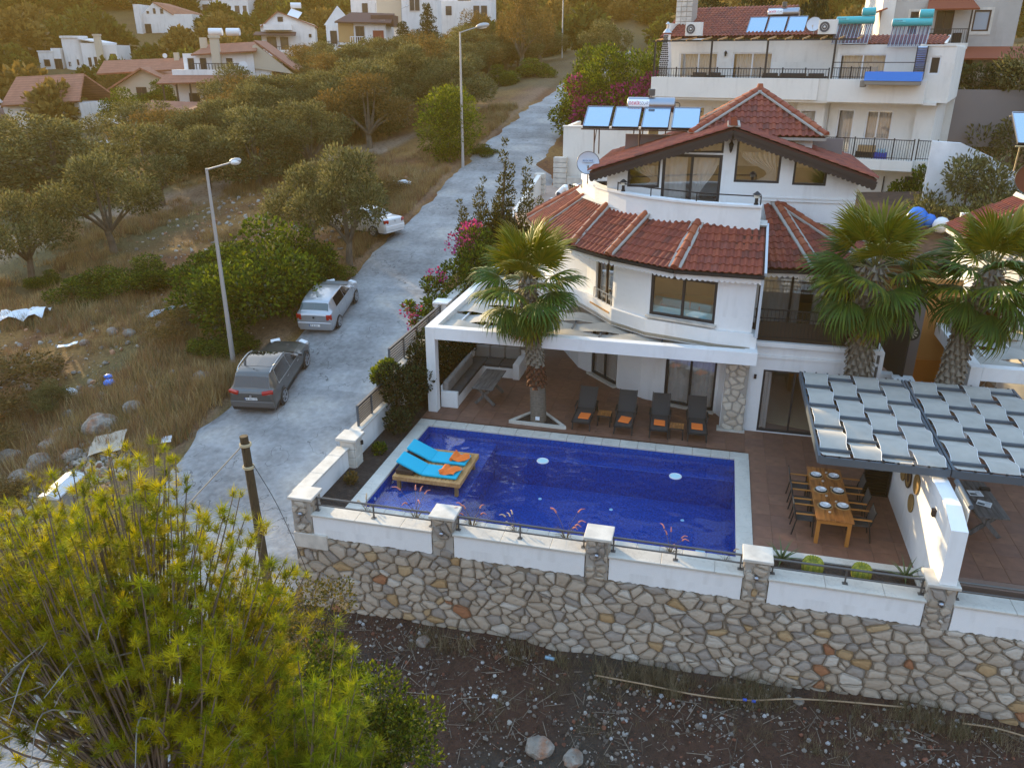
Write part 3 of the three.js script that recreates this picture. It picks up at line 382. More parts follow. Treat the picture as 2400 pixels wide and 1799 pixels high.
  roofFace(gr, [[xl, rl(xl, ry), zb], [xl, rl(xl, ry), zf], [0.35, ry, zf], [0.35, ry, zb]], { seed: 51 }); roofFace(gr, [[xr, rl(xr, ry), zf], [xr, rl(xr, ry), zb], [0.35, ry, zb], [0.35, ry, zf]], { seed: 52 }); ridgeTiles(gr, [0.35, ry + 0.04, zf + 0.05], [0.35, ry + 0.04, zb]);
  part(v, 'barge_board', [beam([xl, rl(xl, ry) - 0.13, zf + 0.03], [0.35, ry - 0.13, zf + 0.03], 0.05, 0.12), beam([xr, rl(xr, ry) - 0.13, zf + 0.03], [0.35, ry - 0.13, zf + 0.03], 0.05, 0.12), valance([xl, rl(xl, ry) - 0.2, zf + 0.01], [0.35, ry - 0.2, zf + 0.01], 0.16), valance([0.35, ry - 0.2, zf + 0.01], [xr, rl(xr, ry) - 0.2, zf + 0.01], 0.16)], M([0.04, 0.027, 0.022], 0.8));
  part(v, 'wall_lantern', [box(0.05, 0.1, 0.12, 0.33, 8.98, -28.55), cyl(0.05, 0.09, 0.2, 0.33, 8.66, -28.45, 6), cyl(0.1, 0.02, 0.1, 0.33, 8.86, -28.45, 6), cyl(0.01, 0.05, 0.07, 0.33, 8.59, -28.45, 6)], MAT.iron);
  // hipped turret roof behind the ridge
  const tc = [1.17, -31.9], th = 2.2, ty = 9.05, ta = [1.17, 10.42, -31.9], q = [[tc[0] - th, ty, tc[1] + th], [tc[0] + th, ty, tc[1] + th], [tc[0] + th, ty, tc[1] - th], [tc[0] - th, ty, tc[1] - th]];
  part(v, 'turret_wall', [bx(tc[0] - 1.85, tc[0] + 1.85, 8, 9.0, tc[1] - 1.85, tc[1] + 1.85)], MAT.white);
  const tr = part(v, 'turret_roof', [0, 1, 2, 3].map((i) => sheet([q[i], q[(i + 1) % 4], ta], 0.06)), MAT.roofBase);
  for (let i = 0; i < 4; i++) { roofFace(tr, [q[i], q[(i + 1) % 4], [ta[0] + 0.01, ta[1], ta[2]], ta], { seed: 60 + i }); ridgeTiles(tr, [q[i][0], q[i][1] + 0.05, q[i][2]], [ta[0], ta[1] + 0.03, ta[2]]); }
  part(tr, 'finial', [cyl(0.16, 0.09, 0.24, ta[0], ta[1], ta[2], 10)], MAT.ridge2); part(v, 'turret_gutter', [beam([q[0][0], ty - 0.08, q[0][2]], [q[1][0], ty - 0.08, q[1][2]], 0.08, 0.09), beam([q[1][0], ty - 0.08, q[1][2]], [q[2][0], ty - 0.08, q[2][2]], 0.08, 0.09)], MAT.mortar);
  part(v, 'wall_lamp', [box(0.08, 0.14, 0.06, 1.76, 1.95, -25.36)], MAT.iron);
  return v;
}
const villa = buildVilla('white villa with red tiled roofs and curved balcony behind the blue pool');
const neighbour = dup(villa, [VB[0] + 16.3, 0, VB[2] - 0.4], 0, 'villa at the right edge behind the two right-hand palms, only its left side showing');
// ---------- pool terrace ----------
const px0 = -8.75, px1 = 1.325, pz0 = -23.2, pz1 = -17.675;
const tileTones = [[0.2, 0.095, 0.06], [0.175, 0.085, 0.055], [0.22, 0.108, 0.068], [0.19, 0.095, 0.065]].map((c, i) => M([1, 1, 1], 0.6, { map: tex(128, 1.3, (u, v) => { const k = 0.78 + 0.5 * (fbm(u * 7, v * 7, 7, 161 + i) - 0.2); return [c[0] * k, c[1] * k, c[2] * k]; }) }));
{
  const deckMat = M([0.2, 0.13, 0.1], 0.95), out = [[-9.2, -34.3], [-9.2, -24.2], [-9.15, -17.3], [px1 + 0.4, -17.3], [px1 + 0.4, -17.85], [11, -17.85], [11, -34.3]], holes = [rect(px0 - 0.02, px1 + 0.02, pz0 - 0.02, pz1 + 0.02)];
  const deck = struct('pool_deck', slab(out, -0.3, -0.014, holes), deckMat), g0 = uvm(rb(-0.297, 0.297, -0.02, 0, -0.297, 0.297, 0.006, 1)), R = rng(77);
  for (let i = 0; i < 34; i++) for (let j = 0; j < 28; j++) { const x = -9.18 + 0.3 + i * 0.6, z = -33.8 + 0.3 + j * 0.6; if (z > -18.1 || z < -29.9 && x > -4 || z < -31 || (x > 9.5) || (x > px0 - 0.55 && x < px1 + 0.45 && z > pz0 - 0.62 && z < -17) || (x > 0.9 && x < 5.3 && z < -25.4) || (x > -4.1 && z < -28.9) || (x > -2 && z < -27.2) || (x > 5.3 && z < -25.6)) continue; const m = new THREE.Mesh(g0, tileTones[Math.floor(R() * 4)]); m.name = 'floor_tile'; m.position.set(x, 0.0, z); m.receiveShadow = true; deck.add(m); }
  // narrow cut tiles along the back of the pool
  for (let i = 0; i < 18; i++) { const m = new THREE.Mesh(g0, tileTones[i % 4]); m.name = 'floor_tile'; m.position.set(-8.88 + i * 0.6, 0, -23.69); m.scale.z = 0.2; deck.add(m); }
}
const mosaic = tex(512, 0.8, (u, v) => { const a = u * 20, b = v * 20, fx = a - Math.floor(a), fy = b - Math.floor(b); if (fx < 0.1 || fy < 0.1) return [0.03, 0.1, 0.34]; const h = hash(Math.floor(a), Math.floor(b), 9); return mixc([0.0, 0.022, 0.17], [0.001, 0.075, 0.42], h); });
const poolMat = M([1, 1, 1], 0.25, { map: mosaic });
{
  const p = thing('swimming_pool', 'rectangular pool lined with dark blue mosaic behind the front railing', 'swimming pool', [(px0 + px1) / 2, 0, (pz0 + pz1) / 2]);
  part(p, 'basin', [bx(px0, px1, -1.75, -1.6, pz0, pz1), bx(px0 - 0.12, px0, -1.7, -0.02, pz0, pz1), bx(px1, px1 + 0.12, -1.7, -0.02, pz0, pz1), bx(px0 - 0.12, px1 + 0.12, -1.7, -0.02, pz0 - 0.12, pz0), bx(px0 - 0.12, px1 + 0.12, -1.7, -0.02, pz1, pz1 + 0.12)], poolMat);
  part(p, 'shelf', [rb(px0, -6.35, -1.6, -0.42, pz0, pz1, 0.02, 1)], poolMat); part(p, 'bench', [rb(-6.35, px1, -1.6, -0.62, pz0, pz0 + 0.34, 0.02, 1)], poolMat);
  part(p, 'step', [rb(0.7, px1, -1.6, -1.0, -19.6, -18.6, 0.02, 1)], poolMat);
  const cm = MAT.marble; for (let i = 0; i < 19; i++) { const a = px0 - 0.4 + i * (px1 - px0 + 0.8) / 19, b = a + (px1 - px0 + 0.8) / 19 - 0.006; part(p, 'coping_slab', [rb(a, b, -0.05, 0.03, pz0 - 0.4, pz0 + 0.03, 0.015)], cm); part(p, 'coping_slab', [rb(a, b, -0.05, 0.03, pz1 - 0.03, pz1 + 0.38, 0.015)], cm); }
  for (let i = 0; i < 9; i++) { const a = pz0 + 0.035 + i * (pz1 - pz0 - 0.07) / 9, b = a + (pz1 - pz0 - 0.07) / 9 - 0.006; part(p, 'coping_slab', [rb(px0 - 0.4, px0 + 0.03, -0.05, 0.03, a, b, 0.015)], cm); part(p, 'coping_slab', [rb(px1 - 0.03, px1 + 0.4, -0.05, 0.03, a, b, 0.015)], cm); }
  const lm = M([0.5, 0.75, 0.8], 0.4);
  for (const [x, l] of [[-4.5, 'round pale float on the pool surface, left of the two'], [-0.42, 'round pale float on the pool surface near the loungers, right of the two']]) { const f = thing('pool_float', l, 'pool float', [x, -0.17, -21.85], { local: true, group: 'floats on the pool' }); part(f, 'disc', [cyl(0.15, 0.17, 0.04, 0, 0, 0, 24)], lm); part(f, 'rim', [new THREE.TorusGeometry(0.17, 0.022, 6, 28).rotateX(PI / 2).translate(0, 0.03, 0)], MAT.whiteFrame); }
  for (const q of [[-4.6, -22.0], [-2.3, -21.9], [-0.1, -21.8]]) part(p, 'floor_inlet', [cyl(0.06, 0.05, 0.02, q[0], -1.6, q[1], 12)], lm);
  part(p, 'drain_cover', [rb(0.35, 0.62, -1.6, -1.575, -20.3, -19.95, 0.01)], lm);
  for (const q of [-18.6, -21.4]) part(p, 'inlet', [cyl(0.045, 0.045, 0.02, 0, 0, 0, 12).rotateZ(PI / 2).translate(px0 + 0.02, -0.26, q)], MAT.whiteFrame);
  const wg = new THREE.PlaneGeometry(px1 - px0 - 0.004, pz1 - pz0 - 0.004, 1, 1).rotateX(-PI / 2).translate((px0 + px1) / 2, -0.16, (pz0 + pz1) / 2);
  struct('water', wg, M([0.86, 0.93, 1], 0.0, { phys: true, transmission: 1, thickness: 0, ior: 1.33, bumpMap: bumpT(512, 4.5, (u, v) => { const w = fbm(u * 5 + fbm(u * 3, v * 3, 3, 173) * 1.2, v * 5, 5, 171, 3); return w; }), bumpScale: 0.06 }));
}
// planting beds
struct('garden_soil', [slab([[-10.1, -34], [-10.1, -16.85], [-9.15, -16.85], [-9.15, -34]], -0.5, -0.02), slab([[-9.15, -17.3], [-9.15, -16.86], [1.7, -16.86], [1.7, -17.3]], -0.5, 0.1), slab([[1.9, -17.83], [1.9, -16.86], [5.45, -16.86], [5.45, -17.83]], -0.5, 0.1)], MAT.soil);
struct('kerb', [rb(1.75, 5.48, -0.1, 0.14, -18.1, -17.84, 0.015), rb(5.36, 5.48, -0.1, 0.14, -17.84, -16.9, 0.015)], MAT.marble);

// ---------- front retaining wall, pillars and railings ----------
const PXC = [-9.83, -5.93, -2.0, 1.7, 5.6];
{
  const w = thing('retaining_wall', 'long front retaining wall of irregular beige stone with white panels below the railing', 'wall', [-1, -3, -16.6]);
  part(w, 'core', [bx(-10.12, 12, -3.4, -0.3, -16.86, -16.42), bx(-10.1, 12, -0.3, 0.36, -16.84, -16.45)], MAT.darkMortar);
  const R0 = rng(5), warmTone = (c) => stoneTone(R0, c[0] < 5 ? 0.42 : 0.12);
  stonePanel(w, 19.4, 2.95, (g) => g.translate(-10.12, -3.22, -16.42), { cw: 0.36, ch: 0.255, seed: 11, depth: 0.05, tone: (c) => warmTone(c.c), joint: 0.016 });
  for (let i = 0; i < 5; i++) { const a = PXC[i] + 0.3, b = i < 4 ? PXC[i + 1] - 0.3 : 12, pts = [[a, 0.36]], R = rng(31 + i), n = Math.round((b - a) / 0.06); for (let k = 0; k <= n; k++) pts.push([a + (b - a) * k / n, -0.27 + (R() - 0.5) * 0.05]); pts.push([b, 0.36]); part(w, 'white_panel', [ext(pts, 0.07).translate(0, 0, -16.46)], MAT.white); let x = a - 0.03; while (x < b) { const l = Math.min(1.25, b - x + 0.03); part(w, 'coping_slab', [rb(x, x + l - 0.006, 0.36, 0.42, -16.9, -16.35, 0.012)], MAT.marble); x += l; } }
  part(w, 'patch', [rb(-10.1, -9.15, -0.62, -0.18, -16.42, -16.33, 0.01)], MAT.capStone); part(w, 'drain_pipe', [cyl(0.1, 0.1, 0.5, 2.75, -2.95, -16.32, 12)], MAT.darkMortar);
  for (let i = 0; i < 5; i++) {
    const x = PXC[i], p = thing('stone_pillar', ['road-corner stone pillar with pale flat cap, leftmost along the front wall', 'stone pillar with pale cap second from the road corner on the front wall', 'stone pillar with pale cap in front of the deep end of the pool', 'stone pillar with pale cap at the right end of the pool beside the planter', 'stone pillar with pale cap at the foot of the white party wall'][i], 'pillar', [x, -0.3, -16.65], { group: 'stone pillars of the front wall' });
    part(p, 'core', [bx(x - 0.27, x + 0.27, -0.3, 0.8, -16.92, -16.4)], MAT.mortar);
    stonePanel(p, 0.54, 1.1, (g) => g.translate(x - 0.27, -0.3, -16.4), { cw: 0.24, ch: 0.2, seed: 90 + i, depth: 0.05, warm: 0.1, joint: 0.02 }); for (const s of [-1, 1]) stonePanel(p, 0.5, 1.05, (g) => g.translate(-0.25, -0.25, 0).rotateY(s * PI / 2).translate(x + s * 0.27, 0, -16.66), { cw: 0.25, ch: 0.22, seed: 99 + i * 3 + s, depth: 0.03, warm: 0.1 });
    part(p, 'cap', [rb(x - 0.34, x + 0.34, 0.8, 0.88, -16.99, -16.33, 0.015)], MAT.capStone);
    part(p, 'lamp', [sph(0.06, x, 0.42, -16.31), box(0.1, 0.1, 0.05, x, 0.42, -16.34)], MAT.tankSteel);
  }
  for (let i = 0; i < 5; i++) { const a = PXC[i] + 0.3, b = i < 4 ? PXC[i + 1] - 0.3 : 11.5; const r = thing('railing', ['two-bar grey railing on the leftmost bay of the front wall, next to the road', 'two-bar grey railing on the front wall bay below the sunbed platform and pool middle', 'two-bar grey railing on the front wall bay below the deep end of the pool', 'two-bar grey railing on the front wall in front of the cactus planter', 'low grey railing on the front wall at the right edge beyond the party wall'][i], 'railing', [(a + b) / 2, 0.42, -16.62], { group: 'railings of the front wall' }); const h = i === 4 ? 0.85 : 0.8; part(r, 'rail', [bar([a, h, -16.62], [b, h, -16.62], 0.028, 8)], MAT.greyRail); part(r, 'rail', [bar([a, h - 0.22, -16.62], [b, h - 0.22, -16.62], 0.022, 8)], MAT.greyRail); for (const x of [a + 0.06, (a + b) / 2, b - 0.06]) part(r, 'post', [box(0.035, h - 0.42, 0.035, x, (h + 0.42) / 2, -16.62), box(0.12, 0.012, 0.1, x, 0.428, -16.6)], MAT.greyRail); }
}
// ---------- boundary wall along the road with slatted fences ----------
{
  const w = thing('boundary_wall', 'low white garden wall with stone coping between the road and the planting bed', 'wall', [-10.2, -3, -24]);
  part(w, 'wall', [bx(-10.32, -10.07, -3.6, 0.62, -19.8, -16.9), bx(-10.32, -10.07, -3.0, 0.78, -23.5, -20.3), bx(-10.32, -10.07, -2.6, 1.62, -29, -23.52), bx(-10.32, -10.07, -2, 2.4, -38, -29.0)], MAT.white);
  const cop = (a, b, y) => { let z = a; while (z > b + 0.05) { const l = Math.min(1.1, z - b); part(w, 'coping_slab', [rb(-10.4, -10.0, y, y + 0.06, z - l + 0.006, z, 0.012)], MAT.capStone); z -= l; } }; cop(-16.95, -19.75, 0.62); cop(-20.35, -23.5, 0.78); cop(-23.52, -29, 1.62); cop(-29, -38, 2.4);
  const p = thing('stone_pillar', 'square stone pillar with pale cap along the road wall behind the sunbed platform', 'pillar', [-10.1, -0.3, -20.05], { group: 'pillars of the road wall' }); part(p, 'core', [bx(-10.32, -9.86, -0.3, 0.86, -20.28, -19.8)], MAT.mortar); for (let k = 0; k < 4; k++) { part(p, 'stone', [rb(-9.88, -9.82, -0.2 + k * 0.26, 0.05 + k * 0.26, -20.27, -19.81, 0.02)], MAT.capStone); part(p, 'stone', [rb(-10.3, -9.86, -0.2 + k * 0.26, 0.05 + k * 0.26, -19.82, -19.76, 0.02)], MAT.capStone); } part(p, 'cap', [rb(-10.42, -9.76, 0.86, 0.95, -20.38, -19.7, 0.015)], MAT.capStone);
  part(p, 'spot_lamp', [cyl(0.05, 0.05, 0.12, -9.8, 0.6, -20.2, 10)], MAT.black);
  const white = thing('stone_pillar', 'white block pillar at the back end of the upper slatted fence', 'pillar', [-10.2, 1, -29.2], { group: 'pillars of the road wall' }); part(white, 'body', [bx(-10.42, -9.95, 0.5, 2.5, -29.4, -28.95)], MAT.white); part(white, 'cap', [rb(-10.5, -9.87, 2.5, 2.58, -29.48, -28.87, 0.015)], MAT.white);
  const fence = (label, z0, z1, y0, y1, n) => { const f = thing('slatted_fence', label, 'fence', [-10.2, y0, (z0 + z1) / 2], { group: 'slatted fences on the road wall' }); for (let i = 0; i <= n; i++) { const z = z0 + (z1 - z0) * i / n; part(f, 'post', [bx(-10.23, -10.17, y0, y1 + 0.02, z - 0.03, z + 0.03)], MAT.slate); } const m = 8; for (let i = 0; i < m; i++) { const y = y0 + 0.06 + (y1 - y0 - 0.1) * i / (m - 1); part(f, 'slat', [bx(-10.22, -10.18, y - 0.022, y + 0.022, z1, z0)], MAT.greyRail); } part(f, 'top_rail', [bx(-10.24, -10.16, y1, y1 + 0.035, z1, z0)], MAT.greyRail); };
  fence('lower grey slatted fence on the white road wall, partly behind the dark shrub', -20.9, -24.0, 0.84, 1.5, 3); fence('upper grey slatted fence on the road wall running up beside the white pergola', -23.62, -28.9, 1.7, 2.44, 4);
}
// ---------- pergolas ----------
function woven(parent, x0, x1, z0, z1, y, nS, nB, o = {}) { // strips laid over and under bars; long = 'z' or 'x'
  const alongZ = o.long !== 'x', L = alongZ ? z1 - z0 : x1 - x0, W = (alongZ ? x1 - x0 : z1 - z0) / nS, R = rng(o.seed || 4), amp = o.amp ?? 0.055;
  for (let s = 0; s < nS; s++) { const seg = nB * 8, nw = 6, g = new THREE.PlaneGeometry(1, 1, nw, seg), p = g.attributes.position, w = W * (o.fill ?? 0.94);
    for (let i = 0; i < p.count; i++) { const u = p.getX(i), v = p.getY(i) + 0.5, ph = v * nB * PI + (s & 1 ? PI : 0); const tight = 1 - (o.lens ?? 0.06) * (1 - Math.pow(Math.abs(Math.cos(ph + PI / 2)), 2)); const h = y + Math.sin(ph) * amp * (0.6 + 0.4 * Math.abs(Math.sin(ph))) + 0.004 * (hash(i, s, 3) - 0.5) + (Math.abs(u) > 0.4 ? 0.006 : 0) - (v < 0.001 || v > 0.999 ? 0 : 0); const a = (s + 0.5) * W + u * w * tight, l = v * L; alongZ ? p.setXYZ(i, x0 + a, h, z0 + l) : p.setXYZ(i, x0 + l, h, z0 + a); }
    g.computeVertexNormals(); part(parent, 'canopy_strip', [g], MAT.canvas); void R;
    if (o.hem) for (const e of [-1, 1]) { const q = []; for (let k = 0; k <= seg; k++) { const v = k / seg, ph = v * nB * PI + (s & 1 ? PI : 0), tg = 1 - (o.lens ?? 0.06) * (1 - Math.pow(Math.abs(Math.cos(ph + PI / 2)), 2)); q.push([x0 + (s + 0.5) * W + e * 0.5 * w * tg, y + 0.008 + Math.sin(ph) * amp * (0.6 + 0.4 * Math.abs(Math.sin(ph))), z0 + v * L]); } part(parent, 'hem', [tube(q, 0.008, seg, 4)], MAT.whiteFrame); } }
  for (let b = 0; b < nB; b++) { const t = (b + 0.5) / nB; part(parent, 'cross_bar', [alongZ ? bx(x0, x1, y - 0.05, y + 0.012, z0 + L * t - 0.035, z0 + L * t + 0.035) : bx(x0 + L * t - 0.025, x0 + L * t + 0.025, y - 0.03, y + 0.02, z0, z1)], o.barMat || MAT.slate); }
}
{
  const p = thing('pergola', 'white L-shaped pergola frame over the seating corner in front of the villa', 'pergola', [-4, 0, -24.4]);
  part(p, 'post', [rb(-9.13, -8.8, 0, 3.11, -24.62, -24.28, 0.012)], MAT.white); part(p, 'post', [bx(-9.13, -8.8, 0, 2.69, -34.1, -33.7)], MAT.white);
  part(p, 'front_beam', [rb(-8.8, 1.68, 2.69, 3.115, -24.6, -24.28, 0.012)], MAT.white); part(p, 'side_beam', [bx(-9.13, -8.8, 2.69, 3.11, -34.1, -24.62)], MAT.white); part(p, 'return_beam', [bx(1.3, 1.68, 2.7, 3.1, -25.38, -24.6)], MAT.white);
  woven(p, -8.8, -4.9, -32, -24.6, 2.93, 7, 4, { long: 'x', amp: 0.07, lens: 0.12, fill: 1.0, barMat: MAT.whiteFrame, seed: 9 });
  woven(p, -4.9, 1.3, -27.6, -24.6, 2.93, 3, 6, { long: 'x', amp: 0.06, lens: 0.14, fill: 1.0, barMat: MAT.slate, seed: 10 });
  const n = dup(p, [-4 + 16.85, 0, -24.75], 0, 'white pergola frame of the right-hand villa behind the woven canopy');
  void n;
  const canopy = (label, x0, x1) => { const c = thing('shade_canopy', label, 'canopy', [(x0 + x1) / 2, 0, -21.2]); woven(c, x0 + 0.07, x1 - 0.05, -24.05, -18.42, 2.72, 4, 8, { amp: 0.075, hem: true, lens: 0.1, fill: 0.97 }); const S = MAT.slate; part(c, 'side_beam', [bx(x0, x0 + 0.06, 2.52, 2.72, -24.1, -18.36)], S); part(c, 'side_beam', [bx(x1 - 0.06, x1, 2.52, 2.72, -24.1, -18.36)], S); part(c, 'front_beam', [bx(x0 + 0.06, x1 - 0.06, 2.5, 2.69, -18.42, -18.36)], S); part(c, 'back_beam', [bx(x0 + 0.06, x1 - 0.06, 2.52, 2.7, -24.1, -24.04)], S); part(c, 'middle_beam', [bx((x0 + x1) / 2 - 0.04, (x0 + x1) / 2 + 0.04, 2.46, 2.6, -24.04, -18.42)], S); for (let i = 0; i < 9; i++) for (const z of [-24.07, -18.38]) part(c, 'clip', [box(0.05, 0.03, 0.04, x0 + 0.15 + i * (x1 - x0 - 0.3) / 8, 2.72, z)], MAT.iron); return c; };
  const c1 = canopy('grey woven fabric canopy on slate frame over the dining table', 2.93, 5.84); part(c1, 'post', [bx(5.36, 5.46, 0, 2.5, -23.95, -23.85)], MAT.slate);
  const c2 = canopy('grey woven fabric canopy at right edge beyond the party wall', 5.87, 8.78); part(c2, 'post', [bx(8.6, 8.7, 0, 2.5, -24, -23.9)], MAT.slate); part(c2, 'post', [bx(8.6, 8.7, 0, 2.5, -18.6, -18.5)], MAT.slate);
}
{
  const w = thing('party_wall', 'white party wall with a few woven trays, between the two canopied dining terraces', 'wall', [5.65, 0, -20.3]);
  part(w, 'wall', [ext([[-24, 0], [-16.7, 0], [-16.4, 0.86], [-16.46, 2.2], [-17.2, 2.42], [-24, 2.42]].map(([z, y]) => [-z, y]), 0.34).rotateY(PI / 2).translate(5.5, 0, 0)], MAT.white);
  const lm = thing('wall_light', 'small square brown light on the white party wall', 'wall light', [5.48, 1.85, -17.66]); part(lm, 'housing', [rb(5.42, 5.5, 1.84, 2.02, -17.73, -17.6, 0.01)], MAT.brown);
  const straw = M([1, 1, 1], 0.9, { map: tex(128, 0.4, (u, v) => { const r = Math.hypot(u - 0.5, v - 0.5), k = 0.7 + 0.3 * Math.sin(r * 90) + 0.2 * (hash(u * 128, v * 128, 3) - 0.5); return [0.4 * k, 0.26 * k, 0.1 * k]; }) });
  [[1.34, -20.75, 0.2, 'farthest round woven tray on the white party wall'], [1.5, -20.2, 0.27, 'woven tray with dark centre, between two others on the party wall'], [1.72, -19.4, 0.24, 'upper near woven tray on the white party wall'], [1.1, -19.55, 0.22, 'lowest woven tray on the white party wall']].forEach(([y, z, r, l], i) => { const t = thing('woven_tray', l, 'wall tray', [5.48, y - r, z], { group: 'woven trays on the party wall' }); part(t, 'disc', [new THREE.CylinderGeometry(r, r * 0.9, 0.03, 24).rotateZ(PI / 2).translate(5.48, y, z)], straw); part(t, 'rim', [new THREE.TorusGeometry(r, 0.02, 6, 28).rotateY(PI / 2).translate(5.47, y, z)], i === 1 ? MAT.brown : straw); if (i === 1) part(t, 'centre', [new THREE.CylinderGeometry(r * 0.5, r * 0.5, 0.035, 20).rotateZ(PI / 2).translate(5.478, y, z)], MAT.brown); });
  const b = thing('roller_blind', 'cream roller blind hanging from a grey bar by the party wall', 'blind', [5.95, 1.7, -17.6]); part(b, 'bar', [bar([5.95, 2.52, -18.2], [5.95, 2.52, -17.0], 0.06, 10)], MAT.slate); part(b, 'fabric', [bx(5.94, 5.96, 1.72, 2.48, -18.15, -17.02)], MAT.cream); part(b, 'bottom_bar', [bar([5.95, 1.7, -18.15], [5.95, 1.7, -17.02], 0.025, 8)], MAT.slate);
  const s = thing('slatted_screen', 'dark louvred cupboard screen beside the party wall behind the chairs', 'screen', [5.1, 0, -21.85]); part(s, 'frame', [bx(4.76, 4.82, 0, 1.3, -21.9, -21.8), bx(5.42, 5.48, 0, 1.3, -21.9, -21.8), bx(4.82, 5.42, 1.24, 1.3, -21.9, -21.8), bx(4.82, 5.42, 0, 0.06, -21.9, -21.8)], MAT.iron); for (let i = 0; i < 13; i++) part(s, 'slat', [box(0.6, 0.07, 0.015, 5.12, 0.13 + i * 0.088, -21.84, 0, 0.5)], MAT.iron); part(s, 'back', [bx(4.82, 5.42, 0.06, 1.24, -21.9, -21.88)], MAT.black);
}
// ---------- things on the terrace ----------
const centre = (g, x, z) => g;
{
  const p = thing('sunbed_platform', 'wooden slatted double sunbed platform standing in the shallow end of the pool', 'sunbed platform', [-7.5, -0.42, -20.45]);
  part(p, 'frame', [rb(-8.55, -6.45, -0.08, 0.06, -19.58, -19.46, 0.015), rb(-8.55, -6.45, -0.08, 0.06, -21.46, -21.34, 0.015), rb(-8.55, -8.43, -0.08, 0.058, -21.34, -19.58, 0.015), rb(-6.57, -6.45, -0.08, 0.058, -21.34, -19.58, 0.015)], MAT.teak);
  for (let i = 0; i < 15; i++) part(p, 'plank', [rb(-8.42 + i * 0.124, -8.42 + i * 0.124 + 0.108, 0.02, 0.05, -21.34, -19.58, 0.008, 1)], MAT.teak);
  for (const x of [-8.4, -6.6]) for (const z of [-19.6, -21.3]) part(p, 'leg', [bx(x - 0.05, x + 0.05, -0.42, -0.05, z - 0.05, z + 0.05)], MAT.teak);
  part(p, 'riser', [rb(-8.5, -7.95, 0.05, 0.2, -20.35, -19.62, 0.02), rb(-8.5, -7.95, 0.05, 0.2, -21.3, -20.6, 0.02)], MAT.brown);
  const mat = (z, label) => { const m = thing('sunbed_cushion', label, 'sunbed cushion', [-7.5, 0.05, z], { group: 'turquoise cushions on the platform' }); part(m, 'seat', [rb(-7.72, -6.62, 0.055, 0.15, z - 0.33, z + 0.33, 0.045, 3)], MAT.turq); const b = rb(-0.86, 0, 0, 0.095, -0.33, 0.33, 0.045, 3).rotateZ(-0.42).translate(-7.72, 0.06, z); part(m, 'backrest', [b], MAT.turq); return m; };
  mat(-19.98, 'near turquoise sunbed cushion with raised back on the wooden platform'); mat(-20.86, 'far turquoise sunbed cushion with raised back on the wooden platform');
  const towel = (x, z, l, s) => { const g = new THREE.PlaneGeometry(0.46, 0.56, 24, 24).rotateX(-PI / 2), q = g.attributes.position; for (let i = 0; i < q.count; i++) { const a = q.getX(i), b = q.getZ(i); q.setY(i, 0.175 + 0.035 * (fbm(a * 5 + s, b * 7 + s, 99, s) - 0.2) + (a < -0.13 ? 0.07 * Math.sin((-0.13 - a) / 0.1 * 1.5) : 0) + 0.03 * Math.sin(a * 16 + b * 9 + s)); q.setX(i, a + 0.06 * Math.sin(b * 6 + s)); q.setZ(i, b * (1 - 0.25 * (a + 0.23))); } g.computeVertexNormals(); single('towel', l, 'towel', [g.translate(x, 0, z), new THREE.CylinderGeometry(0.05, 0.05, 0.5, 12).rotateX(PI / 2).translate(x - 0.22, 0.2, z)], MAT.orangeCloth, 'orange towels'); };
  towel(-6.9, -19.98, 'crumpled orange towel on the near turquoise cushion', 3); towel(-6.88, -20.86, 'rolled orange towel on the far turquoise cushion', 8);
}
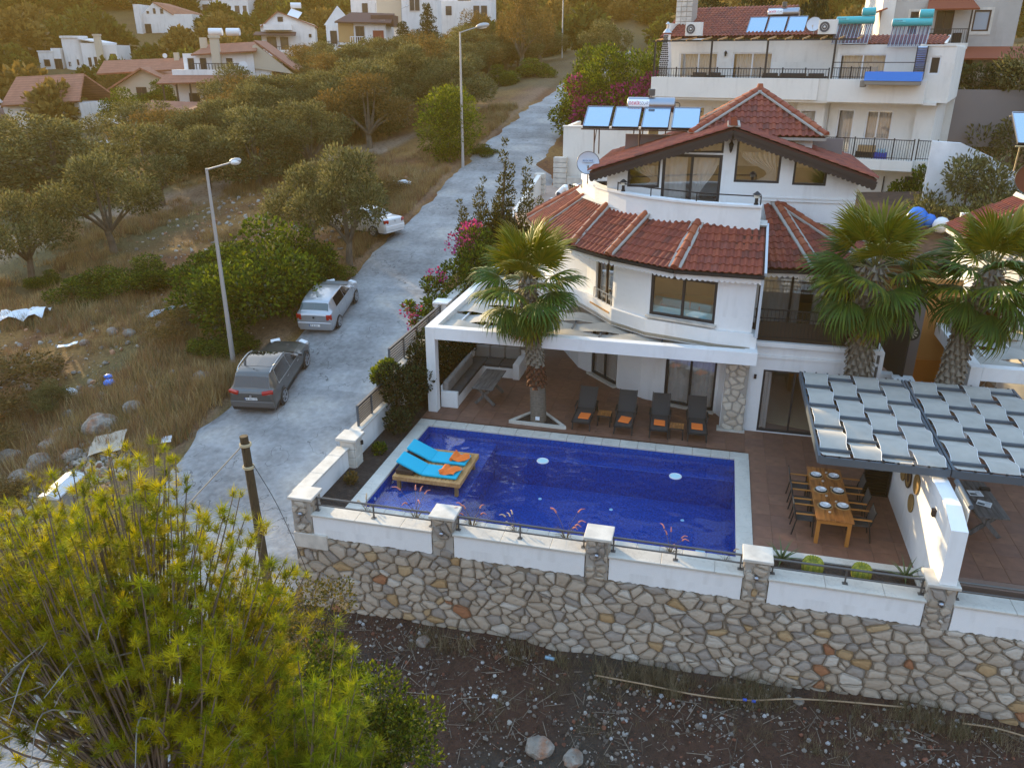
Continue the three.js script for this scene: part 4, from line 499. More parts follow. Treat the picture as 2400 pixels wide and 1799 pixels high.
{ // loungers
  const l = thing('sun_lounger', 'black sun lounger beside the palm planter, first of the four from left', 'sun lounger', [-3.67, 0, -24.93], { local: true, group: 'black loungers along the pool' });
  const F = MAT.black; part(l, 'frame', [beam([-0.3, 0.32, 0.97], [-0.3, 0.32, -0.95], 0.04, 0.05), beam([0.3, 0.32, 0.97], [0.3, 0.32, -0.95], 0.04, 0.05), beam([-0.3, 0.32, 0.97], [0.3, 0.32, 0.97], 0.05, 0.04), beam([-0.3, 0.32, -0.95], [0.3, 0.32, -0.95], 0.05, 0.04)], F);
  for (const [x, z] of [[-0.28, 0.8], [0.28, 0.8], [-0.28, -0.75], [0.28, -0.75]]) part(l, 'leg', [beam([x, 0.32, z], [x * 1.06, 0, z + Math.sign(z) * 0.1], 0.035, 0.05)], F);
  part(l, 'seat', [rb(-0.27, 0.27, 0.335, 0.355, -0.25, 0.95, 0.008)], MAT.sling);
  part(l, 'backrest', [rb(-0.27, 0.27, -0.01, 0.015, -0.82, 0, 0.008).rotateX(0.75).translate(0, 0.35, -0.22), beam([-0.29, 0.35, -0.22], [-0.29, 0.92, -0.83], 0.035, 0.035), beam([0.29, 0.35, -0.22], [0.29, 0.92, -0.83], 0.035, 0.035)], MAT.sling);
  for (const s of [-1, 1]) part(l, 'armrest', [beam([s * 0.34, 0.5, 0.1], [s * 0.34, 0.5, -0.42], 0.05, 0.03), beam([s * 0.33, 0.5, 0.1], [s * 0.31, 0.33, 0.16], 0.03, 0.03)], F);
  const X = [-3.67, -2.29, -1.15, 0.06], L = ['', 'black sun lounger between the wooden side table and the second glazed door, second from left', 'black sun lounger left of the second side table, third from left', 'black sun lounger nearest the stone column, last of the four'];
  for (let i = 1; i < 4; i++) dup(l, [X[i], 0, -24.93 - (i === 3 ? 0.05 : 0)], 0.02 * i, L[i]);
  const tw = (x, z, ry, lab, s) => { const g = new RoundedBoxGeometry(0.36, 0.035, 0.44, 3, 0.016); const q = g.attributes.position; for (let i = 0; i < q.count; i++) q.setY(i, q.getY(i) + 0.012 * Math.sin(q.getX(i) * 14 + s) + 0.01 * Math.sin(q.getZ(i) * 11 + s * 2)); g.computeVertexNormals(); single('towel', lab, 'towel', [g.rotateY(ry).translate(x, 0.385, z)], MAT.orangeCloth, 'orange towels'); };
  tw(-3.62, -24.42, -0.08, 'folded orange towel on the black lounger beside the palm planter', 1); tw(-2.27, -24.42, -0.15, 'folded orange towel on the second black lounger from left', 2); tw(-1.13, -24.45, 0.05, 'folded orange towel on the third black lounger from left', 3); tw(0.08, -24.45, 0.04, 'folded orange towel on the black lounger nearest the stone column', 4);
  const t = thing('side_table', 'small wood-topped side table between the first two loungers', 'side table', [-2.98, 0, -24.72], { local: true, group: 'side tables between loungers' }); for (let i = 0; i < 5; i++) part(t, 'slat', [bx(-0.22 + i * 0.09, -0.22 + i * 0.09 + 0.08, 0.4, 0.42, -0.2, 0.2)], MAT.tableWood); part(t, 'frame', [bx(-0.23, 0.23, 0.36, 0.399, -0.21, -0.18), bx(-0.23, 0.23, 0.36, 0.399, 0.18, 0.21)], F); for (const x of [-0.21, 0.21]) for (const z of [-0.19, 0.19]) part(t, 'leg', [bx(x - 0.02, x + 0.02, 0, 0.38, z - 0.02, z + 0.02)], F);
  dup(t, [-0.56, 0, -24.3], 0, 'small wood-topped side table between the last two loungers');
}
{ // corner sofa and picnic table under the pergola
  const s = thing('corner_sofa', 'built-in white corner sofa with grey cushions under the pergola', 'sofa', [-8, 0, -27]);
  part(s, 'base', [rb(-8.8, -8.22, 0, 0.4, -29.15, -24.9, 0.015), rb(-8.22, -6.98, 0, 0.4, -29.15, -28.0, 0.015), rb(-8.82, -8.2, 0, 0.6, -24.9, -24.76, 0.015), rb(-6.98, -6.72, 0, 0.62, -29.2, -27.9, 0.015), bx(-8.86, -8.8, 0, 0.75, -29.2, -24.9), bx(-8.8, -6.72, 0, 0.75, -29.25, -29.16)], MAT.white);
  for (let i = 0; i < 4; i++) { const a = -24.92 - i * 0.78; part(s, 'seat_cushion', [rb(-8.6, -8.2, 0.4, 0.53, a - 0.77, a, 0.04, 3)], MAT.cushDark); part(s, 'back_cushion', [rb(-8.8, -8.6, 0.42, 0.9, a - 0.77, a, 0.07, 3)], MAT.cushGrey); }
  for (let i = 0; i < 3; i++) { const a = -8.78 + i * 0.62; part(s, 'seat_cushion', [rb(a, a + 0.61, 0.4, 0.53, -28.75, -28.02, 0.04, 3)], MAT.cushDark); part(s, 'back_cushion', [rb(a, a + 0.61, 0.44, 0.92, -29.12, -28.9, 0.07, 3)], MAT.cushGrey); }
  const t = thing('picnic_table', 'weathered grey picnic table with crossed legs in front of the corner sofa', 'table', [-7.36, 0, -25.95], { local: true }); const picnic = (t) => { for (let i = 0; i < 5; i++) part(t, 'plank', [rb(-0.38 + i * 0.153, -0.38 + i * 0.153 + 0.148, 0.71, 0.755, -0.97, 0.97, 0.006, 1)], MAT.greyWood); for (const z of [-0.62, 0.62]) { part(t, 'leg', [beam([-0.36, 0.02, z], [0.3, 0.7, z], 0.05, 0.11)], MAT.greyWood); part(t, 'leg', [beam([0.36, 0.02, z + 0.05], [-0.3, 0.7, z + 0.05], 0.05, 0.11)], MAT.greyWood); } part(t, 'stretcher', [bx(-0.04, 0.04, 0.34, 0.42, -0.6, 0.6)], MAT.greyWood); }; picnic(t);
  const t2 = dup(t, [7.5, 0, -20.9], 0.06, 'dark grey picnic table with brochures beyond the party wall');
  void t2;
  [[7.42, -21.15, 0.1, 'printed brochure lying farther back on the dark picnic table'], [7.5, -20.62, -0.4, 'printed brochure lying nearer on the dark picnic table']].forEach(([x, z, r, l]) => single('brochure', l, 'brochure', [box(0.34, 0.012, 0.28, x, 0.762, z, r)], MAT.paperPrint ??= textMat(128, 96, (c, w, h) => { c.fillStyle = '#e8edf0'; c.fillRect(0, 0, w, h); c.fillStyle = '#5d6d74'; c.fillRect(8, 48, 64, 40); c.fillStyle = '#39464c'; c.fillRect(16, 60, 30, 22); c.fillStyle = '#c5d0d6'; c.fillRect(70, 10, 46, 34); c.fillStyle = '#8694a0'; for (let i = 0; i < 5; i++) c.fillRect(78, 54 + i * 7, 40, 2); }), 'brochures on the picnic table'));
  const bt = single('bottle', 'small black box lying at the back of the dark picnic table', 'box', [rb(7.6, 7.85, 0.757, 0.82, -21.5, -21.36, 0.02)], MAT.black); void bt;
}
{ // dining set
  const t = thing('dining_table', 'long rustic wooden dining table under the grey canopy', 'dining table', [3.65, 0, -20.25]);
  for (let i = 0; i < 4; i++) part(t, 'plank', [rb(3.2 + i * 0.2265, 3.2 + i * 0.2265 + 0.222, 0.705, 0.75, -21.7, -18.8, 0.006, 1)], MAT.tableWood);
  for (const x of [3.28, 4.02]) for (const z of [-21.6, -18.9]) part(t, 'leg', [beam([x, 0.7, z], [x * 1.0, 0, z], 0.09, 0.09)], MAT.legWood); part(t, 'apron', [bx(3.26, 4.04, 0.6, 0.703, -18.88, -18.85), bx(3.26, 4.04, 0.6, 0.703, -21.65, -21.62), bx(3.24, 3.27, 0.6, 0.703, -21.62, -18.88), bx(4.03, 4.06, 0.6, 0.703, -21.62, -18.88)], MAT.legWood);
  const c = thing('dining_chair', 'dark dining chair on the pool side of the table, nearest the planter', 'chair', [3.0, 0, -19.4], { local: true, group: 'chairs round the dining table' }), F = MAT.black; // faces +x
  part(c, 'seat', [rb(-0.22, 0.24, 0.43, 0.46, -0.24, 0.24, 0.012)], MAT.sling); part(c, 'backrest', [rb(-0.015, 0.015, 0, 0.42, -0.24, 0.24, 0.012).rotateZ(0.2).translate(-0.24, 0.46, 0)], MAT.sling);
  for (const z of [-0.25, 0.25]) { part(c, 'leg', [beam([0.22, 0, z], [0.18, 0.63, z], 0.03, 0.03)], F); part(c, 'leg', [beam([-0.3, 0, z], [-0.22, 0.46, z], 0.03, 0.03), beam([-0.22, 0.46, z], [-0.33, 0.9, z], 0.025, 0.025)], F); part(c, 'armrest', [rb(-0.26, 0.24, 0.63, 0.655, z - 0.03, z + 0.03, 0.008)], MAT.legWood); }
  const P = [[3.0, -20.2, 0, 'dark dining chair on the pool side of the table, middle of three'], [3.0, -21.08, 0, 'dark dining chair on the pool side of the table, nearest the villa'], [4.33, -19.45, PI, 'dark dining chair on the party-wall side of the table, nearest the planter'], [4.33, -20.3, PI, 'dark dining chair on the party-wall side of the table, middle of three'], [4.33, -21.15, PI, 'dark dining chair on the party-wall side, next to the louvred screen']];
  for (const [x, z, r, l] of P) dup(c, [x, 0, z], r, l);
  const lab = ['far left', 'far right', 'middle left', 'middle right', 'near left', 'near right']; const straw = M([0.36, 0.22, 0.09], 0.9), porcelain = M([0.78, 0.8, 0.82], 0.2), dk = M([0.03, 0.03, 0.03], 0.8);
  const s = thing('place_setting', 'white plate on a round straw mat at the far left of the dining table', 'place setting', [3.4, 0.75, -21.18], { local: true, group: 'place settings on the dining table' }); part(s, 'place_mat', [cyl(0.19, 0.19, 0.01, 0, 0.001, 0, 24)], straw); part(s, 'mat_ring', [cyl(0.16, 0.16, 0.004, 0, 0.011, 0, 24)], dk); part(s, 'plate', [new THREE.LatheGeometry([[0, 0.006], [0.08, 0.008], [0.1, 0.02], [0.138, 0.032], [0.136, 0.026], [0.09, 0.008], [0, 0]].map((p) => new THREE.Vector2(...p)), 24).translate(0, 0.018, 0)], porcelain); part(s, 'bowl', [new THREE.LatheGeometry([[0.03, 0], [0.06, 0.014], [0.085, 0.04], [0.08, 0.038], [0.05, 0.012], [0, 0.006]].map((p) => new THREE.Vector2(...p)), 20).translate(0.01, 0.03, 0.01)], porcelain);
  [[3.4, -21.18], [3.87, -21.22], [3.45, -20.34], [3.89, -20.38], [3.47, -19.5], [3.91, -19.58]].forEach(([x, z], i) => { if (i) dup(s, [x, 0.75, z], 0.4 * i, `white plate on a round straw mat at the ${lab[i]} of the dining table`); });
  [[3.69, -21.39], [3.55, -20.86], [3.74, -20.54], [3.56, -20.04], [3.77, -19.78], [3.55, -19.19]].forEach(([x, z], i) => single('tea_light', ['tiny cup at the far end of the dining table', 'tiny cup between the two far left plates', 'tiny cup beside the middle right plate', 'tiny cup between the middle and near left plates', 'tiny cup beside the near right plate', 'tiny cup at the near end of the dining table'][i], 'tea light', [cyl(0.03, 0.035, 0.025, x, 0.752, z, 12)], M([0.5, 0.42, 0.34], 0.6), 'tiny cups on the dining table'));
}
{ // hot tub behind the first floor window
  const t = thing('hot_tub', 'turquoise whirlpool bath just behind the large first-floor window', 'bathtub', [-0.7, 3.14, -26.4]); const m = M([0.35, 0.72, 0.78], 0.25); part(t, 'shell', [slab([[-1.7, -27.1], [0.4, -26.3], [0.35, -25.3], [-1.75, -25.9]], 3.14, 3.95, [[[-1.45, -26.85], [0.2, -26.25], [0.15, -25.5], [-1.5, -26.0]]]), slab([[-1.45, -26.85], [0.2, -26.25], [0.15, -25.5], [-1.5, -26.0]], 3.3, 3.72)], m); part(t, 'tap', [tube([[-0.5, 3.95, -25.75], [-0.5, 4.12, -25.75], [-0.52, 4.12, -25.95]], 0.02, 10), cyl(0.025, 0.025, 0.12, -0.2, 3.95, -25.65, 8), cyl(0.025, 0.025, 0.08, -0.75, 3.95, -25.8, 8)], MAT.steel);
}
{ // triangular palm bed
  const f = (k) => { const c = [-5.2, -24.45], q = [[-6.2, -24.0], [-4.1, -23.96], [-5.34, -25.35]].map((p) => [c[0] + (p[0] - c[0]) * k, c[1] + (p[1] - c[1]) * k]), o = []; for (let i = 0; i < 3; i++) { const a = q[i], b = q[(i + 1) % 3], z = q[(i + 2) % 3]; for (const t of [0.9, 0.96]) void t; const P = (u, v, t) => [u[0] + (v[0] - u[0]) * t, u[1] + (v[1] - u[1]) * t]; const s = P(a, z, 0.07), e = P(a, b, 0.07); o.push(s, [(s[0] + e[0] + 2 * a[0]) / 4, (s[1] + e[1] + 2 * a[1]) / 4], e); } return o; };
  const b = thing('palm_planter', 'triangular marble-edged bed at the foot of the poolside palm', 'planter', [-5.2, 0, -24.4]); part(b, 'kerb', [slab(f(1), 0.0, 0.1, [f(0.8)])], MAT.marble); part(b, 'soil', [slab(f(0.8), 0.002, 0.06)], MAT.soil); part(b, 'label_card', [box(0.14, 0.12, 0.02, -5.15, 0.28, -24.02)], MAT.paper);
}
// ---------- villa roof equipment ----------
function heater(label, o) { // flat-plate solar water heater: tilted panels, a tank above on a rusty frame
  const s = thing('solar_water_heater', label, 'solar heater', o.pos, { local: true, turn: o.turn });
  for (let i = 0; i < o.n; i++) { const x = (i - (o.n - 1) / 2) * o.gap; const p = part(s, 'panel', [rb(-o.w / 2, o.w / 2, -0.04, 0.04, -o.l / 2, o.l / 2, 0.008, 1).rotateX(o.tilt).translate(x, 0, 0)], MAT.iron); part(p, 'panel_glass', [rb(-o.w / 2 + 0.03, o.w / 2 - 0.03, 0.036, 0.048, -o.l / 2 + 0.03, o.l / 2 - 0.03, 0.004, 1).rotateX(o.tilt).translate(x, 0, 0)], MAT.solarGlass); part(p, 'panel_edge', [box(o.w, 0.03, 0.03, 0, 0.05, -o.l / 2 + 0.01).rotateX(o.tilt).translate(x, 0, 0), box(0.025, 0.03, o.l, -o.w / 2 + 0.01, 0.05, 0).rotateX(o.tilt).translate(x, 0, 0)], MAT.tankSteel); }
  const hy = Math.sin(o.tilt) * o.l / 2, hz = Math.cos(o.tilt) * o.l / 2, tz = -hz - 0.25, tyy = hy + o.ty, tx = o.tx || 0, r = o.r || 0.27;
  const tk = part(s, 'tank', [new THREE.CylinderGeometry(r, r, o.tl, 28).rotateZ(PI / 2).translate(tx, tyy, tz)], MAT.tankSteel); part(tk, 'end_cap', [sph(r, 0, 0, 0, 20, 8).scale(0.18, 1, 1).translate(tx + o.tl / 2, tyy, tz), sph(r, 0, 0, 0, 20, 8).scale(0.18, 1, 1).translate(tx - o.tl / 2, tyy, tz)], MAT.tankSteel);
  if (o.sign) { const g = new THREE.CylinderGeometry(r + 0.006, r + 0.006, o.sw, 16, 1, true, 0, 1.25).rotateZ(PI / 2); const p = g.attributes.position, u = g.attributes.uv; for (let i = 0; i < p.count; i++) { const yy = p.getY(i), zz = p.getZ(i); void yy; void zz; u.setXY(i, (p.getX(i) + o.sw / 2) / o.sw, 0); }
    const seg = 10, ps = [], us = [], ix = []; for (let k = 0; k <= seg; k++) { const a = -0.35 + 1.15 * k / seg; for (const e of [0, 1]) { ps.push(tx + o.sx + e * o.sw, tyy + Math.sin(a) * (r + 0.006), tz + Math.cos(a) * (r + 0.006)); us.push(e, k / seg); } if (k < seg) ix.push(2 * k, 2 * k + 1, 2 * k + 2, 2 * k + 1, 2 * k + 3, 2 * k + 2); } const sg = new THREE.BufferGeometry(); sg.setAttribute('position', new THREE.Float32BufferAttribute(ps, 3)); sg.setAttribute('uv', new THREE.Float32BufferAttribute(us, 2)); sg.setIndex(ix); sg.computeVertexNormals(); part(tk, 'maker_sign', sg, o.sign); }
  const fr = [], ww = (o.n * o.gap) / 2; for (const x of [-ww + 0.5, 0, ww - 0.5]) { fr.push(bar([x, -hy - 0.05, hz], [x, -hy - o.leg, hz - 0.1], 0.025), bar([x, hy - 0.1, -hz], [x, -hy - o.leg, -hz - 0.2], 0.025), bar([x, -hy - o.leg * 0.6, hz - 0.05], [x, hy - 0.1, -hz], 0.018)); } fr.push(bar([-ww, -hy - 0.06, hz], [ww, -hy - 0.06, hz], 0.025), bar([-ww, hy - 0.08, -hz], [ww, hy - 0.08, -hz], 0.025)); for (const x of [tx - o.tl * 0.35, tx + o.tl * 0.35]) fr.push(bar([x, tyy - r, tz], [x, -hy - o.leg, tz - 0.1], 0.025)); part(s, 'stand', fr, o.standMat || MAT.rust);
  part(s, 'pipe', [tube([[tx + o.tl / 2, tyy + 0.1, tz], [tx + o.tl / 2 + 0.2, tyy + 0.05, tz], [tx + o.tl / 2 + 0.1, tyy - 0.4, tz + 0.2], [tx + o.tl / 2 - 0.1, hy, -hz]], 0.018, 16)], MAT.black); if (o.vent) part(s, 'overflow_tank', [rb(tx - 0.12, tx + 0.12, tyy + r + 0.05, tyy + r + 0.3, tz - 0.1, tz + 0.1, 0.03), bar([tx, tyy + r, tz], [tx, tyy + r + 0.06, tz], 0.02)], MAT.greyRail);
  return s;
}
const demir = textMat(512, 160, (c, w, h) => { c.fillStyle = '#eef2f5'; c.fillRect(0, 0, w, h); c.textBaseline = 'middle'; c.font = 'bold 88px sans-serif'; c.fillStyle = '#c8183a'; c.fillText('DEMİR', 10, h / 2, 270); c.font = '84px sans-serif'; c.fillStyle = '#222c48'; c.fillText('SOLAR', 284, h / 2, 215); });
heater('four-panel solar heater with steel tank reading DEMİR SOLAR on the villa roof', { pos: [-3.0, 9.4, -32.1], turn: 0, n: 4, gap: 1.1, w: 1.0, l: 1.35, tilt: 0.5, tx: 0.25, tl: 1.75, ty: 0.12, leg: 1.1, sign: demir, sx: -0.84, sw: 0.78, vent: true });
function dishThing(label, pos, r, turn, o = {}) { const d = thing('satellite_dish', label, 'satellite dish', pos, { local: true, turn }), h = o.h || 0.5, T = (g) => g.rotateX(-0.35).translate(0, h, 0); const pr = []; for (let i = 0; i <= 8; i++) pr.push(new THREE.Vector2(r * i / 8, 0.28 * r * (i / 8) ** 2)); part(d, 'reflector', [T(new THREE.LatheGeometry(pr, 28).rotateX(PI / 2))], o.mat || MAT.dish); part(d, 'rim', [T(ring(r, 0.012, 0, 0, 0.28 * r))], MAT.greyRail); part(d, 'arm', [bar([0, h - r * 0.9, 0.0], [0, h - 0.1, r * 0.9], 0.012), cyl(0.03, 0.04, 0.1, 0, h - 0.12, r * 0.9, 8)], MAT.steel); part(d, 'mast', [bar([0, 0, -0.1], [0, h, -0.06], 0.025, 8)], MAT.steel); if (o.text) part(d, 'lettering', [T(new THREE.PlaneGeometry(r * 1.05, r * 0.3).translate(0, 0.22 * r, 0.12 * r))], o.text); return d; }
const clearText = (txt, col, bg) => textMat(256, 80, (c, w, h) => { c.fillStyle = bg; c.fillRect(0, 0, w, h); c.fillStyle = col; c.font = 'bold 54px sans-serif'; c.textBaseline = 'middle'; c.fillText(txt, 8, h / 2, w - 16); });
dishThing('pale blue satellite dish lettered REDLINE at the left end of the villa roof', [-4.55, 7.29, -29.3], 0.4, 0.15, { h: 0.72, text: clearText('REDLINE', '#3a4a78', '#b4bec8') });
dishThing('rusty brown satellite dish on the balcony wall of the right-hand villa', [9.75, 7.3, -29.4], 0.5, -0.3, { h: 0.62, mat: MAT.brownDish });
heater('solar water heater at the right edge above the right-hand villa with steel tank', { pos: [10.3, 9.5, -28.6], turn: -0.1, n: 3, gap: 1.1, w: 1.02, l: 1.9, tilt: 0.42, tx: 0.1, tl: 2.4, ty: 0.25, r: 0.3, leg: 1.0, standMat: M([0.5, 0.4, 0.22], 0.7) });

// ---------- the apartment building behind ----------
const AB = [4.9, 3.3, -47.6], aTurn = -16 * D;
const apt = thing('apartment_building', 'pale three-storey apartment building with long balconies behind the villa', 'apartment building', AB, { turn: aTurn });
const AF = { m: new THREE.Matrix4() };
{
  const A = (parent, n, g, m) => part(parent, n, merge([g]).translate(0, -3.3, 0), m), W = MAT.cream;
  const frameAt = (x, z) => ({ m: new THREE.Matrix4().makeTranslation(x, -3.3, z), l: 1 });
  const wallH = (x0, x1, y0, y1, z, holes, t = 0.25) => ext(rect(x0, x1, y0, y1), t, holes).translate(0, 0, z - t);
  const win = (pts, z, o = {}) => { const w = windowPart(apt, frameAt(0, z), pts, { mat: MAT.whiteFrame, fw: 0.07, z: -0.12, ...o }); if (o.cur !== 0) { const xs = pts.map((p) => p[0]), ys = pts.map((p) => p[1]); part(w, 'curtain', [cloth(frameAt(0, z), Math.min(...xs) + 0.1, Math.max(...xs) - 0.1, Math.min(...ys) + 0.05, Math.max(...ys) - 0.08, -0.35, { seed: xs.length + Math.round(xs[0] * 7) })], o.curMat || MAT.curtain); } return w; };
  const w3 = [rect(-8.6, -6.3, 9.62, 11.8), rect(-5.45, -3.2, 9.62, 11.8)], w3b = [rect(0.45, 2.75, 9.62, 11.7)], w2 = [rect(0.75, 1.6, 6.65, 8.95), rect(2.2, 3.5, 7.45, 8.95)], w2l = [rect(-8.4, -6.8, 6.62, 8.85), rect(-6.4, -4.9, 6.62, 8.85), rect(-1.2, -0.3, 7.4, 8.9)], wr = [rect(4.85, 5.35, 10.75, 11.6)];
  A(apt, 'wall', [wallH(-9.6, 0.3, 3.3, 12.4, -1.9, [...w3, ...w2l.slice(0, 2)]), wallH(0.3, 4.3, 9.4, 12.15, -1.3, w3b), wallH(0.3, 4.6, 3.3, 9.4, -1.4, w2), wallH(-1.35, 0.3, 6.2, 9.4, -1.0, [w2l[2]]), bx(-0.22, 0.3, 9.4, 10.5, -1.9, -0.12), bx(0.1, 0.3, 3.3, 9.4, -1.9, -1.0), bx(4.3, 4.5, 9.4, 12.15, -9, -0.6), wallH(4.3, 5.95, 9.42, 12.05, -0.35, wr), bx(5.72, 5.95, 9.42, 12.05, -9, -0.6), bx(4.6, 5.5, 3.3, 9.4, -9, -1.0), bx(-9.6, -9.35, 3.3, 13.4, -9, -2.15), bx(-9.6, 5.9, 3.3, 12.2, -9.2, -9)], W);
  A(apt, 'floor_slab', [bx(-9.5, 5.5, 9.3, 9.44, -9, -0.15), bx(-9.5, 5.5, 6.45, 6.6, -9, -1.9), bx(-9.4, 5.7, 12.05, 12.15, -9, -2.2)], W);
  A(apt, 'parapet', [rb(-9.55, -0.22, 9.42, 10.5, -0.18, 0, 0.02), bx(-9.55, -9.37, 9.42, 10.5, -1.9, -0.18), rb(0.3, 4.9, 9.36, 10.5, -0.16, 0.05, 0.02), bx(4.7, 4.9, 9.36, 10.5, -0.4, -0.16)], W);
  A(apt, 'balcony', [rb(-0.6, 4.95, 6.05, 6.6, -1.4, 0.1, 0.02), rb(4.95, 5.95, 6.05, 6.6, -2.2, -0.3, 0.02)], W);
  [...w3, ...w3b].forEach((p, i) => win(p, i < 2 ? -1.9 : -1.3, { mull: [0.5], name: 'glazed_door' })); win(w2[0], -1.4, { name: 'glazed_door' }); win(w2[1], -1.4, { mull: [0.45] }); win(w2l[0], -1.9, { mull: [0.4], curMat: MAT.gold }); win(w2l[1], -1.9, { mull: [0.5], curMat: MAT.gold }); win(w2l[2], -1.0); win(wr[0], -0.35, { cur: 0, glass: MAT.darkGlass });
  A(apt, 'door', [bx(3.55, 3.6, 3.4, 5.6, -1.38, -1.3), rb(4.62, 5.3, 3.4, 5.7, -1.02, -0.96, 0.02)], MAT.iron);
  const railing = (x0, x1, y0, y1, z, n) => { const r = A(apt, 'railing', [bx(x0, x1, y1 - 0.04, y1, z - 0.025, z + 0.025), bx(x0, x1, y0 + 0.08, y0 + 0.11, z - 0.015, z + 0.015)], MAT.iron); for (let i = 0; i <= n; i++) { const x = x0 + (x1 - x0) * i / n, k = i % 8 === 0 ? 0.03 : 0.011; A(r, i % 8 === 0 ? 'post' : 'baluster', [bx(x - k, x + k, y0, y1 + (i % 8 === 0 ? 0.06 : -0.02), z - k, z + k)], MAT.iron); } };
  railing(-9.3, 0.2, 10.5, 10.98, -0.1, 64); railing(0.36, 2.2, 10.5, 11.05, -0.08, 16); railing(0.1, 4.85, 6.6, 7.62, 0.02, 40); railing(5.0, 5.9, 6.6, 7.6, -0.4, 8);
  A(apt, 'hand_rail', [bx(0.36, 4.6, 11.28, 11.32, -0.1, -0.06)], MAT.iron);
  const pg = A(apt, 'awning_frame', [bx(-9.6, 1.4, 12.36, 12.44, -0.1, 0), bx(-9.6, 1.4, 12.55, 12.58, -1.9, -1.8)], MAT.iron); for (const x of [-9.45, -6.15, -3.1, 0.35]) A(pg, 'post', [bx(x - 0.045, x + 0.045, 10.5, 12.4, -0.12, -0.03)], MAT.iron); for (let i = 0; i < 13; i++) A(pg, 'rafter', [beam([-9.4 + i * 0.9, 12.42, 0.05], [-9.4 + i * 0.9, 12.62, -1.9], 0.06, 0.08)], MAT.teak);
  const roof = A(apt, 'roof', [sheet([[-9.8, 12.62, -1.7], [0.0, 12.62, -1.7], [-0.1, 13.4, -3.6], [-2.9, 13.4, -3.6], [-2.9, 14.3, -5.6], [-9.8, 14.3, -5.6]], 0.08), sheet([[0.4, 12.15, -1.5], [5.3, 12.1, -1.3], [5.3, 12.5, -3.2], [0.4, 12.6, -3.2]], 0.08)], MAT.roofBase);
  const rf = new THREE.Group(); const dn = (p) => p.map((q) => [q[0], q[1] - 3.3, q[2]]); roofFace(roof, dn([[-9.8, 12.64, -1.7], [0, 12.64, -1.7], [-0.1, 13.42, -3.6], [-2.9, 13.42, -3.6], [-2.9, 14.32, -5.6], [-9.8, 14.32, -5.6]]), { seed: 71 }); roofFace(roof, dn([[0.4, 12.17, -1.5], [5.3, 12.12, -1.3], [5.3, 12.52, -3.2], [0.4, 12.62, -3.2]]), { seed: 72 }); void rf;
  A(apt, 'verge', [beam([5.35, 12.15, -1.25], [5.35, 12.55, -3.2], 0.12, 0.12), bx(4.4, 5.9, 12.05, 12.12, -0.7, -0.3)], W);
  const ch = A(apt, 'stone_chimney', [bx(-9.5, -8.5, 12.6, 15.4, -4.2, -3.3)], MAT.mortar); { const R = rng(8); for (let j = 0; j < 10; j++) for (let i = 0; i < 3; i++) A(ch, 'stone', [rb(-9.5 + i * 0.33 + 0.01, -9.5 + (i + 1) * 0.33 - 0.01, 12.7 + j * 0.27, 12.7 + j * 0.27 + 0.25, -3.34, -3.26 + 0.02 * R(), 0.02, 1)], MAT.capStone); }
  const bq = A(apt, 'barbecue_chimney', [bx(-9.3, -8.75, 10.5, 11.3, -1.0, -0.45), ext([[-9.3, 11.3], [-8.75, 11.3], [-8.86, 12.3], [-9.18, 12.3]], 0.5).translate(0, 0, -0.98), bx(-9.16, -8.88, 12.3, 12.75, -0.92, -0.55)], MAT.white); for (let j = 0; j < 20; j++) { const y = 10.55 + j * 0.11, hw = j < 7 ? 0.27 : j < 16 ? 0.27 - (j - 7) * 0.0125 : 0.14; for (let i = 0; i < (j < 16 ? 4 : 2); i++) { const n = j < 16 ? 4 : 2, a = -9.025 - hw + 2 * hw * (i + (j & 1 ? 0.25 : 0)) / n, b = a + 2 * hw / n * 0.82; A(bq, 'brick', [bx(a, Math.min(b, -9.025 + hw), y, y + 0.075, j < 7 ? -0.46 : -0.5, j < 7 ? -0.435 : j < 16 ? -0.465 : -0.535)], M([0.03, 0.026, 0.025], 0.8)); } } A(bq, 'cowl', [cyl(0.26, 0.08, 0.22, -9.02, 12.85, -0.73), cyl(0.06, 0.06, 0.3, -9.02, 13.05, -0.73), cyl(0.14, 0.03, 0.12, -9.02, 13.3, -0.73)], MAT.steel);
  const lv = A(apt, 'louvre_screen', [bx(4.2, 4.24, 10.5, 12.05, -0.62, -0.05), bx(4.66, 4.7, 10.5, 12.05, -0.62, -0.05)], MAT.iron); for (let i = 0; i < 15; i++) A(lv, 'slat', [box(0.42, 0.05, 0.1, 4.45, 10.6 + i * 0.1, -0.1, 0, 0.6)], MAT.steel);
  A(apt, 'wall_lantern', [cyl(0.04, 0.08, 0.2, -5.85, 11.6, -1.8, 6), cyl(0.09, 0.02, 0.09, -5.85, 11.8, -1.8, 6)], MAT.iron);
  const at = (x, y, z) => { const p = new V3(x, y - 3.3, z).applyAxisAngle(new V3(0, 1, 0), aTurn); return [p.x + AB[0], p.y + AB[1], p.z + AB[2]]; };
  const tub = thing('plunge_tub', 'bright blue water tub mounted along the front of the top balcony', 'tub', at(3.4, 10.25, 0.4), { turn: aTurn }); part(tub, 'tub', [slab(rect(-1.3, 1.3, -0.35, 0.45).map((p) => p), 0.2, 0.62, [rect(-1.22, 1.22, -0.28, 0.38)]), bx(-1.25, 1.25, 0.2, 0.25, -0.3, 0.4)], M([0.03, 0.22, 0.75], 0.4)); part(tub, 'casing', [rb(-1.28, 1.28, 0, 0.2, -0.33, 0.42, 0.03), rb(-1.5, -1.2, -0.12, 0.22, 0.0, 0.3, 0.06)], M([0.22, 0.2, 0.17], 0.9));
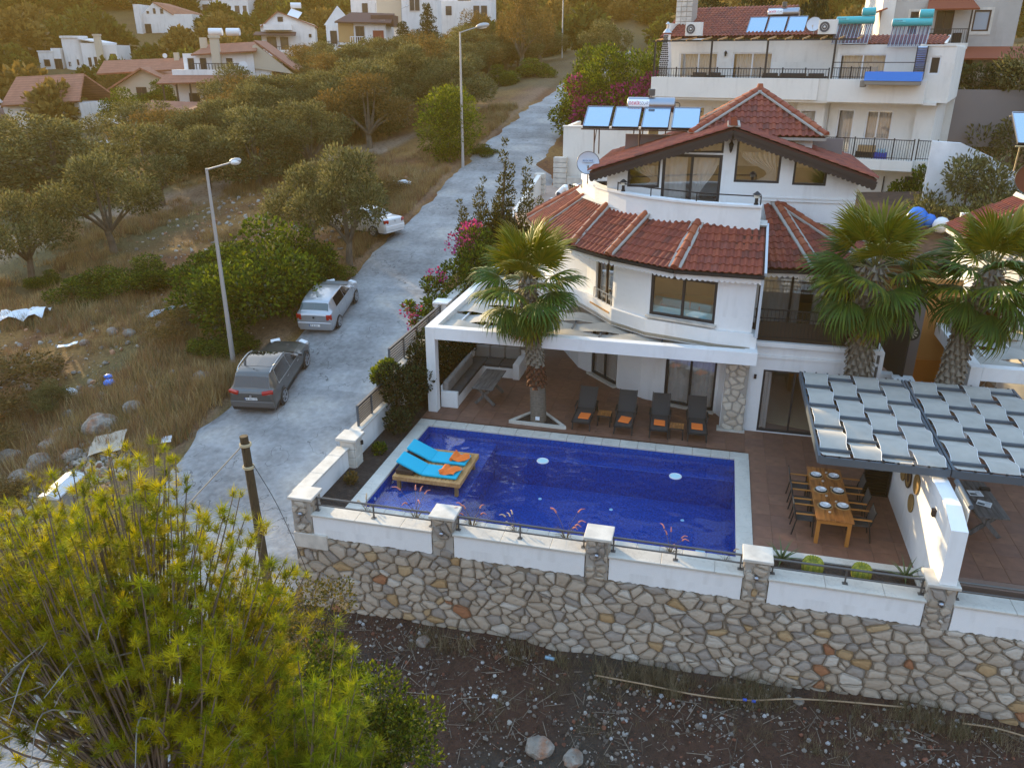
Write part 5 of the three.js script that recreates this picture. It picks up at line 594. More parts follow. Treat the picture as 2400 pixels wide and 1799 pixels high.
  const ac = (x, y, z, l) => { const a = thing('air_conditioner', l, 'air conditioner', at(x, y, z), { turn: aTurn, group: 'air conditioners on the apartment roof' }); part(a, 'case', [rb(-0.46, 0.46, 0.05, 0.75, -0.2, 0.16, 0.02)], MAT.cream); part(a, 'fan_grille', [new THREE.CylinderGeometry(0.27, 0.27, 0.03, 24).rotateX(PI / 2).translate(-0.14, 0.4, 0.165)], M([0.08, 0.08, 0.085], 0.7)); part(a, 'fan_ring', [ring(0.27, 0.012, -0.14, 0.4, 0.18), ring(0.14, 0.008, -0.14, 0.4, 0.185), sph(0.06, -0.14, 0.4, 0.18, 10, 6)], MAT.cream); part(a, 'foot', [bx(-0.4, -0.34, 0, 0.05, -0.18, 0.18), bx(0.34, 0.4, 0, 0.05, -0.18, 0.18)], MAT.iron); }; ac(-7.55, 12.62, -1.0, 'air conditioner beside the brick barbecue chimney on the apartment roof'); ac(-0.35, 12.62, -1.2, 'air conditioner right of the white dish on the apartment roof edge');
  heater('solar water heater with three blue panels on the apartment roof', { pos: at(-3.3, 13.15, -2.4), turn: aTurn, n: 3, gap: 1.08, w: 1.0, l: 1.2, tilt: 0.85, tx: 0.15, tl: 1.65, ty: 0.25, r: 0.24, leg: 0.4, sign: demir, sx: -0.8, sw: 0.8, vent: true, standMat: MAT.teak });
  dishThing('white satellite dish between solar panels and air conditioner on the apartment roof', at(-1.15, 12.65, -1.6), 0.38, aTurn, { h: 0.5 });
  const ozkan = textMat(256, 64, (c, w, h) => { c.fillStyle = '#5fb5b6'; c.fillRect(0, 0, w, h); c.fillStyle = '#1c2740'; c.font = 'bold 54px sans-serif'; c.textBaseline = 'middle'; c.fillText('ÖZKAN', 6, h / 2, w - 10); });
  const vac = (x, y, z, l) => { const s = thing('solar_water_heater', l, 'solar heater', at(x, y, z), { turn: aTurn, group: 'teal-tank solar heaters on the apartment roof' }); for (let i = 0; i < 20; i++) part(s, 'glass_tube', [bar([-0.86 + i * 0.091, 0.08, 0.6], [-0.86 + i * 0.091, 1.0, -0.35], 0.026, 6)], i % 2 ? MAT.tankSteel : M([0.06, 0.05, 0.11], 0.15)); const t = part(s, 'tank', [new THREE.CylinderGeometry(0.19, 0.19, 1.85, 24).rotateZ(PI / 2).translate(0, 1.2, -0.45)], MAT.teal); part(t, 'end_cap', [sph(0.19, 0, 0, 0, 16, 8).scale(0.25, 1, 1).translate(-0.93, 1.2, -0.45)], MAT.whiteFrame); part(t, 'maker_name', [box(0.55, 0.13, 0.004, -0.58, 1.27, -0.262, 0, -0.35)], ozkan); const t2 = part(s, 'cold_tank', [new THREE.CylinderGeometry(0.2, 0.2, 0.62, 24).rotateZ(PI / 2).translate(0.6, 1.6, -0.5)], MAT.teal); part(t2, 'end_cap', [sph(0.2, 0, 0, 0, 16, 8).scale(0.25, 1, 1).translate(0.29, 1.6, -0.5)], MAT.whiteFrame); part(s, 'stand', [bar([-0.85, 0, 0.65], [-0.85, 1.1, -0.5], 0.02), bar([0.85, 0, 0.65], [0.85, 1.1, -0.5], 0.02), bar([-0.85, 0, -0.5], [-0.85, 1.0, -0.5], 0.02), bar([0.85, 0, -0.5], [0.85, 1.0, -0.5], 0.02), bar([-0.9, 0.05, 0.62], [0.9, 0.05, 0.62], 0.025)], MAT.steel); }; vac(0.85, 12.15, -1.6, 'solar heater with teal tank lettered ÖZKAN beside the air conditioner, left of the pair'); vac(3.6, 12.0, -1.6, 'solar heater with teal tank lettered ÖZKAN at the right end of the apartment roof');
  const seat = (x, w, l, g) => { const s = thing('armchair', l, 'armchair', at(x, 9.46, -0.9), { turn: aTurn, group: 'dark wicker seats on the top balcony' }); part(s, 'seat', [rb(-w / 2, w / 2, 0.3, 1.08, -0.1, 0.35, 0.05)], MAT.wicker); part(s, 'backrest', [rb(-w / 2, w / 2, 0.5, 1.3, 0.28, 0.42, 0.05)], MAT.wicker); for (const e of [-1, 1]) part(s, 'armrest', [rb(e * w / 2 - 0.08, e * w / 2 + 0.08, 0.3, 1.15, -0.35, 0.35, 0.04)], MAT.wicker); }; seat(-6.9, 0.8, 'dark wicker armchair on the top balcony below the left glazed door'); seat(-6.0, 0.7, 'dark wicker armchair on the top balcony between the two left doors'); seat(-2.9, 0.8, 'dark wicker armchair on the top balcony left of the long dark sofa'); seat(-1.7, 1.4, 'long dark wicker sofa on the top balcony'); seat(-0.5, 0.8, 'dark wicker armchair on the top balcony beside the middle pier');
  const cr = thing('crate', 'blue plastic crate with bottles on the lower apartment balcony', 'crate', at(3.3, 6.6, -0.5), { turn: aTurn }); part(cr, 'crate', [slab(rect(-0.3, 0.3, -0.2, 0.2), 0, 0.3, [rect(-0.27, 0.27, -0.17, 0.17)]), bx(-0.28, 0.28, 0.0, 0.03, -0.18, 0.18)], M([0.01, 0.05, 0.4], 0.5)); for (const x of [-0.15, 0, 0.15]) part(cr, 'bottle', [cyl(0.06, 0.06, 0.35, x, 0.05, 0, 10), cyl(0.06, 0.02, 0.1, x, 0.4, 0, 10)], M([0.3, 0.5, 0.6], 0.2)); const bxs = thing('cardboard_box', 'cardboard boxes on a dark stand on the lower apartment balcony', 'box', at(2.55, 6.6, -0.6), { turn: aTurn }); part(bxs, 'stand', [rb(-0.5, 0.5, 0, 0.3, -0.2, 0.2, 0.02)], MAT.dark); part(bxs, 'box', [rb(-0.42, 0.42, 0.3, 0.62, -0.2, 0.2, 0.01)], M([0.4, 0.26, 0.13], 0.9));
}
// ---------- stone house at the upper right, walls and yard ----------
{
  const h = thing('stone_house', 'grey stone-faced house with small roofed balcony at the upper right', 'house', [13, 9, -62]);
  const F = wallFrame(10.2, -62, 17.6, -62.0), y = (v) => v, holes = [rect(1.0, 1.5, 12.95, 14.3), rect(2.55, 3.6, 12.4, 14.35), rect(4.75, 5.75, 13.1, 14.35), rect(4.35, 5.2, 10.2, 11.5)]; const W = MAT.greyPlaster;
  part(h, 'wall', [wallPanel(F, rect(0, 7.4, 8, 18), holes, 0.3), bx(10.2, 10.5, 8, 18, -70, -62.3), bx(17.3, 17.6, 8, 18, -70, -62.3)], W); part(h, 'side_wall', [bx(9.4, 10.19, 8, 18, -70, -61.9)], MAT.cream);
  holes.forEach((p, i) => windowPart(h, F, p, { mull: i === 1 || i === 3 ? [0.5] : [], mat: MAT.brown, glass: i === 2 ? M([0.3, 0.36, 0.42], 0.1) : MAT.darkGlass, fw: 0.1 })); part(h, 'window_surround', put([ext(rect(0.86, 1.64, 12.8, 14.45), 0.04, [rect(1.0, 1.5, 12.95, 14.3)]), ext(rect(4.6, 5.9, 12.9, 14.5), 0.04, [rect(4.75, 5.75, 13.1, 14.35)])], F), MAT.capStone); part(h, 'door_leaf', put([box(0.4, 1.8, 0.03, 2.82, 13.35, -0.1), box(0.4, 1.8, 0.03, 3.32, 13.35, -0.1)], F), MAT.cream);
  part(h, 'balcony', [rb(12.1, 14.7, 12.05, 12.4, -62, -61.0, 0.02)], MAT.cream); const r = part(h, 'railing', [bx(12.15, 14.65, 13.2, 13.25, -61.08, -61.04)], MAT.iron); for (let i = 0; i < 20; i++) part(r, 'baluster', [bx(12.16 + i * 0.13, 12.18 + i * 0.13, 12.4, 13.2, -61.07, -61.05)], MAT.iron); for (const x of [12.2, 14.6]) part(h, 'post', [bx(x - 0.04, x + 0.04, 12.4, 14.4, -61.1, -61.02)], MAT.iron); part(h, 'awning_roof', [sheet([[11.9, 14.4, -60.8], [14.95, 14.4, -60.8], [14.7, 15.0, -62], [12.15, 15.0, -62]], 0.1)], MAT.ridge); part(h, 'lower_roof', [sheet([[13.6, 11.5, -60.2], [18.5, 11.5, -60.2], [18.5, 12.2, -62], [13.6, 12.2, -62]], 0.1)], MAT.ridge); for (const x of [12.55, 14.05]) part(h, 'planter', [rb(x - 0.25, x + 0.25, 12.4, 13.0, -61.6, -61.2, 0.03)], MAT.dark);
  const sh = thing('lean_to_roof', 'sloping red tiled lean-to roof beside the stone house', 'roof', [8.6, 13.5, -61]); part(sh, 'roof', [sheet([[7.9, 13.9, -60.6], [9.5, 14.5, -60.6], [9.5, 14.5, -63], [7.9, 13.9, -63]], 0.1)], MAT.ridge); part(sh, 'post', [bx(8, 8.1, 8, 13.85, -60.8, -60.7)], MAT.brown);
  single('retaining_wall', 'dark retaining wall under the hedge right of the apartment building', 'wall', [bx(8, 30, 6.5, 9.75, -56.5, -56)], MAT.taupe);
  single('white_wall', 'stained white garden wall below the dark olive right of the apartment building', 'wall', [ext([[0, 4.6], [4.4, 4.6], [4.4, 6.3], [2.6, 7.3], [1.2, 7.9], [0, 7.95]], 0.3).rotateY(-0.1).translate(9.5, 0, -42.4)], M([1, 1, 1], 0.9, { map: plasterMap(0.7, 0.72, 0.74, 0.25, 77), bumpMap: plasterBump, bumpScale: 0.004 }));
  struct('yard', [sheet([[5.6, 3.6, -35.5], [26, 4.2, -35.5], [26, 6.2, -44], [5.6, 5.2, -44]], 0.2)], M([1, 1, 1], 1, { map: MAT.soil.map.clone(), color: C(1.6, 1.2, 0.9) }));
  single('sack', 'crumpled blue tarpaulin bundle in the yard below the white garden wall', 'bundle', [sph(0.5, 8.6, 5.0, -38.6, 9, 6).translate(0, 0, 0), sph(0.3, 9.1, 4.95, -38.4, 8, 5)], MAT.blueBag); single('sack', 'pale sack beside the blue bundle in the yard', 'sack', [sph(0.35, 9.5, 4.85, -38.0, 8, 6).scale(1, 1, 1)], MAT.paper);
  const g = thing('garden_wall', 'plain cream wall of the forecourt left of the villa roof', 'wall', [-8, 3, -52.5]); part(g, 'wall', [bx(-9.85, -4.5, 3, 7.45, -53, -52.7), bx(-9.85, -9.6, 3, 7.45, -58, -53)], MAT.cream); part(g, 'coping', [bx(-9.9, -4.5, 7.45, 7.52, -53.05, -52.65)], MAT.cream);
  const pil = thing('gate_pillar', 'stone gate pillar against the cream forecourt wall', 'pillar', [-9.9, 3, -52.4]); for (let k = 0; k < 8; k++) part(pil, 'stone', [rb(-10.35, -9.5, 3 + k * 0.33, 3.31 + k * 0.33, -52.65, -52.1, 0.03, 1)], MAT.capStone); part(pil, 'base_wall', [rb(-9.5, -7.6, 3, 4.4, -52.6, -52.2, 0.03)], MAT.capStone);
  const pil2 = thing('gate_pillar', 'stone gate pillar at the road side of the forecourt entrance', 'pillar', [-10.6, 3, -49.5]); for (let k = 0; k < 6; k++) part(pil2, 'stone', [rb(-10.95, -10.3, 3 + k * 0.33, 3.31 + k * 0.33, -49.6, -49.1, 0.03, 1)], MAT.capStone); part(pil2, 'low_wall', [ext([[41, 3], [49.1, 3], [49.1, 4.9], [41, 3.4]], 0.25).rotateY(PI / 2).translate(-10.75, 0, 0)], MAT.cream);
}
{ // alley between the villas
  const d = thing('dartboard', 'round dartboard on the taupe wall between the two villas', 'dartboard', [6.75, 2.75, -27.95]); part(d, 'board', [new THREE.CylinderGeometry(0.26, 0.26, 0.05, 28).rotateX(PI / 2).translate(6.75, 3.0, -27.95)], MAT.black); for (let i = 0; i < 20; i += 2) { const s = new THREE.Shape(); s.moveTo(0.03, 0); s.absarc(0, 0, 0.19, i * PI / 10, (i + 1) * PI / 10); s.lineTo(0, 0); part(d, 'segment', [new THREE.ExtrudeGeometry(s, { depth: 0.006, bevelEnabled: false, curveSegments: 3 }).translate(6.75, 3.0, -27.925)], M([0.5, 0.46, 0.36], 0.8)); }
  const w = thing('alley_wall', 'taupe and orange side wall seen in the gap between the two villas', 'wall', [6.8, 0, -28.3]); part(w, 'taupe_pier', [bx(6.35, 7.05, 0, 4.4, -28.3, -27.98)], MAT.taupe); part(w, 'orange_wall', [bx(7.05, 8.3, 1.75, 4.6, -29.2, -29)], MAT.orange); part(w, 'orange_dado', [bx(7.05, 8.3, 0, 1.75, -29.15, -28.94)], M([0.6, 0.2, 0.03], 0.8)); const st = part(w, 'stone_wall', [bx(7.9, 9.6, 0, 4, -28.2, -27.9)], MAT.mortar); stonePanel(st, 1.7, 4, (g) => g.translate(7.9, 0, -27.9), { cw: 0.4, ch: 0.34, seed: 55, depth: 0.04, limit: 60, tone: (() => { const R = rng(2); return () => mixc([0.2, 0.12, 0.07], [0.32, 0.22, 0.14], R()); })() });
  const e = thing('side_wall', 'white end wall of the villa balcony stepping down to a low square pier', 'wall', [5.5, 0, -26.5]); part(e, 'wall', [ext([[-25.3, 0], [-29, 0], [-29, 3.1], [-25.3, 3.1]].map(([z, y]) => [-z, y]), 0.12).rotateY(PI / 2).translate(5.36, 0, 0)], MAT.white); part(e, 'pier', [rb(6.1, 6.75, 0, 1.9, -26.8, -26.2, 0.02), bx(5.5, 6.2, 0, 1.85, -27.2, -26.9)], MAT.white); part(e, 'dark_screen', [box(0.06, 2.6, 2.0, 6.2, 3.0, -27.6, 0.2)], MAT.dark);
}
// ---------- cars ----------
function car(name, label, S) {
  const g = thing(name, label, S.cat || 'car', S.pos, { turn: S.turn }); g.rotation.order = 'YXZ'; g.rotation.x = S.pitch || 0;
  const st = S.stations, ev = (z) => { let i = 0; while (i < st.length - 2 && z < st[i + 1][0]) i++; const a = st[i], b = st[i + 1], t = Math.min(1, Math.max(0, (a[0] - z) / (a[0] - b[0]))); return a.map((v, k) => v + (b[k] - v) * t); };
  const pt = (z, t, side) => { const [, yb, wb, yt, wt, wm, y0] = ev(z), c = 0.045, P = [[wm * 0.93, y0], [wm, y0 + 0.2], [wm * 1.005, y0 + 0.42], [wb, yb], [wt, yt], [wt * 0.88, yt + c * 0.75], [0, yt + c]], i = Math.max(0, Math.min(5, Math.floor(t))), f = t - i; return new V3(side * (P[i][0] + (P[i + 1][0] - P[i][0]) * f), P[i][1] + (P[i + 1][1] - P[i][1]) * f, z); };
  const grid = (fn, nu, nv) => { const pos = [], idx = []; for (let j = 0; j <= nv; j++) for (let i = 0; i <= nu; i++) pos.push(...fn(i / nu, j / nv).toArray()); for (let j = 0; j < nv; j++) for (let i = 0; i < nu; i++) { const k = j * (nu + 1) + i; idx.push(k, k + 1, k + nu + 1, k + 1, k + nu + 2, k + nu + 1); } const q = new THREE.BufferGeometry(); q.setAttribute('position', new THREE.Float32BufferAttribute(pos, 3)); q.setIndex(idx); q.computeVertexNormals(); return q; };
  const zr = st[0][0], zf = st[st.length - 1][0], zs = []; for (let i = 0; i < st.length - 1; i++) for (let k = 0; k < 3; k++) zs.push(st[i][0] + (st[i + 1][0] - st[i][0]) * k / 3); zs.push(zf);
  const ts = [0, 0.5, 1, 1.5, 2, 2.4, 2.7, 3, 3.1, 3.5, 3.9, 4, 4.3, 5, 5.5, 6], N = zs.length - 1, K = ts.length - 1; const full = grid((u, v) => { const k = Math.round(v * K * 2), t = k <= K ? ts[k] : ts[2 * K - k]; return pt(zs[Math.round(u * N)], t, k <= K ? 1 : -1); }, N, K * 2);
  const capG = (z) => { const s = new THREE.Shape(); const pts = []; for (let k = 0; k <= 2 * K; k++) { const p = pt(z, k <= K ? ts[k] : ts[2 * K - k], k <= K ? 1 : -1); pts.push(new THREE.Vector2(p.x, p.y)); } s.setFromPoints(pts); return new THREE.ShapeGeometry(s).translate(0, 0, z); };
  part(g, 'body', [full, capG(zr), capG(zf)], S.paint);
  const patch = (z0b, z1b, z0t, z1t, t0, t1, side, off = 0.006, nu = 8, nv = 4) => { const q = grid((u, v) => { const t = t0 + (t1 - t0) * v, a = z0b + (z0t - z0b) * v, b = z1b + (z1t - z1b) * v, z = a + (b - a) * u, p = pt(z, t, side), e = 0.01, du = pt(z + e, t, side).sub(pt(z - e, t, side)), dv = pt(z, t + e, side).sub(pt(z, t - e, side)), n = du.cross(dv).normalize(); if (n.x * side < -0.01 || (Math.abs(n.x) < 0.3 && n.y < 0)) n.negate(); return p.addScaledVector(n, off); }, nu, nv); return q; };
  const G = S.glass || MAT.carGlass; for (const s of [-1, 1]) { for (const w of S.side) { if (S.trim) part(g, 'window_trim', [patch(w[0] + 0.05, w[1] - 0.06, w[2] + 0.03, w[3] - 0.05, 3.02, 4.0, s, 0.004)], S.trim); part(g, 'side_window', [patch(w[0], w[1], w[2], w[3], 3.08, 3.92, s, 0.008)], G); } if (S.cladding) part(g, 'cladding', [patch(zr - 0.02, zf + 0.02, zr - 0.02, zf + 0.02, 0, 1.0, s, 0.012, 24)], MAT.black); for (const z of S.handles || []) part(g, 'door_handle', [patch(z, z - 0.16, z, z - 0.16, 2.55, 2.68, s, 0.02, 3, 2)], MAT.steel); for (const z of S.seams || []) part(g, 'door_seam', [patch(z, z - 0.012, z, z - 0.012, 0.6, 3.0, s, 0.003, 1, 8)], MAT.black); part(g, 'wing_mirror', [rb(-0.06, 0.12, -0.06, 0.06, -0.05, 0.06, 0.03).translate(s * (S.W / 2 + 0.05), S.beltY + 0.05, S.mirrorZ)], S.paint); }
  const strip = (z0, z1, tin) => [1, -1].map((s) => patch(z0, z1, z0, z1, tin, 5.999, s, 0.008, 8, 4)); part(g, 'rear_window', [strip(S.rear[0], S.rear[1], 4.12)], S.rearGlass || G); part(g, 'windscreen', [strip(S.front[0], S.front[1], 4.12)], G); if (S.sunroof) part(g, 'sunroof', [strip(S.sunroof[0], S.sunroof[1], 4.75)], MAT.carGlass);
  if (S.rails) for (const s of [-1, 1]) part(g, 'roof_rail', [tube([[s * (S.W / 2 - 0.27), S.rails[2] - 0.03, S.rails[0]], [s * (S.W / 2 - 0.25), S.rails[2] + 0.045, S.rails[0] - 0.2], [s * (S.W / 2 - 0.25), S.rails[2] + 0.045, S.rails[1] + 0.3], [s * (S.W / 2 - 0.27), S.rails[2] - 0.03, S.rails[1]]], 0.022, 20)], MAT.steel);
  part(g, 'aerial', [new THREE.ConeGeometry(0.04, 0.09, 6).translate(0, S.aerial[1] + 0.08, S.aerial[0])], MAT.black);
  for (const s of [-1, 1]) { part(g, 'tail_light', [rb(-S.tail[0] / 2, S.tail[0] / 2, -S.tail[1] / 2, S.tail[1] / 2, -0.12, 0.03, 0.03).rotateY(s * 0.35).translate(s * S.tail[2], S.tail[3], zr - 0.03)], MAT.tail); part(g, 'headlight', [rb(-0.2, 0.2, -0.07, 0.07, -0.05, 0.15, 0.03).rotateY(s * -0.5).translate(s * (S.W / 2 - 0.28), S.head, zf + 0.08)], MAT.whiteFrame); }
  part(g, 'bumper', [rb(-S.W / 2 + 0.06, S.W / 2 - 0.06, S.bump[0], S.bump[1], zr - 0.12, zr + 0.035, 0.05, 3)], S.bumpMat || S.paint); if (S.lowBump) part(g, 'lower_bumper', [rb(-S.W / 2 + 0.1, S.W / 2 - 0.1, 0.2, S.bump[0] + 0.02, zr - 0.15, zr + 0.02, 0.04)], MAT.black); part(g, 'badge', [new THREE.CylinderGeometry(0.045, 0.045, 0.02, 16).rotateX(PI / 2).translate(0, S.badge, zr + 0.022)], S.badgeMat || MAT.steel); part(g, 'underbody', [bx(-S.W / 2 + 0.1, S.W / 2 - 0.1, 0.14, 0.35, zf + 0.2, zr - 0.2)], MAT.black);
  if (S.plate) part(g, 'number_plate', [new THREE.PlaneGeometry(0.5, 0.11).translate(0, S.plateY, zr + (S.plateZ ?? 0.04))], textMat(256, 56, (c, w, h) => { c.fillStyle = '#e6ebee'; c.fillRect(0, 0, w, h); c.fillStyle = '#1d4f8a'; c.fillRect(0, 0, 22, h); c.fillStyle = '#1a1c20'; c.font = 'bold 42px sans-serif'; c.textBaseline = 'middle'; c.fillText(S.plate, 28, h / 2 + 2, w - 34); }));
  for (const s of [-1, 1]) for (const z of S.axles) { part(g, 'wheel_arch', [new THREE.CylinderGeometry(S.wr + 0.055, S.wr + 0.055, 0.06, 28).rotateZ(PI / 2).translate(s * (S.W / 2 - 0.03), S.wr + 0.01, z)], MAT.black); const w = part(g, 'wheel', [new THREE.TorusGeometry(S.wr - 0.065, 0.075, 10, 28).rotateY(PI / 2).scale(1.5, 1, 1).translate(s * (S.W / 2 - 0.07), S.wr, z), new THREE.CylinderGeometry(S.wr - 0.1, S.wr - 0.1, 0.1, 24).rotateZ(PI / 2).translate(s * (S.W / 2 - 0.06), S.wr, z)], MAT.tyre); const sp = [new THREE.TorusGeometry(S.wr - 0.1, 0.018, 6, 28).rotateY(PI / 2).translate(s * (S.W / 2 + 0.022), S.wr, z), new THREE.CylinderGeometry(0.06, 0.06, 0.03, 12).rotateZ(PI / 2).translate(s * (S.W / 2 + 0.012), S.wr, z)]; for (let k = 0; k < 5; k++) sp.push(box(0.03, S.wr - 0.12, 0.075, 0, (S.wr - 0.12) / 2 + 0.02, 0).rotateX(k * 2 * PI / 5).translate(s * (S.W / 2 + 0.012), S.wr, z)); part(w, 'rim', sp, MAT.rim); }
  return g;
}
MAT.tyre = M([0.02, 0.02, 0.02], 0.85); MAT.rim = M([0.42, 0.43, 0.45], 0.35, { metalness: 0.7 }); MAT.tail = M([0.35, 0.015, 0.01], 0.15); MAT.carGlass = M([0.012, 0.014, 0.016], 0.04, { phys: true, specularIntensity: 1, clearcoat: 1, clearcoatRoughness: 0.02 });
const paint = (c, m = 0.55) => M(c, 0.32, { phys: true, metalness: m, clearcoat: 1, clearcoatRoughness: 0.04 });
const hatch = (L, W, Hh, k) => { const w = W / 2, r = L / 2; return [[r, 0.9, w * 0.8, 0.92, w * 0.7, w * 0.9, 0.24], [r - 0.06, 0.98, w * 0.9, 1.0, w * 0.76, w * 0.97, 0.22], [r - 0.16, 1.0, w * 0.93, 1.03, w * 0.78, w * 0.99, 0.22], [r - 0.48 - k, 1.0, w * 0.96, Hh - 0.07, w * 0.72, w, 0.22], [r - 0.8 - k, 0.98, w * 0.965, Hh - 0.035, w * 0.735, w, 0.22], [r - 1.7, 0.95, w * 0.965, Hh - 0.045, w * 0.75, w, 0.22], [r - 2.2, 0.94, w * 0.96, Hh - 0.1, w * 0.73, w, 0.22], [r - 2.95, 0.95, w * 0.94, 0.99, w * 0.82, w, 0.22], [r - 3.4, 0.9, w * 0.92, 0.93, w * 0.76, w, 0.22], [-r + 0.3, 0.78, w * 0.88, 0.82, w * 0.7, w * 0.97, 0.22], [-r + 0.08, 0.66, w * 0.78, 0.7, w * 0.6, w * 0.86, 0.24], [-r, 0.55, w * 0.7, 0.58, w * 0.55, w * 0.78, 0.26]]; };
const KL = 4.38, PL = 3.97, rY = (z) => YrS(z) + 0.02;
const suvZ = -27.05, poloZ = -32.9;
car('parked_car', 'dark grey estate car with glass roof and silver roof rails, nearest on the road', { pos: [-16.75, rY(suvZ) + 0.02, suvZ], turn: 0.13, pitch: 0.2, W: 1.84, paint: paint([0.085, 0.085, 0.082]), stations: hatch(KL, 1.84, 1.6, 0.02), side: [[1.42, 0.25, 1.3, 0.22], [0.2, -0.82, 0.17, -0.3]], trim: MAT.steel, cladding: true, handles: [0.7, -0.45], seams: [1.15, 0.22, -0.95], beltY: 0.98, mirrorZ: -0.68, rear: [2.0, 1.76], front: [-0.06, -0.7], sunroof: [1.25, 0.1], rails: [1.55, 0.05, 1.57], aerial: [1.45, 1.53], tail: [0.42, 0.13, 0.68, 0.98], head: 0.75, bump: [0.34, 0.62], bumpMat: M([0.09, 0.09, 0.09], 0.4), lowBump: true, badge: 0.86, plate: '48 ABA 538', plateY: 0.74, plateZ: 0.028, axles: [1.3, -1.35], wr: 0.34 });
car('parked_car', 'silver hatchback with red tail lights parked second along the road edge', { pos: [-17.0, rY(poloZ) + 0.02, poloZ], turn: 0.1, pitch: 0.2, W: 1.7, paint: paint([0.42, 0.43, 0.45]), stations: hatch(PL, 1.7, 1.46, 0.0), side: [[1.15, 0.12, 1.08, 0.1], [0.07, -0.86, 0.05, -0.4]], handles: [0.6, -0.5], seams: [1.0, 0.1, -0.95], beltY: 0.97, mirrorZ: -0.78, rear: [1.78, 1.56], front: [-0.26, -0.9], rearGlass: M([0.05, 0.085, 0.09], 0.05, { phys: true, clearcoat: 1 }), aerial: [1.2, 1.39], tail: [0.26, 0.25, 0.7, 0.86], head: 0.72, bump: [0.32, 0.62], badge: 0.86, badgeMat: MAT.black, plate: '48 JR 252', plateY: 0.48, plateZ: 0.045, axles: [1.22, -1.25], wr: 0.31 });
{ const w = 1.74 / 2, r = 4.4 / 2; car('parked_car', 'white saloon car half hidden behind the roadside olive tree', { pos: [-19.6, H(-19.6, -43.2) + 0.02, -43.2], turn: 1.25, pitch: 0, W: 1.74, paint: paint([0.66, 0.66, 0.66], 0.1), stations: [[r, 0.85, w * 0.8, 0.9, w * 0.7, w * 0.9, 0.24], [r - 0.1, 0.94, w * 0.9, 0.99, w * 0.8, w * 0.98, 0.22], [r - 0.75, 0.98, w * 0.95, 1.03, w * 0.82, w, 0.22], [r - 1.45, 0.98, w * 0.95, 1.37, w * 0.72, w, 0.22], [r - 1.9, 0.96, w * 0.95, 1.42, w * 0.73, w, 0.22], [r - 2.5, 0.94, w * 0.95, 1.4, w * 0.73, w, 0.22], [r - 3.3, 0.94, w * 0.94, 0.98, w * 0.82, w, 0.22], [-r + 0.3, 0.78, w * 0.88, 0.82, w * 0.7, w * 0.97, 0.22], [-r, 0.55, w * 0.7, 0.58, w * 0.55, w * 0.8, 0.26]], side: [[1.0, 0.22, 0.8, 0.2], [0.16, -0.85, 0.14, -0.35]], handles: [0.6, -0.4], seams: [0.95, 0.2, -0.95], beltY: 0.97, mirrorZ: -0.75, rear: [1.4, 0.8], front: [-0.35, -1.05], aerial: [0.6, 1.4], tail: [0.3, 0.2, 0.7, 0.85], head: 0.7, bump: [0.35, 0.62], badge: 0.84, plate: '', axles: [1.3, -1.32], wr: 0.31 }); }
{ const bc = car('parked_car', 'blue hatchback with raised black tailgate in the forecourt behind the villa', { pos: [-7.0, 3.73, -44.3], turn: 0.5, pitch: 0, W: 1.75, paint: paint([0.1, 0.17, 0.27]), stations: hatch(PL, 1.75, 1.5, 0), side: [[1.15, 0.12, 1.08, 0.1], [0.07, -0.86, 0.05, -0.4]], beltY: 0.97, mirrorZ: -0.78, rear: [1.78, 1.56], front: [-0.26, -0.9], aerial: [1.2, 1.42], tail: [0.26, 0.25, 0.7, 0.86], head: 0.72, bump: [0.32, 0.62], badge: 0.8, axles: [1.22, -1.25], wr: 0.31 }); part(bc, 'raised_tailgate', [rb(-0.68, 0.68, -0.04, 0.04, 0, 1.1, 0.03).rotateX(-0.35).translate(0, 1.48, 1.4)], MAT.black); part(bc, 'boot_opening', [rb(-0.62, 0.62, 0.6, 1.4, 1.6, 2.02, 0.08)], MAT.black); }
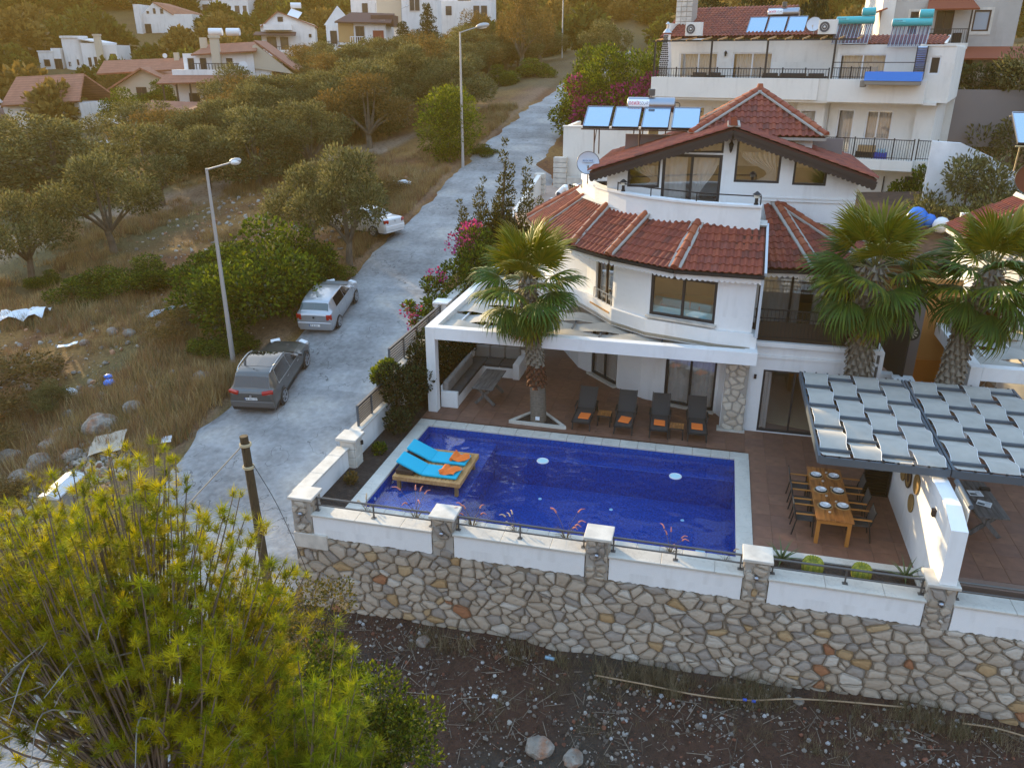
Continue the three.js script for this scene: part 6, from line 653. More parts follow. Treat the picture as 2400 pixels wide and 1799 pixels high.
// ---------- person bending at the open boot ----------
function bodyMesh(bones, cell) { // bones: [a, b, ra, rb]; a smooth union of tapered capsules
  let lo = new V3(1e9, 1e9, 1e9), hi = new V3(-1e9, -1e9, -1e9); for (const [a, b, ra, rb2] of bones) for (const [p, r] of [[a, ra], [b, rb2]]) for (const k of ['x', 'y', 'z']) { const i = 'xyz'.indexOf(k); lo[k] = Math.min(lo[k], p[i] - r); hi[k] = Math.max(hi[k], p[i] + r); }
  const size = Math.max(hi.x - lo.x, hi.y - lo.y, hi.z - lo.z) * 0.5 + cell * 3, c = lo.clone().add(hi).multiplyScalar(0.5), n = Math.ceil(size * 2 / cell), mc = new MarchingCubes(n, new THREE.MeshStandardMaterial(), false, false, 200000); mc.isolation = 0;
  const P = new V3(), k = 0.03; for (let z = 0; z < n; z++) for (let y = 0; y < n; y++) for (let x = 0; x < n; x++) { P.set(x, y, z).multiplyScalar(2 / n).subScalar(1).multiplyScalar(size).add(c); let d = 1e9; for (const [a, b, ra, rb2] of bones) { const ax = b[0] - a[0], ay = b[1] - a[1], az = b[2] - a[2], l2 = ax * ax + ay * ay + az * az || 1e-9, t = Math.min(1, Math.max(0, ((P.x - a[0]) * ax + (P.y - a[1]) * ay + (P.z - a[2]) * az) / l2)), e = Math.hypot(P.x - a[0] - ax * t, P.y - a[1] - ay * t, P.z - a[2] - az * t) - (ra + (rb2 - ra) * t); const h = Math.max(0, k - Math.abs(d - e)) / k; d = Math.min(d, e) - h * h * k / 4; } mc.field[x + y * n + z * n * n] = -d; }
  mc.update(); const cnt = mc.count, pos = new Float32Array(mc.positionArray.slice(0, cnt * 3)), nor = new Float32Array(mc.normalArray.slice(0, cnt * 3)); for (let i = 0; i < cnt * 3; i++) pos[i] = pos[i] * size + (i % 3 === 0 ? c.x : i % 3 === 1 ? c.y : c.z); const q = new THREE.BufferGeometry(); q.setAttribute('position', new THREE.BufferAttribute(pos, 3)); q.setAttribute('normal', new THREE.BufferAttribute(nor, 3)); q.computeVertexNormals(); return q;
}
{ // bends forward along +x in its own axes
  const hip = [0, 0.95, 0], ch = [0.38, 1.28, 0], nk = [0.5, 1.35, 0], hd = [0.63, 1.32, 0], p = thing('person', 'person in white shirt bending over beside the open boot of the blue car', 'person', [-8.35, 3.72, -43.6], { turn: 0.35, local: true });
  const arms = [], legs = []; for (const s of [-1, 1]) { legs.push([[0, 0.92, s * 0.09], [0.06, 0.5, s * 0.1], 0.095, 0.06], [[0.06, 0.5, s * 0.1], [-0.02, 0.07, s * 0.11], 0.06, 0.04], [[-0.03, 0.05, s * 0.11], [0.16, 0.03, s * 0.12], 0.045, 0.03]); arms.push([[0.4, 1.3, s * 0.19], [0.5, 1.05, s * 0.23], 0.05, 0.042], [[0.5, 1.05, s * 0.23], [0.7, 0.98, s * 0.14], 0.04, 0.03], [[0.7, 0.98, s * 0.14], [0.79, 0.97, s * 0.12], 0.035, 0.02]); for (let f = 0; f < 4; f++) arms.push([[0.78, 0.985 - f * 0.012, s * 0.12], [0.86, 0.95 - f * 0.018, s * 0.1], 0.012, 0.009]); arms.push([[0.74, 0.98, s * 0.11], [0.78, 0.95, s * 0.06], 0.013, 0.01]); }
  const torso = [[hip, [0.2, 1.14, 0], 0.14, 0.14], [[0.2, 1.14, 0], ch, 0.14, 0.15], [[0.36, 1.29, -0.15], [0.36, 1.29, 0.15], 0.075, 0.075]]; const grow = (b, r) => b.map((q) => [q[0], q[1], q[2] + r, q[3] + r]);
  part(p, 'body', [bodyMesh([...torso, [ch, nk, 0.07, 0.055], [nk, hd, 0.055, 0.09], [[0.6, 1.33, 0], [0.68, 1.29, 0], 0.095, 0.085], [[0.74, 1.28, 0], [0.765, 1.265, 0], 0.018, 0.012], ...arms, ...legs], 0.02)], M([0.36, 0.2, 0.13], 0.6));
  part(p, 'shirt', [bodyMesh([...grow(torso, 0.018), ...grow(arms.filter((a) => a[2] === 0.05), 0.022)], 0.024)], M([0.8, 0.8, 0.79], 0.9)); part(p, 'trousers', [bodyMesh([[[0, 0.95, -0.07], [0, 0.95, 0.07], 0.13, 0.13], ...grow(legs.filter((l) => l[2] > 0.05), 0.02)], 0.024)], M([0.03, 0.035, 0.05], 0.9)); part(p, 'hair', [sph(0.1, 0.625, 1.365, 0, 14, 10)], M([0.015, 0.011, 0.009], 0.7));
}
// ---------- poles and street furniture ----------
MAT.galv = M([0.4, 0.4, 0.4], 0.5, { metalness: 0.5 });
{
  const lamp = (label, x, y, z, h, arm, o = {}) => { const l = thing('street_lamp', label, 'street lamp', [x, y, z], { local: true, group: 'street lamps along the road' }); part(l, 'pole', [cyl(0.11, 0.055, h, 0, 0, 0, 10), cyl(0.115, 0.115, 0.5, 0, 0, 0, 10), ...(o.band ? [cyl(0.108, 0.108, 0.12, 0, 1.55, 0, 10)] : [])], MAT.galv); part(l, 'arm', [bar([0, h - 0.05, 0], [arm, h + 0.28, 0], 0.035, 8)], MAT.galv); const hd = part(l, 'lamp_head', [sph(0.24, 0, 0, 0, 16, 10).scale(o.big ? 2.0 : 1.1, o.big ? 0.75 : 0.45, o.big ? 1 : 0.5).rotateZ(0.16).translate(arm + (o.big ? 0.4 : 0.05), h + (o.big ? 0.36 : 0.32), 0)], MAT.galv); part(hd, 'lamp_lens', [sph(0.2, 0, 0, 0, 14, 8).scale(o.big ? 1.8 : 1, 0.55, 0.95).rotateZ(0.16).translate(arm + (o.big ? 0.42 : 0.06), h + (o.big ? 0.28 : 0.27), 0)], M([0.7, 0.7, 0.68], 0.3)); return l; };
  lamp('tall grey street lamp with short arm standing beside the dark grey car', -19.24, -0.9, -28.04, 8.45, 1.25, { band: true }); lamp('street lamp with large oval head before the rounded roadside bush', -17.83, 4.2, -56.53, 8.95, 1.2, { big: true }); lamp('slim street lamp at the far top of the road', -23.85, 11.5, -125, 11, 1.5); lamp('small street lamp beside the brown-roofed house among the trees', -49.05, 11, -126.2, 7.5, 0.9);
  const p = thing('wooden_pole', 'weathered wooden post with ropes tied near its top, standing by the wall corner', 'pole', [-10.28, -2.9, -15.2], { local: true }); part(p, 'post', [bar([0, 0, 0], [-0.14, 6.05, 0.02], 0.13, 12, 0.1)], M([1, 1, 1], 0.9, { map: tex(256, 0.6, woodFn([0.035, 0.024, 0.012], [0.11, 0.075, 0.035], 201)) })); for (const y of [5.25, 5.85]) part(p, 'rope_binding', [ring(0.125, 0.02, 0, 0, 0, 14).rotateX(PI / 2).translate(-0.12, y, 0.02), ring(0.125, 0.02, 0, 0, 0, 14).rotateX(PI / 2).translate(-0.12, y - 0.04, 0.02)], MAT.gold); part(p, 'rope', [tube([[-0.2, 5.8, 0.02], [-1.2, 4.7, 0.4], [-2.6, 3.2, 0.8], [-4.2, 1.6, 1.2]], 0.016, 24, 5)], M([0.4, 0.34, 0.26], 0.9)); part(p, 'wire', [tube([[0, 5.3, 0], [0.35, 4.2, -0.2], [0.6, 2.2, -0.7], [0.45, 0.9, -1.3]], 0.008, 24, 5)], MAT.black);
  const c = thing('utility_cabinet', 'grey street utility cabinet with sloping lid on the verge behind the pine', 'cabinet', [-19.5, -2.5, -18.4], { turn: 0.2, local: true }); part(c, 'body', [rb(-0.26, 0.26, 0, 1.25, -0.75, 0.75, 0.015)], M([0.24, 0.23, 0.21], 0.8)); part(c, 'lid', [ext([[-0.32, 1.25], [0.32, 1.25], [0.32, 1.3], [0.0, 1.42], [-0.32, 1.34]], 1.6).translate(0, 0, -0.8)], M([0.5, 0.53, 0.55], 0.6)); part(c, 'door', [rb(0.26, 0.275, 0.1, 1.2, 0.02, 0.7, 0.005)], M([0.22, 0.21, 0.19], 0.8)); part(c, 'door', [rb(0.26, 0.275, 0.1, 1.2, -0.7, 0.0, 0.005)], M([0.22, 0.21, 0.19], 0.8)); part(c, 'handle', [box(0.03, 0.2, 0.06, 0.285, 0.75, -0.1)], MAT.steel);
}
// ---------- vegetation ----------
const leafM = (t = 0.35) => M([1, 1, 1], 0.9, { phys: true, transmission: t, thickness: 0, vertexColors: true, specularIntensity: 0.15 });
MAT.leaf = leafM(0.45); MAT.palmLeaf = M([1, 1, 1], 0.6, { phys: true, transmission: 0.35, thickness: 0, vertexColors: true, specularIntensity: 0.4 }); MAT.needle = leafM(0.5); MAT.flower = leafM(0.4);
const bark = MAT.barkGrey;
function leafGeo(R, spots, n, size, asp, cols, o = {}) { // n leaf-sized faces spread over round masses [x,y,z,r(,squash)]
  const pos = new Float32Array(n * 12), nor = new Float32Array(n * 12), col = new Float32Array(n * 12), idx = new Uint32Array(n * 6), tot = spots.reduce((s, q) => s + q[3] * q[3], 0), d = new V3(), p = new V3(), a = new V3(), b = new V3(), nn = new V3();
  const cum = []; let acc = 0; for (const q of spots) { acc += q[3] * q[3] / tot; cum.push(acc); }
  for (let i = 0; i < n; i++) {
    const r0 = R(); let k = 0; while (cum[k] < r0 && k < spots.length - 1) k++; const s = spots[k];
    d.set(R() - 0.5, R() - 0.5, R() - 0.5).normalize(); if (o.up && d.y < -0.3) d.y *= -0.6; const bump = 0.72 + 0.55 * fbm(d.x * 2.2 + k * 7 + 20, d.y * 2.2 + d.z * 2.2 + 20, 999, 7, 3), rr = s[3] * (R() < 0.75 ? 0.72 + 0.32 * R() : 0.3 + 0.5 * R()) * bump; p.set(s[0] + d.x * rr, s[1] + d.y * rr * (s[4] || 0.85), s[2] + d.z * rr);
    a.set(R() - 0.5, R() - 0.5 + (o.rise || 0.15), R() - 0.5).addScaledVector(d, 0.7).normalize(); b.set(R() - 0.5, R() - 0.5, R() - 0.5).cross(a).normalize(); nn.crossVectors(a, b); const fl = nn.dot(d) < 0; if (fl) nn.negate(); nn.addScaledVector(d, 0.6).normalize();
    const l = size * (0.6 + 0.8 * R()), w = l * asp; const V = [[-0.5, 0], [0, 0.5], [0.5, 0], [0, -0.5]]; for (let v = 0; v < 4; v++) { pos[i * 12 + v * 3] = p.x + a.x * l * V[v][0] + b.x * w * V[v][1]; pos[i * 12 + v * 3 + 1] = p.y + a.y * l * V[v][0] + b.y * w * V[v][1]; pos[i * 12 + v * 3 + 2] = p.z + a.z * l * V[v][0] + b.z * w * V[v][1]; nor.set([nn.x, nn.y, nn.z], i * 12 + v * 3); }
    const c0 = cols[Math.min(cols.length - 1, Math.floor(Math.pow(R(), o.bias || 1) * cols.length))], kk = 0.75 + 0.5 * R(), clump = 0.8 + 0.45 * fbm(p.x * 0.9 + 40, p.y * 0.9 + p.z * 0.9 + 40, 999, 3, 2); for (let v = 0; v < 4; v++) col.set([c0[0] * kk * clump, c0[1] * kk * clump, c0[2] * kk * clump], i * 12 + v * 3);
    idx.set(fl ? [i * 4, i * 4 + 1, i * 4 + 2, i * 4, i * 4 + 2, i * 4 + 3] : [i * 4, i * 4 + 2, i * 4 + 1, i * 4, i * 4 + 3, i * 4 + 2], i * 6);
  }
  const g = new THREE.BufferGeometry(); g.setAttribute('position', new THREE.BufferAttribute(pos, 3)); g.setAttribute('normal', new THREE.BufferAttribute(nor, 3)); g.setAttribute('color', new THREE.BufferAttribute(col, 3)); g.setIndex(new THREE.BufferAttribute(idx, 1)); return g;
}
const rawMesh = (parent, name, g, m) => { const o = new THREE.Mesh(g, m); o.name = name; o.castShadow = o.receiveShadow = true; parent.add(o); return o; };
const limb = (pts, r0, r1) => { const c = new THREE.CatmullRomCurve3(pts.map((p) => new V3(...p))), seg = 10, g = new THREE.TubeGeometry(c, seg, 1, 7), q = g.attributes.position, P = new V3(); for (let i = 0; i <= seg; i++) { c.getPointAt(i / seg, P); const r = r0 + (r1 - r0) * i / seg; for (let j = 0; j <= 7; j++) { const k = i * 8 + j; q.setXYZ(k, P.x + (q.getX(k) - P.x) * r, P.y + (q.getY(k) - P.y) * r, P.z + (q.getZ(k) - P.z) * r); } } g.computeVertexNormals(); return g; };
const OL = [[0.11, 0.11, 0.035], [0.14, 0.135, 0.045], [0.18, 0.165, 0.055], [0.07, 0.075, 0.024], [0.23, 0.21, 0.085]], DRY = [[0.19, 0.115, 0.03], [0.15, 0.105, 0.028], [0.23, 0.14, 0.04], [0.1, 0.08, 0.025]], GRN = [[0.055, 0.09, 0.006], [0.085, 0.125, 0.008], [0.035, 0.06, 0.006], [0.16, 0.19, 0.01]], DRK = [[0.02, 0.035, 0.012], [0.03, 0.05, 0.016], [0.045, 0.065, 0.022], [0.015, 0.024, 0.01]], LIME = [[0.17, 0.2, 0.008], [0.11, 0.15, 0.008], [0.25, 0.26, 0.015], [0.07, 0.1, 0.008]];
const protos = {};
function treeProto(kind, seed) { // prototypes about 5.5 m tall and 6 m wide, built once and copied
  const key = kind + seed; if (protos[key]) return protos[key]; const R = rng(seed * 97 + 5), g = new THREE.Group(), sp = [], tr = [];
  if (kind === 'olive' || kind === 'dry' || kind === 'dense') { const n = 9; const fork = 1.0 + 0.5 * R(); tr.push(limb([[0, -0.5, 0], [0.1 * (R() - 0.5), 0.5, 0], [(R() - 0.5) * 0.5, fork, (R() - 0.5) * 0.4]], 0.24, 0.16)); for (let i = 0; i < n; i++) { const a = i / n * 6.283 + R(), rad = (i % 3 === 0 ? 0.5 : 1.7) + 0.5 * R(), y = (i % 3 === 0 ? 4.2 : 3.0) + 0.7 * (R() - 0.5), c = [Math.cos(a) * rad, y, Math.sin(a) * rad]; sp.push([...c, 0.95 + 0.45 * R()]); if (R() < 0.8) sp.push([c[0] * 1.25 + R() - 0.5, y + 0.7 * (R() - 0.3), c[2] * 1.25 + R() - 0.5, 0.6]); tr.push(limb([[0, fork - 0.15, 0], [c[0] * 0.35, fork + 0.6, c[2] * 0.35], [c[0] * 0.8, y - 0.3, c[2] * 0.8]], 0.11, 0.03)); } if (kind === 'dense') for (let i = 0; i < 8; i++) { const a = i / 8 * 6.283; sp.push([Math.cos(a) * 1.9, 1.3 + R() * 0.5, Math.sin(a) * 1.9, 1.1]); } }
  if (kind === 'bush') { for (let i = 0; i < 12; i++) { const a = R() * 6.283, rad = 2.0 * Math.sqrt(R()), y = 0.5 + R() * 3.6 * (1 - rad / 3.2); sp.push([Math.cos(a) * rad, y, Math.sin(a) * rad, 0.9 + 0.5 * R()]); tr.push(limb([[0, -0.3, 0], [Math.cos(a) * rad * 0.4, y * 0.5, Math.sin(a) * rad * 0.4], [Math.cos(a) * rad, y, Math.sin(a) * rad]], 0.08, 0.02)); } }
  if (kind === 'round') { for (let i = 0; i < 16; i++) { const a = i * 2.4, t = i / 16, rad = 1.9 * Math.sin(PI * (0.15 + 0.8 * t)); sp.push([Math.cos(a) * rad * 0.6, 0.6 + t * 4.2, Math.sin(a) * rad * 0.6, 0.9 + 0.5 * Math.sin(PI * t)]); } tr.push(limb([[0, -0.3, 0], [0, 1.5, 0], [0.1, 4, 0]], 0.16, 0.04)); }
  if (kind === 'conifer') { for (let i = 0; i < 20; i++) { const t = i / 20, a = i * 2.4, rad = (1 - t) * 1.9; sp.push([Math.cos(a) * rad * 0.7, 0.6 + t * 4.9, Math.sin(a) * rad * 0.7, 0.4 + 0.6 * (1 - t), 0.6]); } tr.push(limb([[0, -0.3, 0], [0, 2.5, 0], [0, 5.4, 0]], 0.15, 0.02)); }
  rawMesh(g, 'trunk', merge(tr.map((t) => uvm(t))), bark); const cfg = { olive: [11000, 0.19, 0.34, OL], dry: [9000, 0.18, 0.34, DRY], dense: [14000, 0.19, 0.4, OL], bush: [11000, 0.17, 0.62, GRN], round: [12000, 0.2, 0.32, LIME], conifer: [9000, 0.18, 0.36, DRK] }[kind]; rawMesh(g, 'crown', leafGeo(R, sp, cfg[0], cfg[1], cfg[2], cfg[3]), MAT.leaf); return protos[key] = g;
}
function tree(kind, seed, name, label, x, z, h, w, group, dy = 0, cat = 'tree') { const p = treeProto(kind, seed), o = p.clone(); o.name = numbered(name); o.position.set(x, H(x, z) - 0.15 + dy, z); o.rotation.y = hash(Math.round(x * 10), Math.round(z * 10), 4) * 6.283; o.scale.set(w / 6, h / 5.5, w / 6); scene.add(tag(o, label, cat, group)); return o; }
{ const T = [
  ['olive', 1, 'olive_tree', 'large backlit olive tree with twin trunks standing alone in the dry field', -36.0, -41.7, 6.3, 7],
  ['olive', 2, 'olive_tree', 'olive tree at the left edge of the photo beside the pale track', -38.3, -37.5, 5.6, 6],
  ['olive', 3, 'olive_tree', 'olive tree cut by the left edge, nearest of the hazy pair', -40.5, -34.6, 5.8, 5],
  ['olive', 4, 'olive_tree', 'leaning olive tree right of the large backlit olive in the field', -38.8, -50.6, 6, 8.2],
  ['olive', 1, 'olive_tree', 'small olive behind the leaning olive in the field', -37.0, -54, 5, 5],
  ['dense', 2, 'olive_tree', 'broad hazy olive mass below the red-roofed house at far left', -52, -55, 6.6, 12.5], ['dense', 4, 'olive_tree', 'hazy olive clump left of the white parasol terrace', -60, -58, 6, 10], ['olive', 3, 'olive_tree', 'olive below the white parasol terrace', -51.5, -66, 5.4, 9], ['dry', 1, 'olive_tree', 'brownish olive between the leaning olive and the terrace wall', -45, -60, 5.4, 7.5],
  ['bush', 1, 'carob_tree', 'big bright green carob bush beside the first street lamp, its upper mass', -20.6, -32.2, 6.6, 7.2], ['bush', 2, 'carob_tree', 'lower left part of the bright green roadside thicket behind the street lamp', -24.0, -33.6, 4.8, 6.5], ['bush', 3, 'carob_tree', 'dark green bush at the road edge right of the first street lamp thicket', -19.6, -35.6, 4.4, 5.2],
  ['olive', 4, 'olive_tree', 'rounded olive tree overhanging the white saloon car', -18.6, -38.6, 6.3, 5.6], ['olive', 2, 'olive_tree', 'olive tree left of the one over the white saloon', -21.6, -40.4, 5.2, 5],
  ['round', 1, 'roadside_tree', 'rounded bush with bright yellow-green top behind the second street lamp', -19.3, -57.9, 5.7, 6.6],
  ['olive', 1, 'olive_tree', 'grey-green olive at the left of the central grove', -37, -64.4, 5.6, 8.4], ['olive', 3, 'olive_tree', 'tall grey-green olive in the middle of the central grove', -33.6, -68.3, 6.2, 6.5], ['dense', 2, 'olive_tree', 'spreading olive with several trunks right in the central grove', -30.3, -67.5, 6.8, 8.2], ['olive', 2, 'olive_tree', 'olive before the house with dark balcony posts', -50.3, -80, 6.2, 8], ['olive', 4, 'olive_tree', 'olive behind the rounded roadside bush', -28.4, -73, 7, 6.4], ['dry', 2, 'olive_tree', 'pale brown olive at the top of the central grove', -28.8, -81, 7.2, 7.6], ['olive', 1, 'olive_tree', 'silvery olive behind the second street lamp head', -22.8, -70.5, 5.7, 7.2], ['dense', 4, 'olive_tree', 'wide olive mass left of the central trunks', -33.1, -54.5, 5.8, 7.6], ['olive', 3, 'olive_tree', 'olive with bare trunk over the dry grass, left of the rounded bush', -29.8, -56.4, 5.8, 6.2],
  ['dark', 0], ['dry', 1, 'olive_tree', 'tall rusty brown tree near the top of the road', -25, -104, 9.5, 8], ['dry', 2, 'olive_tree', 'rusty tree left of the tall one near the top of the road', -33, -112, 8, 8], ['olive', 2, 'olive_tree', 'dark olive on the bank below the top of the road', -30, -98, 6.5, 8.5], ['bush', 2, 'shrub', 'dark low shrub at the roadside near the top of the road', -20.9, -94.6, 3.6, 6.2], ['bush', 1, 'shrub', 'dark shrub left of the one at the top of the road', -24.6, -92, 3.2, 5],
  ['dense', 3, 'tree', 'dark round tree at the right side of the road top', -15.0, -105, 5.8, 6.4], ['bush', 3, 'tree', 'bright green tree left of the stone chimney', -10.5, -70, 8.5, 6], ['bush', 1, 'tree', 'light green tree behind the apartment roof chimney', -5.5, -74, 8.6, 6], ['conifer', 1, 'conifer', 'dark conifer behind the apartment solar panels', 2, -72, 12.5, 9], ['conifer', 2, 'conifer', 'dark conifer behind the left teal-tank solar heater', 6, -70, 12, 8], ['conifer', 1, 'conifer', 'dark conifer left of the conifers above the apartment roof', -1.8, -76, 11.5, 8],
  ['bush', 3, 'shrub', 'bright green spiky shrub between the two teal-tank heaters', 7.4, -57, 7.2, 2.6], ['dense', 3, 'olive_tree', 'dark olive before the right end of the stone house', 17.6, -57, 7.5, 7.5], ['dense', 1, 'olive_tree', 'dark olive leaning over the white garden wall', 11.2, -40.5, 6.2, 5.4], ['bush', 2, 'tree', 'green tree between apartment building and dark olive', 9.8, -46.5, 6.5, 4.8], ['bush', 3, 'tree', 'light green tree at the right edge under the stone house', 20, -52, 6.5, 4],
  ['bush', 1, 'shrub', 'sunlit yellowish bush by the gate behind the juniper', -8.3, -37, 4.6, 3.2], ['conifer', 2, 'conifer', 'tall dark conifer among the houses above the grove', -42, -118, 9.5, 9], ['bush', 3, 'tree', 'yellow-green tree beside the small far street lamp', -46.5, -119, 8, 7], ['bush', 2, 'tree', 'bright lime tree below the brown-roofed house', -54, -108, 4.5, 6], ['conifer', 2, 'conifer', 'dark round conifer beside the brown-roofed house', -43.5, -112, 7.5, 8.5], ['bush', 1, 'tree', 'green hazy tree right of the red-roofed house at far left', -66.5, -84, 6.2, 7.5], ['bush', 3, 'tree', 'green hazy tree behind the closed parasol', -69, -92, 6, 6.5],
 ]; for (const t of T) if (t.length > 2) tree(t[0], t[1], t[2], t[3], t[4], t[5], t[6], t[7], undefined, t[8] || 0, t[2] === 'shrub' ? 'shrub' : 'tree');
  const R = rng(99); let n = 0; for (let i = 0; i < 400 && n < 74; i++) { const z = -58 - R() * 66, x = -26 - R() * 62 * Math.min(1, (-z) / 90); if (Math.hypot(x + 58, z + 76) < 7 || Math.hypot(x + 57, z + 88) < 7 || (x < -44 && z > -92 && z < -62) || Math.hypot(x + 76, z + 86) < 14 || Math.hypot(x + 74, z + 97) < 9 || Math.hypot(x + 109, z + 127) < 12 || Math.hypot(x + 53, z + 121) < 8 || Math.hypot(x + 46, z + 129) < 8 || Math.hypot(x + 67, z + 123) < 9) continue; n++; tree(R() < 0.75 ? 'olive' : 'dry', 1 + Math.floor(R() * (R() < 0.5 ? 2 : 2)), 'grove_tree', 'grey-green tree in the dense grove between the road and the hillside houses', x, z, 4.6 + R() * 1.8, 6 + R() * 2.5, 'trees of the dense grove'); }
}
// field shrubs
[['dry', 1, 'tall reddish-brown dry bush in the field left of the rubble heap', -29.5, -24.5, 2.8, 7], ['dry', 2, 'brown dry bush at the left edge beside the rubble heap', -27.0, -22.0, 2.2, 5.5], ['bush', 2, 'green-brown bush in the middle of the dry field', -32.8, -35.2, 2.7, 4.8], ['bush', 3, 'greyish bush right of the green-brown bush in the field', -29.3, -35.6, 2.8, 4.2], ['bush', 1, 'small green tuft bush at the foot of the field olives', -36.8, -36.9, 1.4, 2.4], ['bush', 2, 'dark dense bush left of the roadside thicket', -26.5, -37.5, 3.2, 5], ['bush', 1, 'low green shrub at the base of the first street lamp', -20.4, -29.4, 1.4, 3.4], ['olive', 2, 'small grey-green shrub beside the scattered litter', -25.4, -24.4, 1.6, 1.8], ['dry', 2, 'brown scrub below the roadside thicket', -23.2, -30.6, 1.5, 4], ['bush', 3, 'dark foot of the olive beside the white saloon', -18.6, -36.6, 1.8, 2.6], ['dry', 1, 'dry bush behind the grey utility cabinet', -22.4, -17.6, 1.6, 3.2], ['bush', 2, 'dark shrub right of the rounded roadside bush', -17.2, -59.5, 1.4, 3], ['olive', 3, 'grey shrub under the rounded olives by the road', -21.5, -46, 2, 4], ['dry', 2, 'rust-coloured scrub beside the road bend', -20.8, -49.5, 1.4, 4]].forEach(([k, s, l, x, z, h, w]) => tree(k, s, 'field_shrub', l, x, z, h, w, undefined, 0, 'shrub'));
// juniper with several spires
{ const R = rng(12), base = [-9.9, 0.7, -36.2], j = thing('juniper', 'dark juniper with several pointed spires beside the road behind the villa', 'tree', base, { local: true }), sp = []; for (const [x, z, top, w] of [[0.5, 0, 8.0, 1.15], [1.6, 0.2, 7.2, 1.0], [-0.6, 0.2, 6.2, 1.0], [-1.6, 0.1, 5.0, 0.9], [2.0, -0.3, 5.2, 0.9], [-1.0, 0.6, 4.2, 1.1], [0.9, 0.7, 4.6, 1.1], [0, -0.6, 5.4, 1.2]]) for (let i = 0; i < 12; i++) { const t = i / 12; sp.push([x * (0.55 + 0.45 * Math.min(1, t * 1.6)) + (R() - 0.5) * 0.25, 0.6 + t * (top - 0.7), z * (0.6 + 0.4 * t) + (R() - 0.5) * 0.25, w * (1 - t) * 0.85 + 0.1, 1.3]); } rawMesh(j, 'crown', leafGeo(R, sp, 60000, 0.13, 0.42, [[0.045, 0.05, 0.01], [0.065, 0.065, 0.012], [0.03, 0.035, 0.008], [0.11, 0.1, 0.018]], { rise: 0.5 }), MAT.leaf); rawMesh(j, 'trunk', limb([[0, -0.4, 0], [0.2, 2, 0], [0.5, 6.5, 0]], 0.2, 0.03), bark); }
// bougainvilleas and garden shrubs
function flowering(name, label, cat, base, sp, n, size, cols, fl, nf, fsize, fsp) { const s = thing(name, label, cat, base, { local: true }), R = rng(Math.round(base[0] * 13 + base[2] * 7 + 1000)); rawMesh(s, 'foliage', leafGeo(R, sp, n, size, 0.6, cols, { rise: 0.3 }), MAT.leaf); if (fl) rawMesh(s, 'blossom', leafGeo(R, fsp || sp.map((q) => [q[0], q[1], q[2], q[3] * 1.08]), nf, fsize, 0.8, fl), MAT.flower); rawMesh(s, 'stem', merge(sp.slice(0, 6).map((q) => uvm(limb([[0, -0.2, 0], [q[0] * 0.4, q[1] * 0.5, q[2] * 0.4], [q[0], q[1], q[2]]], 0.05, 0.015)))), bark); return s; }
const PINK = [[0.55, 0.05, 0.17], [0.62, 0.1, 0.14], [0.48, 0.04, 0.22]], MAG = [[0.3, 0.025, 0.12], [0.4, 0.04, 0.2], [0.22, 0.02, 0.1]];
